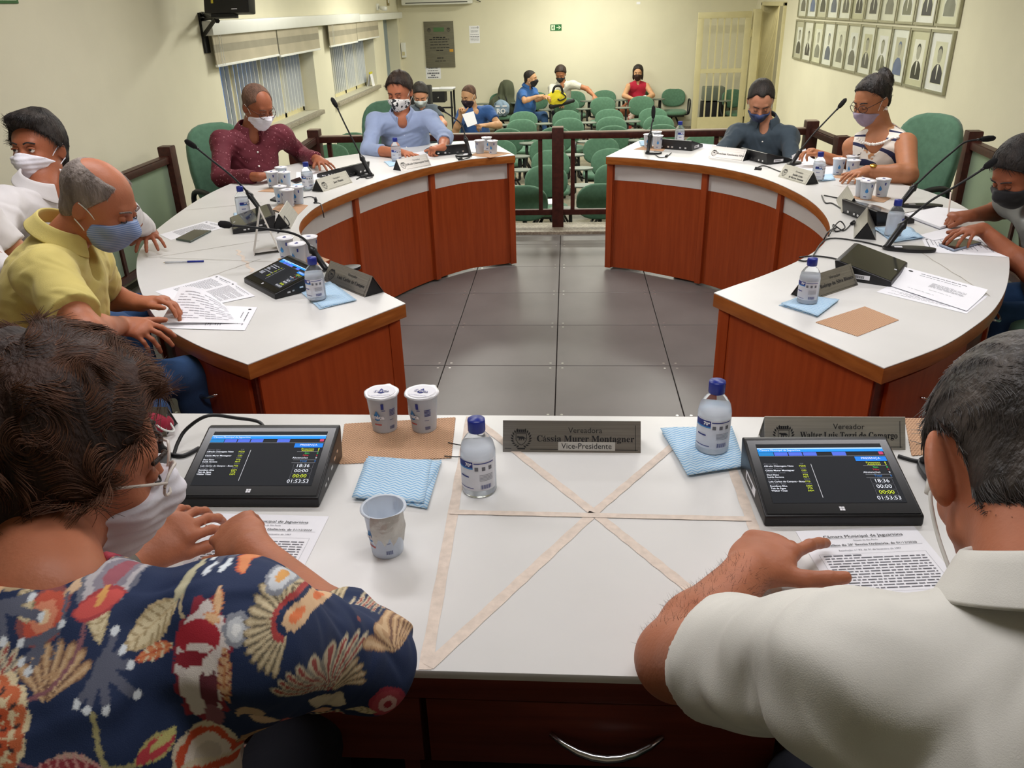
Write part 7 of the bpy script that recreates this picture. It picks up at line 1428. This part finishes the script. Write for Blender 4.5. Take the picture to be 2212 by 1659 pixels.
sitter((1378, 157), 14.9, 'dark haired person in red halter top and dark mask sitting by the back wall', (-.12, -.95, -.15), (1377, 176), (1358, 186), (1398, 186), [('R', (1348, 207), (1368, 214), (1378, 214), -1, K_()), ('L', (1410, 206), (1393, 213), (1384, 213), 1, K_())], K_(name='halter_top', m=fab('redtop', 'A81230'), sleeve=0, nd=.0, nr=.05), SK['light'], K_(th=.014, top=.014, c=.03, curl=(.003, 60), add=[((.075, -.02, -.06), (.02, .05, .07)), ((-.075, -.02, -.06), (.02, .05, .07))], cut=[(.0, .743, -.30, .030)]), HD, K_(m=mat('mask_dark2', '3A2620', .8, noise=.3, nscale=30)), (mat('trousers_redprint', 'B04A44', .8, col2='DCC8BC', nscale=10, ramp=(.5, .54)), STD), female=True, chest=(.15, .11), belly=(.15, .12))
p = PA(1384, 211, 15.0); MBp = MB().box((0, 0, 0), (.22, .15, .012)).build('white_booklet', MATS['white_paper'], loc=tuple(p)); MBp.rotation_euler = (.25, -.12, 0); tag(MBp, 'white booklet on the lap of the person in red', 'paper')
# ------------------------------------------------------------------ THE TWO PEOPLE AT THE FRONT DESK
# man in white polo shirt
hd = PA(2212, 1010, .88); nb = onray(2285, 1300, hd, .175); shL = onray(1835, 1440, nb, .20); shR = nb+(nb-shL)*V3(.95, .57, -1); pel = nb+V3(.03, -.24, -.50)
elL = PZ(1462, 1425, .950); wrL = PZ(1612, 1240, .955); elR = shR+V3(.14, .04, -.26); wrR = elR+V3(-.10, .22, .0)
mo, mbd, mF = person((pel[0], pel[1], .1), 'person in white polo shirt with an earphone, bent over a sheet at the front desk', dict(head=hd, fwd=(.06, .66, -.74), ear=.75, ears=1.3, neck=nb, pelvis=pel, shL=shL, shR=shR, s=1.08, nk=.060, chest=(.19, .14), belly=(.19, .16), bo=.0, browm=HG,
    arms=[A_(shL, elL, wrL, dirpx((1612, 1240), (1738, 1095), .955), 1, (-.1, -.15, 1), curl=(.16, .52, .62, .62), spread=.16, th=(1.10, .05), hs=1.20, t=1.26), A_(shR, elR, wrR, (-.3, .9, 0), -1)],
    hair=dict(th=.008, top=.008, c=.006, res=.0035, curl=(.0015, 130), sub=[((.094, .004, -.02), (.036, .052, .060)), ((-.094, .004, -.02), (.036, .052, .060))], strands=dict(n=9000, ln=.022, r=.00075, seg=6, lift=.002, wave=(.0045, 50), grav=.1, swirl=.5)), hairm=hairmat('pepper', '1E1A18', '4A423C', .5), strandm=mat('strand_pepper', '4A4440', .35, noise=.5, nscale=120, spec=.6),
    shirt=dict(name='polo_shirt', m=fab('offwhite', 'DAD8D0', bump=.12, bscale=800), sleeve=.66, w=1.02, folds=(.008, 16), seed=12, collar=dict(r=.072, fall=.045, h=.038, pt=.02), res=.0042, nr=.068),
    legs=dict(m=MATS['dark_trousers'], j=[(pel+V3(-.14, .42, 0), pel+V3(-.14, .45, -.40)), (pel+V3(.14, .42, 0), pel+V3(.14, .45, -.40))])), SK['red'], .0032)
org = V3(pel[0], pel[1], .1); Bm = frame((.06, .66, -.74)); T = lambda x, y, z: hd+Bm@(np.array([x, y, z])*1.08)-org
tube_obj('earphone', [T(-.086, .010, -.020), T(-.090, .006, -.040), T(-.084, .012, -.075), T(-.070, .02, -.12), T(-.055, .03, -.17)], .0022, MATS['white_plastic'], mo)
MB().tube([T(-.082, .012, -.008), T(-.090, .010, -.030)], [.006, .0045], 10).build('earphone_bud', MATS['white_plastic'], mo, smooth=True)
# ring and nails
d = nrm(dirpx((1612, 1240), (1738, 1095), .955)); n = nrm(V3(-.1, -.15, 1)-d*(V3(-.1, -.15, 1)@d)); t = np.cross(d, n); hs = 1.20
p = wrL+d*.084*hs-t*.010*hs; dd = nrm(d*math.cos(-.13)+t*math.sin(-.13)); c = p+(dd*math.cos(.62)-n*math.sin(.62))*.022*hs; R_ = Vector(nrm(dd*math.cos(.62)-n*math.sin(.62))).to_track_quat('Z', 'Y').to_matrix(); o = MB().lathe([(.0092, -.0022), (.0106, -.0022), (.0106, .0022), (.0092, .0022), (.0092, -.0022)], 24, cap=False).build('ring', MATS['gold'], mo, smooth=True); o.matrix_local = Matrix.Translation(c-org)@R_.to_4x4()
# forearm hair
def arm_hair(parent, body, org, a, b, m, n=1400, seed=2):
    me = body.data; co = np.empty(len(me.vertices)*3, np.float32); me.vertices.foreach_get('co', co); co = co.reshape(-1, 3)+np.array(org); ax = b-a; L2 = ax@ax; tt = ((co-a)@ax)/L2; ds = np.linalg.norm(co-a-np.clip(tt, 0, 1)[:, None]*ax, axis=1); ids = np.where((tt > -.05) & (tt < 1.0) & (ds < .075))[0]
    R = np.random.RandomState(seed); ids = R.choice(ids, min(n, len(ids)), replace=False); nn = (co-a)-tt[:, None]*ax; nn /= np.maximum(np.linalg.norm(nn, axis=1), 1e-6)[:, None]; mb = MB(); axn = nrm(ax)
    for i in ids:
        p = co[i]-org; q = nrm(nn[i]*.45+axn*.5+R.normal(size=3)*.45)*R.uniform(.006, .014); s = nrm(np.cross(q, nn[i]))*.00022; mb.add([tuple(p-s), tuple(p+s), tuple(p+q)], [(0, 1, 2)])
    o = mb.build('arm_hair', m, parent, fix=False); o['kind'] = 'stuff'
arm_hair(mo, mbd, org, elL, wrL, mat('arm_hair', '4A2E20', .6, noise=.1))
# woman in floral blouse
hd = PA(132, 1005, .93); nb = onray(105, 1248, hd, .160); pel = nb+V3(-.02, -.16, -.50)
shR = onray(512, 1372, nb, .195); shL = nb-(shR-nb)*V3(1, .8, -1); elR = onray(795, 1432, shR, .26, False); wrR = PZ(545, 1190, 1.01); elL = shL+V3(-.08, .14, -.20); wrL = PZ(302, 1205, .955)
wo2, wb2, wF2 = person((pel[0], pel[1], .1), 'person with curly brown hair in a navy floral blouse, arms over the front desk', dict(head=hd, fwd=(.80, .50, -.32), neck=nb, pelvis=pel, shL=shL, shR=shR, s=1.0, female=True, nk=.052, chest=(.175, .135), belly=(.18, .16), bo=0, browm=HB,
    arms=[A_(shR, elR, wrR, PZ(470, 1105, 1.01)-PZ(545, 1190, 1.01), -1, (-.2, -.5, 1), curl=(.45, .45, .5, .55), spread=.12, th=(.6, .5), hs=.97, t=1.06), A_(shL, elL, wrL, PZ(420, 1135, .97)-PZ(302, 1205, .955)+V3(0, 0, .02), 1, (.3, -.4, 1), curl=(.5, .5, .5, .55), th=(.4, .7), hs=.97)],
    hair=dict(th=.026, top=.036, res=.0045, ex=.07, curl=(.009, 52), cut=[(.0, .80, -.60, .004)], add=[((0, -.06, -.03), (.085, .070, .080)), ((0, -.01, .085), (.07, .06, .05))], sub=[((.098, .006, -.025), (.030, .030, .038))], strands=dict(n=15000, ln=.042, r=.00062, seg=7, lift=.0012, wave=(.012, 60), grav=.3, swirl=.6)), hairm=hairmat('brown', '3A241A', '22140E', .7), strandm=mat('strand_brown', '5E3E2C', .6, noise=.5, nscale=40, spec=.35),
    mask=dict(m=mk_w, pleat=1), glasses=mat('glasses_pale', 'CFC6BC', .3, noise=.02),
    shirt=dict(name='floral_blouse', m=MATS['white_paper'], sleeve=1.30, w=1.12, folds=(.006, 20), seed=21, res=.0024, nr=.056, nd=.005),
    legs=dict(m=MATS['dark_trousers'], j=[(pel+V3(-.12, .42, 0), pel+V3(-.12, .45, -.40)), (pel+V3(.14, .42, 0), pel+V3(.14, .45, -.40))])), SK['red'], .0032)
bracelet(wo2, (pel[0], pel[1], .1), elL, wrL, .0285, .016, MATS['chrome'], .014, MATS['pearl'])
Fr = MB()
# ---- the printed flowers, as colours of the cloth in garment coordinates (across the shoulders, up the back)
bl = [c for c in wo2.children if c.name.startswith('floral_blouse')][0]; me = bl.data; co = np.empty(len(me.vertices)*3, np.float32); me.vertices.foreach_get('co', co); co = co.reshape(-1, 3)+np.array([pel[0], pel[1], .1])
e2 = nrm(V3(0, .45, .89)); U = 87+((co[:, 0]+.0746*co[:, 1])*2030+1106-197)*1.173; Vv = 1370+(830-((co-CP)@e2)*2050-1281)*.84
def C3(h): return np.array(lin(h)[:3])
col = np.tile(C3('14284E'), (len(co), 1)); wob = lambda f, a: a*np.sin(U/f)*np.cos(Vv/f*1.3)
def put(mask, h): col[mask] = C3(h)
def rel(cx, cy, ang=0, jx=0):
    x = U+wob(23, 2)-cx; y = Vv+wob(31, 2)-cy; c, s = math.cos(ang), math.sin(ang); return x*c+y*s, -x*s+y*c
def ellm(cx, cy, a, b, ang=0, pw=1): x, y = rel(cx, cy, ang); return (np.abs(x/a)**2+np.abs(y/b)**2) < 1
def leaf(cx, cy, a, b, ang, c1, c2, vein=None):
    x, y = rel(cx, cy, ang); w_ = b*(1-(x/a)**2); m = (np.abs(x) < a) & (np.abs(y) < w_); put(m, c1); put((np.abs(x) < a*.9) & (np.abs(y) < w_*.72), c2)
    if vein: put(m & (((x*.12+np.abs(y)*.09) % 2) < .55), vein); put(m & (np.abs(y) < 1.6), c1)
def fan(cx, cy, r0, r1, a0, a1, n, c1, c2, edge):
    x, y = rel(cx, cy); r = np.hypot(x, y); a = np.arctan2(y, x); a = np.where(a < a0, a+2*np.pi, a); f = (a-a0)/(a1-a0)*n; q = np.abs((f % 1)-.5)*2; R1 = r0+(r1-r0)*(1-.22*q**2); m = (a > a0) & (a < a1) & (r > r0) & (r < R1)
    put(m, edge); put(m & (q < .72) & (r < R1-3), c1); put(m & (q < .30) & (r < R1-8), c2)
def rosette(cx, cy, rings, n, cols):
    x, y = rel(cx, cy); r = np.hypot(x, y); a = np.arctan2(y, x)
    for i, (R0, c) in enumerate(zip(rings, cols)): put(r < R0*(1+.10*np.abs(np.sin(a*n/2+i))), c)
def vine(P, w_, h):
    P = [np.array(p, float) for p in smooth_line([(x, y, 0) for x, y in P], 8)]; d = np.full(len(co), 1e9)
    for a, b in zip(P, P[1:]):
        ax = (b-a)[:2]; t = np.clip(((U-a[0])*ax[0]+(Vv-a[1])*ax[1])/max(ax@ax, 1e-6), 0, 1); d = np.minimum(d, np.hypot(U-a[0]-t*ax[0], Vv-a[1]-t*ax[1]))
    put(d < w_, h)
def berries(cx, cy, tips, h='5A5E70'):
    for tx, ty in tips: vine([(cx, cy), ((cx+tx)/2+6, (cy+ty)/2), (tx, ty)], 7, h)
    for tx, ty in tips: put(ellm(tx, ty, 7, 7), 'DDE4EA')
def motif(ox=0, oy=0):
    o = lambda L: [(x+ox, y+oy) for x, y in L]
    vine(o([(186, 1333), (183, 1382), (150, 1428), (88, 1447)]), 3.5, '8A5A62'); vine(o([(238, 1468), (262, 1545), (325, 1598), (372, 1624)]), 4.5, 'A8A070'); vine(o([(268, 1552), (310, 1556), (345, 1545)]), 4, 'A8A070'); vine(o([(300, 1590), (312, 1640), (305, 1665)]), 3.5, 'A8A070')
    vine(o([(372, 1290), (378, 1330), (412, 1360)]), 3.5, 'B8A988'); vine(o([(640, 1360), (700, 1352), (735, 1342)]), 4, 'B09A78'); vine(o([(90, 1520), (150, 1545), (140, 1600), (125, 1655)]), 3, '8A5A62'); vine(o([(137, 1390), (140, 1340), (130, 1300)]), 3, '5A5E70')
    rosette(197+ox, 1278+oy, (50, 42, 30, 18), 11, ('6A6C7A', 'B9B4B8', '8A8490', 'A05A66')); leaf(197+ox, 1318+oy, 44, 22, -.25, 'A83A3E', 'C9504A'); put(ellm(197+ox, 1308+oy, 7, 14), 'D9A05A')
    leaf(315+ox, 1352+oy, 62, 30, -.6, 'C8B48C', 'D9CBA6', 'A8946E'); leaf(330+ox, 1392+oy, 40, 14, -.25, 'C9603A', 'D98A5A', 'E2D2B0'); leaf(368+ox, 1292+oy, 30, 14, -1.2, 'A8A58A', 'C4BE9E'); leaf(300+ox, 1262+oy, 30, 9, .3, 'C4B48C', 'D9CBA6')
    berries(228+ox, 1402+oy, o([(207, 1452), (226, 1462), (260, 1467), (306, 1454), (288, 1408), (268, 1386), (243, 1360)])); berries(110+ox, 1360+oy, o([(70, 1366), (80, 1392), (98, 1405), (140, 1340)])); berries(10+ox, 1310+oy, o([(68, 1300), (95, 1330), (40, 1362), (4, 1360)]))
    x, y = rel(436+ox, 1412+oy); a = np.arctan2(y, x); r = np.hypot(x/.62, y); put(r < 104*(1+.07*np.sin(a*13)), '8E2436'); put(r < 92*(1+.06*np.sin(a*11)), 'E0D6D2'); put(ellm(425+ox, 1370+oy, 52, 26), 'A81E30'); put(ellm(430+ox, 1386+oy, 30, 8), 'E8DCD6'); put(ellm(420+ox, 1405+oy, 46, 14), '8E1A2C'); put(ellm(425+ox, 1424+oy, 26, 12), 'EDE4DE'); put(ellm(452+ox, 1450+oy, 22, 40), '6A2A38'); put(ellm(452+ox, 1412+oy, 14, 16), 'EDE4DE'); put(ellm(447+ox, 1505+oy, 18, 24), '8A5560')
    leaf(487+ox, 1430+oy, 48, 16, 1.5, 'C88A5A', 'D9B088', '8E3A30'); rosette(507+ox, 1360+oy, (26, 18, 9), 7, ('8A8E98', 'C9CDD2', 'EEF0F0')); leaf(461+ox, 1318+oy, 26, 11, 1.3, 'D98A5A', 'E8BE90'); leaf(455+ox, 1342+oy, 22, 9, .2, 'D98A5A', 'E8BE90')
    fan(612+ox, 1356+oy, 26, 92, 1.75, 5.1, 17, 'B8A684', 'D2C3A0', '6E6450'); fan(612+ox, 1356+oy, 26, 38, 1.9, 5.0, 3, 'A83A3A', 'B84A42', 'A83A3A'); rosette(619+ox, 1357+oy, (24, 19, 9), 9, ('14284E', 'D9B48C', 'E07A4A'))
    rosette(31+ox, 1489+oy, (86, 80, 62, 56, 36, 30, 12), 14, ('E2D0A8', 'C9683E', 'E2D0A8', 'C4552E', 'E2D0A8', 'B8442C', '7A2A22')); x, y = rel(31+ox, 1489+oy); rr = np.hypot(x, y); aa = np.arctan2(y, x); put((rr > 38) & (rr < 78) & (((aa*7/np.pi) % 1) < .10), 'E2D0A8'); put((np.abs(((aa*7/np.pi) % 1)-.55) < .10) & ((np.abs(rr-70) < 6) | (np.abs(rr-46) < 6)), '3A2A2A')
    x, y = rel(20+ox, 1610+oy); rr = np.hypot(x*.8, y*.55); put(rr < 46, 'C9685A'); put((rr < 38) & (rr > 28), 'E2B89A'); put(rr < 18, '8E2A2A')
    leaf(202+ox, 1546+oy, 64, 26, .15, 'C0A090', '8E2F3A', 'C9908A'); leaf(342+ox, 1540+oy, 38, 22, -.5, 'B9B070', 'C4404A'); put(ellm(352+ox, 1530+oy, 26, 8, -.6), 'C9C27A')
    rosette(420+ox, 1572+oy, (52, 45, 33, 20), 6, ('D9CBB0', 'D2522E', 'E8DCD0', 'CFC4B8')); rosette(405+ox, 1640+oy, (60, 50, 36, 20), 6, ('D9CBB0', 'D2522E', 'E8DCD0', 'C9B8B0')); fan(470+ox, 1560+oy, 10, 70, .2, 1.9, 5, 'B08A5E', 'C9A878', '6E4A3A'); leaf(190+ox, 1635+oy, 62, 30, .6, 'A84A44', '8E2A34', 'C97A6A')
    fan(655+ox, 1530+oy, 4, 104, -2.5, -.75, 9, 'C9BBA0', 'A04A44', '8A8478'); fan(655+ox, 1530+oy, 4, 70, -.8, .4, 4, 'B89A78', 'D2C3A0', '6E6450'); leaf(640+ox, 1560+oy, 40, 24, .9, 'C9B89A', 'D9CBB0'); put(ellm(518+ox, 1510+oy, 28, 22), 'C4A482'); put(ellm(508+ox, 1520+oy, 18, 12), '14284E'); leaf(532+ox, 1535+oy, 30, 12, .9, 'C4A482', 'D9B896')
    rosette(740+ox, 1400+oy, (42, 34, 22, 10), 6, ('8A4A48', 'C4543E', 'D98A6A', 'E8C8A0')); rosette(756+ox, 1300+oy, (44, 36, 22, 10), 6, ('A8344A', 'B94A58', 'E2B8B4', 'A83040')); fan(785+ox, 1520+oy, 6, 90, -2.6, -.5, 7, 'B8946E', 'CFB08A', '7A5A48'); leaf(700+ox, 1380+oy, 34, 16, 1.1, 'B8A684', 'D2C3A0', '8A7E62'); leaf(845+ox, 1400+oy, 48, 18, 1.2, 'C4B48C', 'D9CBA6', 'A8946E'); leaf(690+ox, 1298+oy, 40, 13, .5, 'C4B48C', 'E2D2B0', 'A8946E')
    leaf(535+ox, 1610+oy, 60, 18, -1.2, 'A84A50', 'C9746A', '8E2A34'); leaf(590+ox, 1640+oy, 50, 14, -.7, 'A84A50', '8E3A44'); leaf(790+ox, 1350+oy, 36, 13, -.8, 'C4A080', 'D9B896'); leaf(600+ox, 1262+oy, 30, 10, 0, 'C4906A', 'D9A888')
motif(-640, -70); motif(-640, 300); motif(0, 330); motif(0, 0); leaf(330, 1215, 40, 13, -.4, 'C4B48C', 'E2D2B0', 'A8946E'); leaf(470, 1262, 34, 12, .7, 'C9603A', 'D98A5A'); rosette(575, 1290, (26, 19, 9), 7, ('8A8E98', 'C9CDD2', 'D9A05A')); berries(420, 1235, [(395, 1262), (410, 1275), (440, 1270)])
ca = me.color_attributes.new('Print', 'FLOAT_COLOR', 'POINT'); ca.data.foreach_set('color', np.concatenate([col, np.ones((len(col), 1))], 1).astype(np.float32).ravel())
m = bpy.data.materials.new('fabric_floral_print'); m.use_nodes = True; nt = m.node_tree; b = nt.nodes['Principled BSDF']; b.inputs['Roughness'].default_value = .8; at_ = nt.nodes.new('ShaderNodeAttribute'); at_.attribute_name = 'Print'; nt.links.new(at_.outputs['Color'], b.inputs['Base Color']); tc = nt.nodes.new('ShaderNodeTexCoord'); n_ = nt.nodes.new('ShaderNodeTexNoise'); n_.inputs['Scale'].default_value = 900; nt.links.new(tc.outputs['Object'], n_.inputs[0]); bp = nt.nodes.new('ShaderNodeBump'); bp.inputs['Strength'].default_value = .12; bp.inputs['Distance'].default_value = .01; nt.links.new(n_.outputs[0], bp.inputs['Height']); nt.links.new(bp.outputs[0], b.inputs['Normal']); me.materials.clear(); me.materials.append(m)
# chairs of the two at the front desk (below the picture)
p = V3(.55, .42, .1); set_exec(.55, .33, (-.05, 1), 'green high-backed chair under the person in white polo', .1); set_exec(-.62, .33, (.1, 1), 'green high-backed chair under the person in floral blouse', .1)
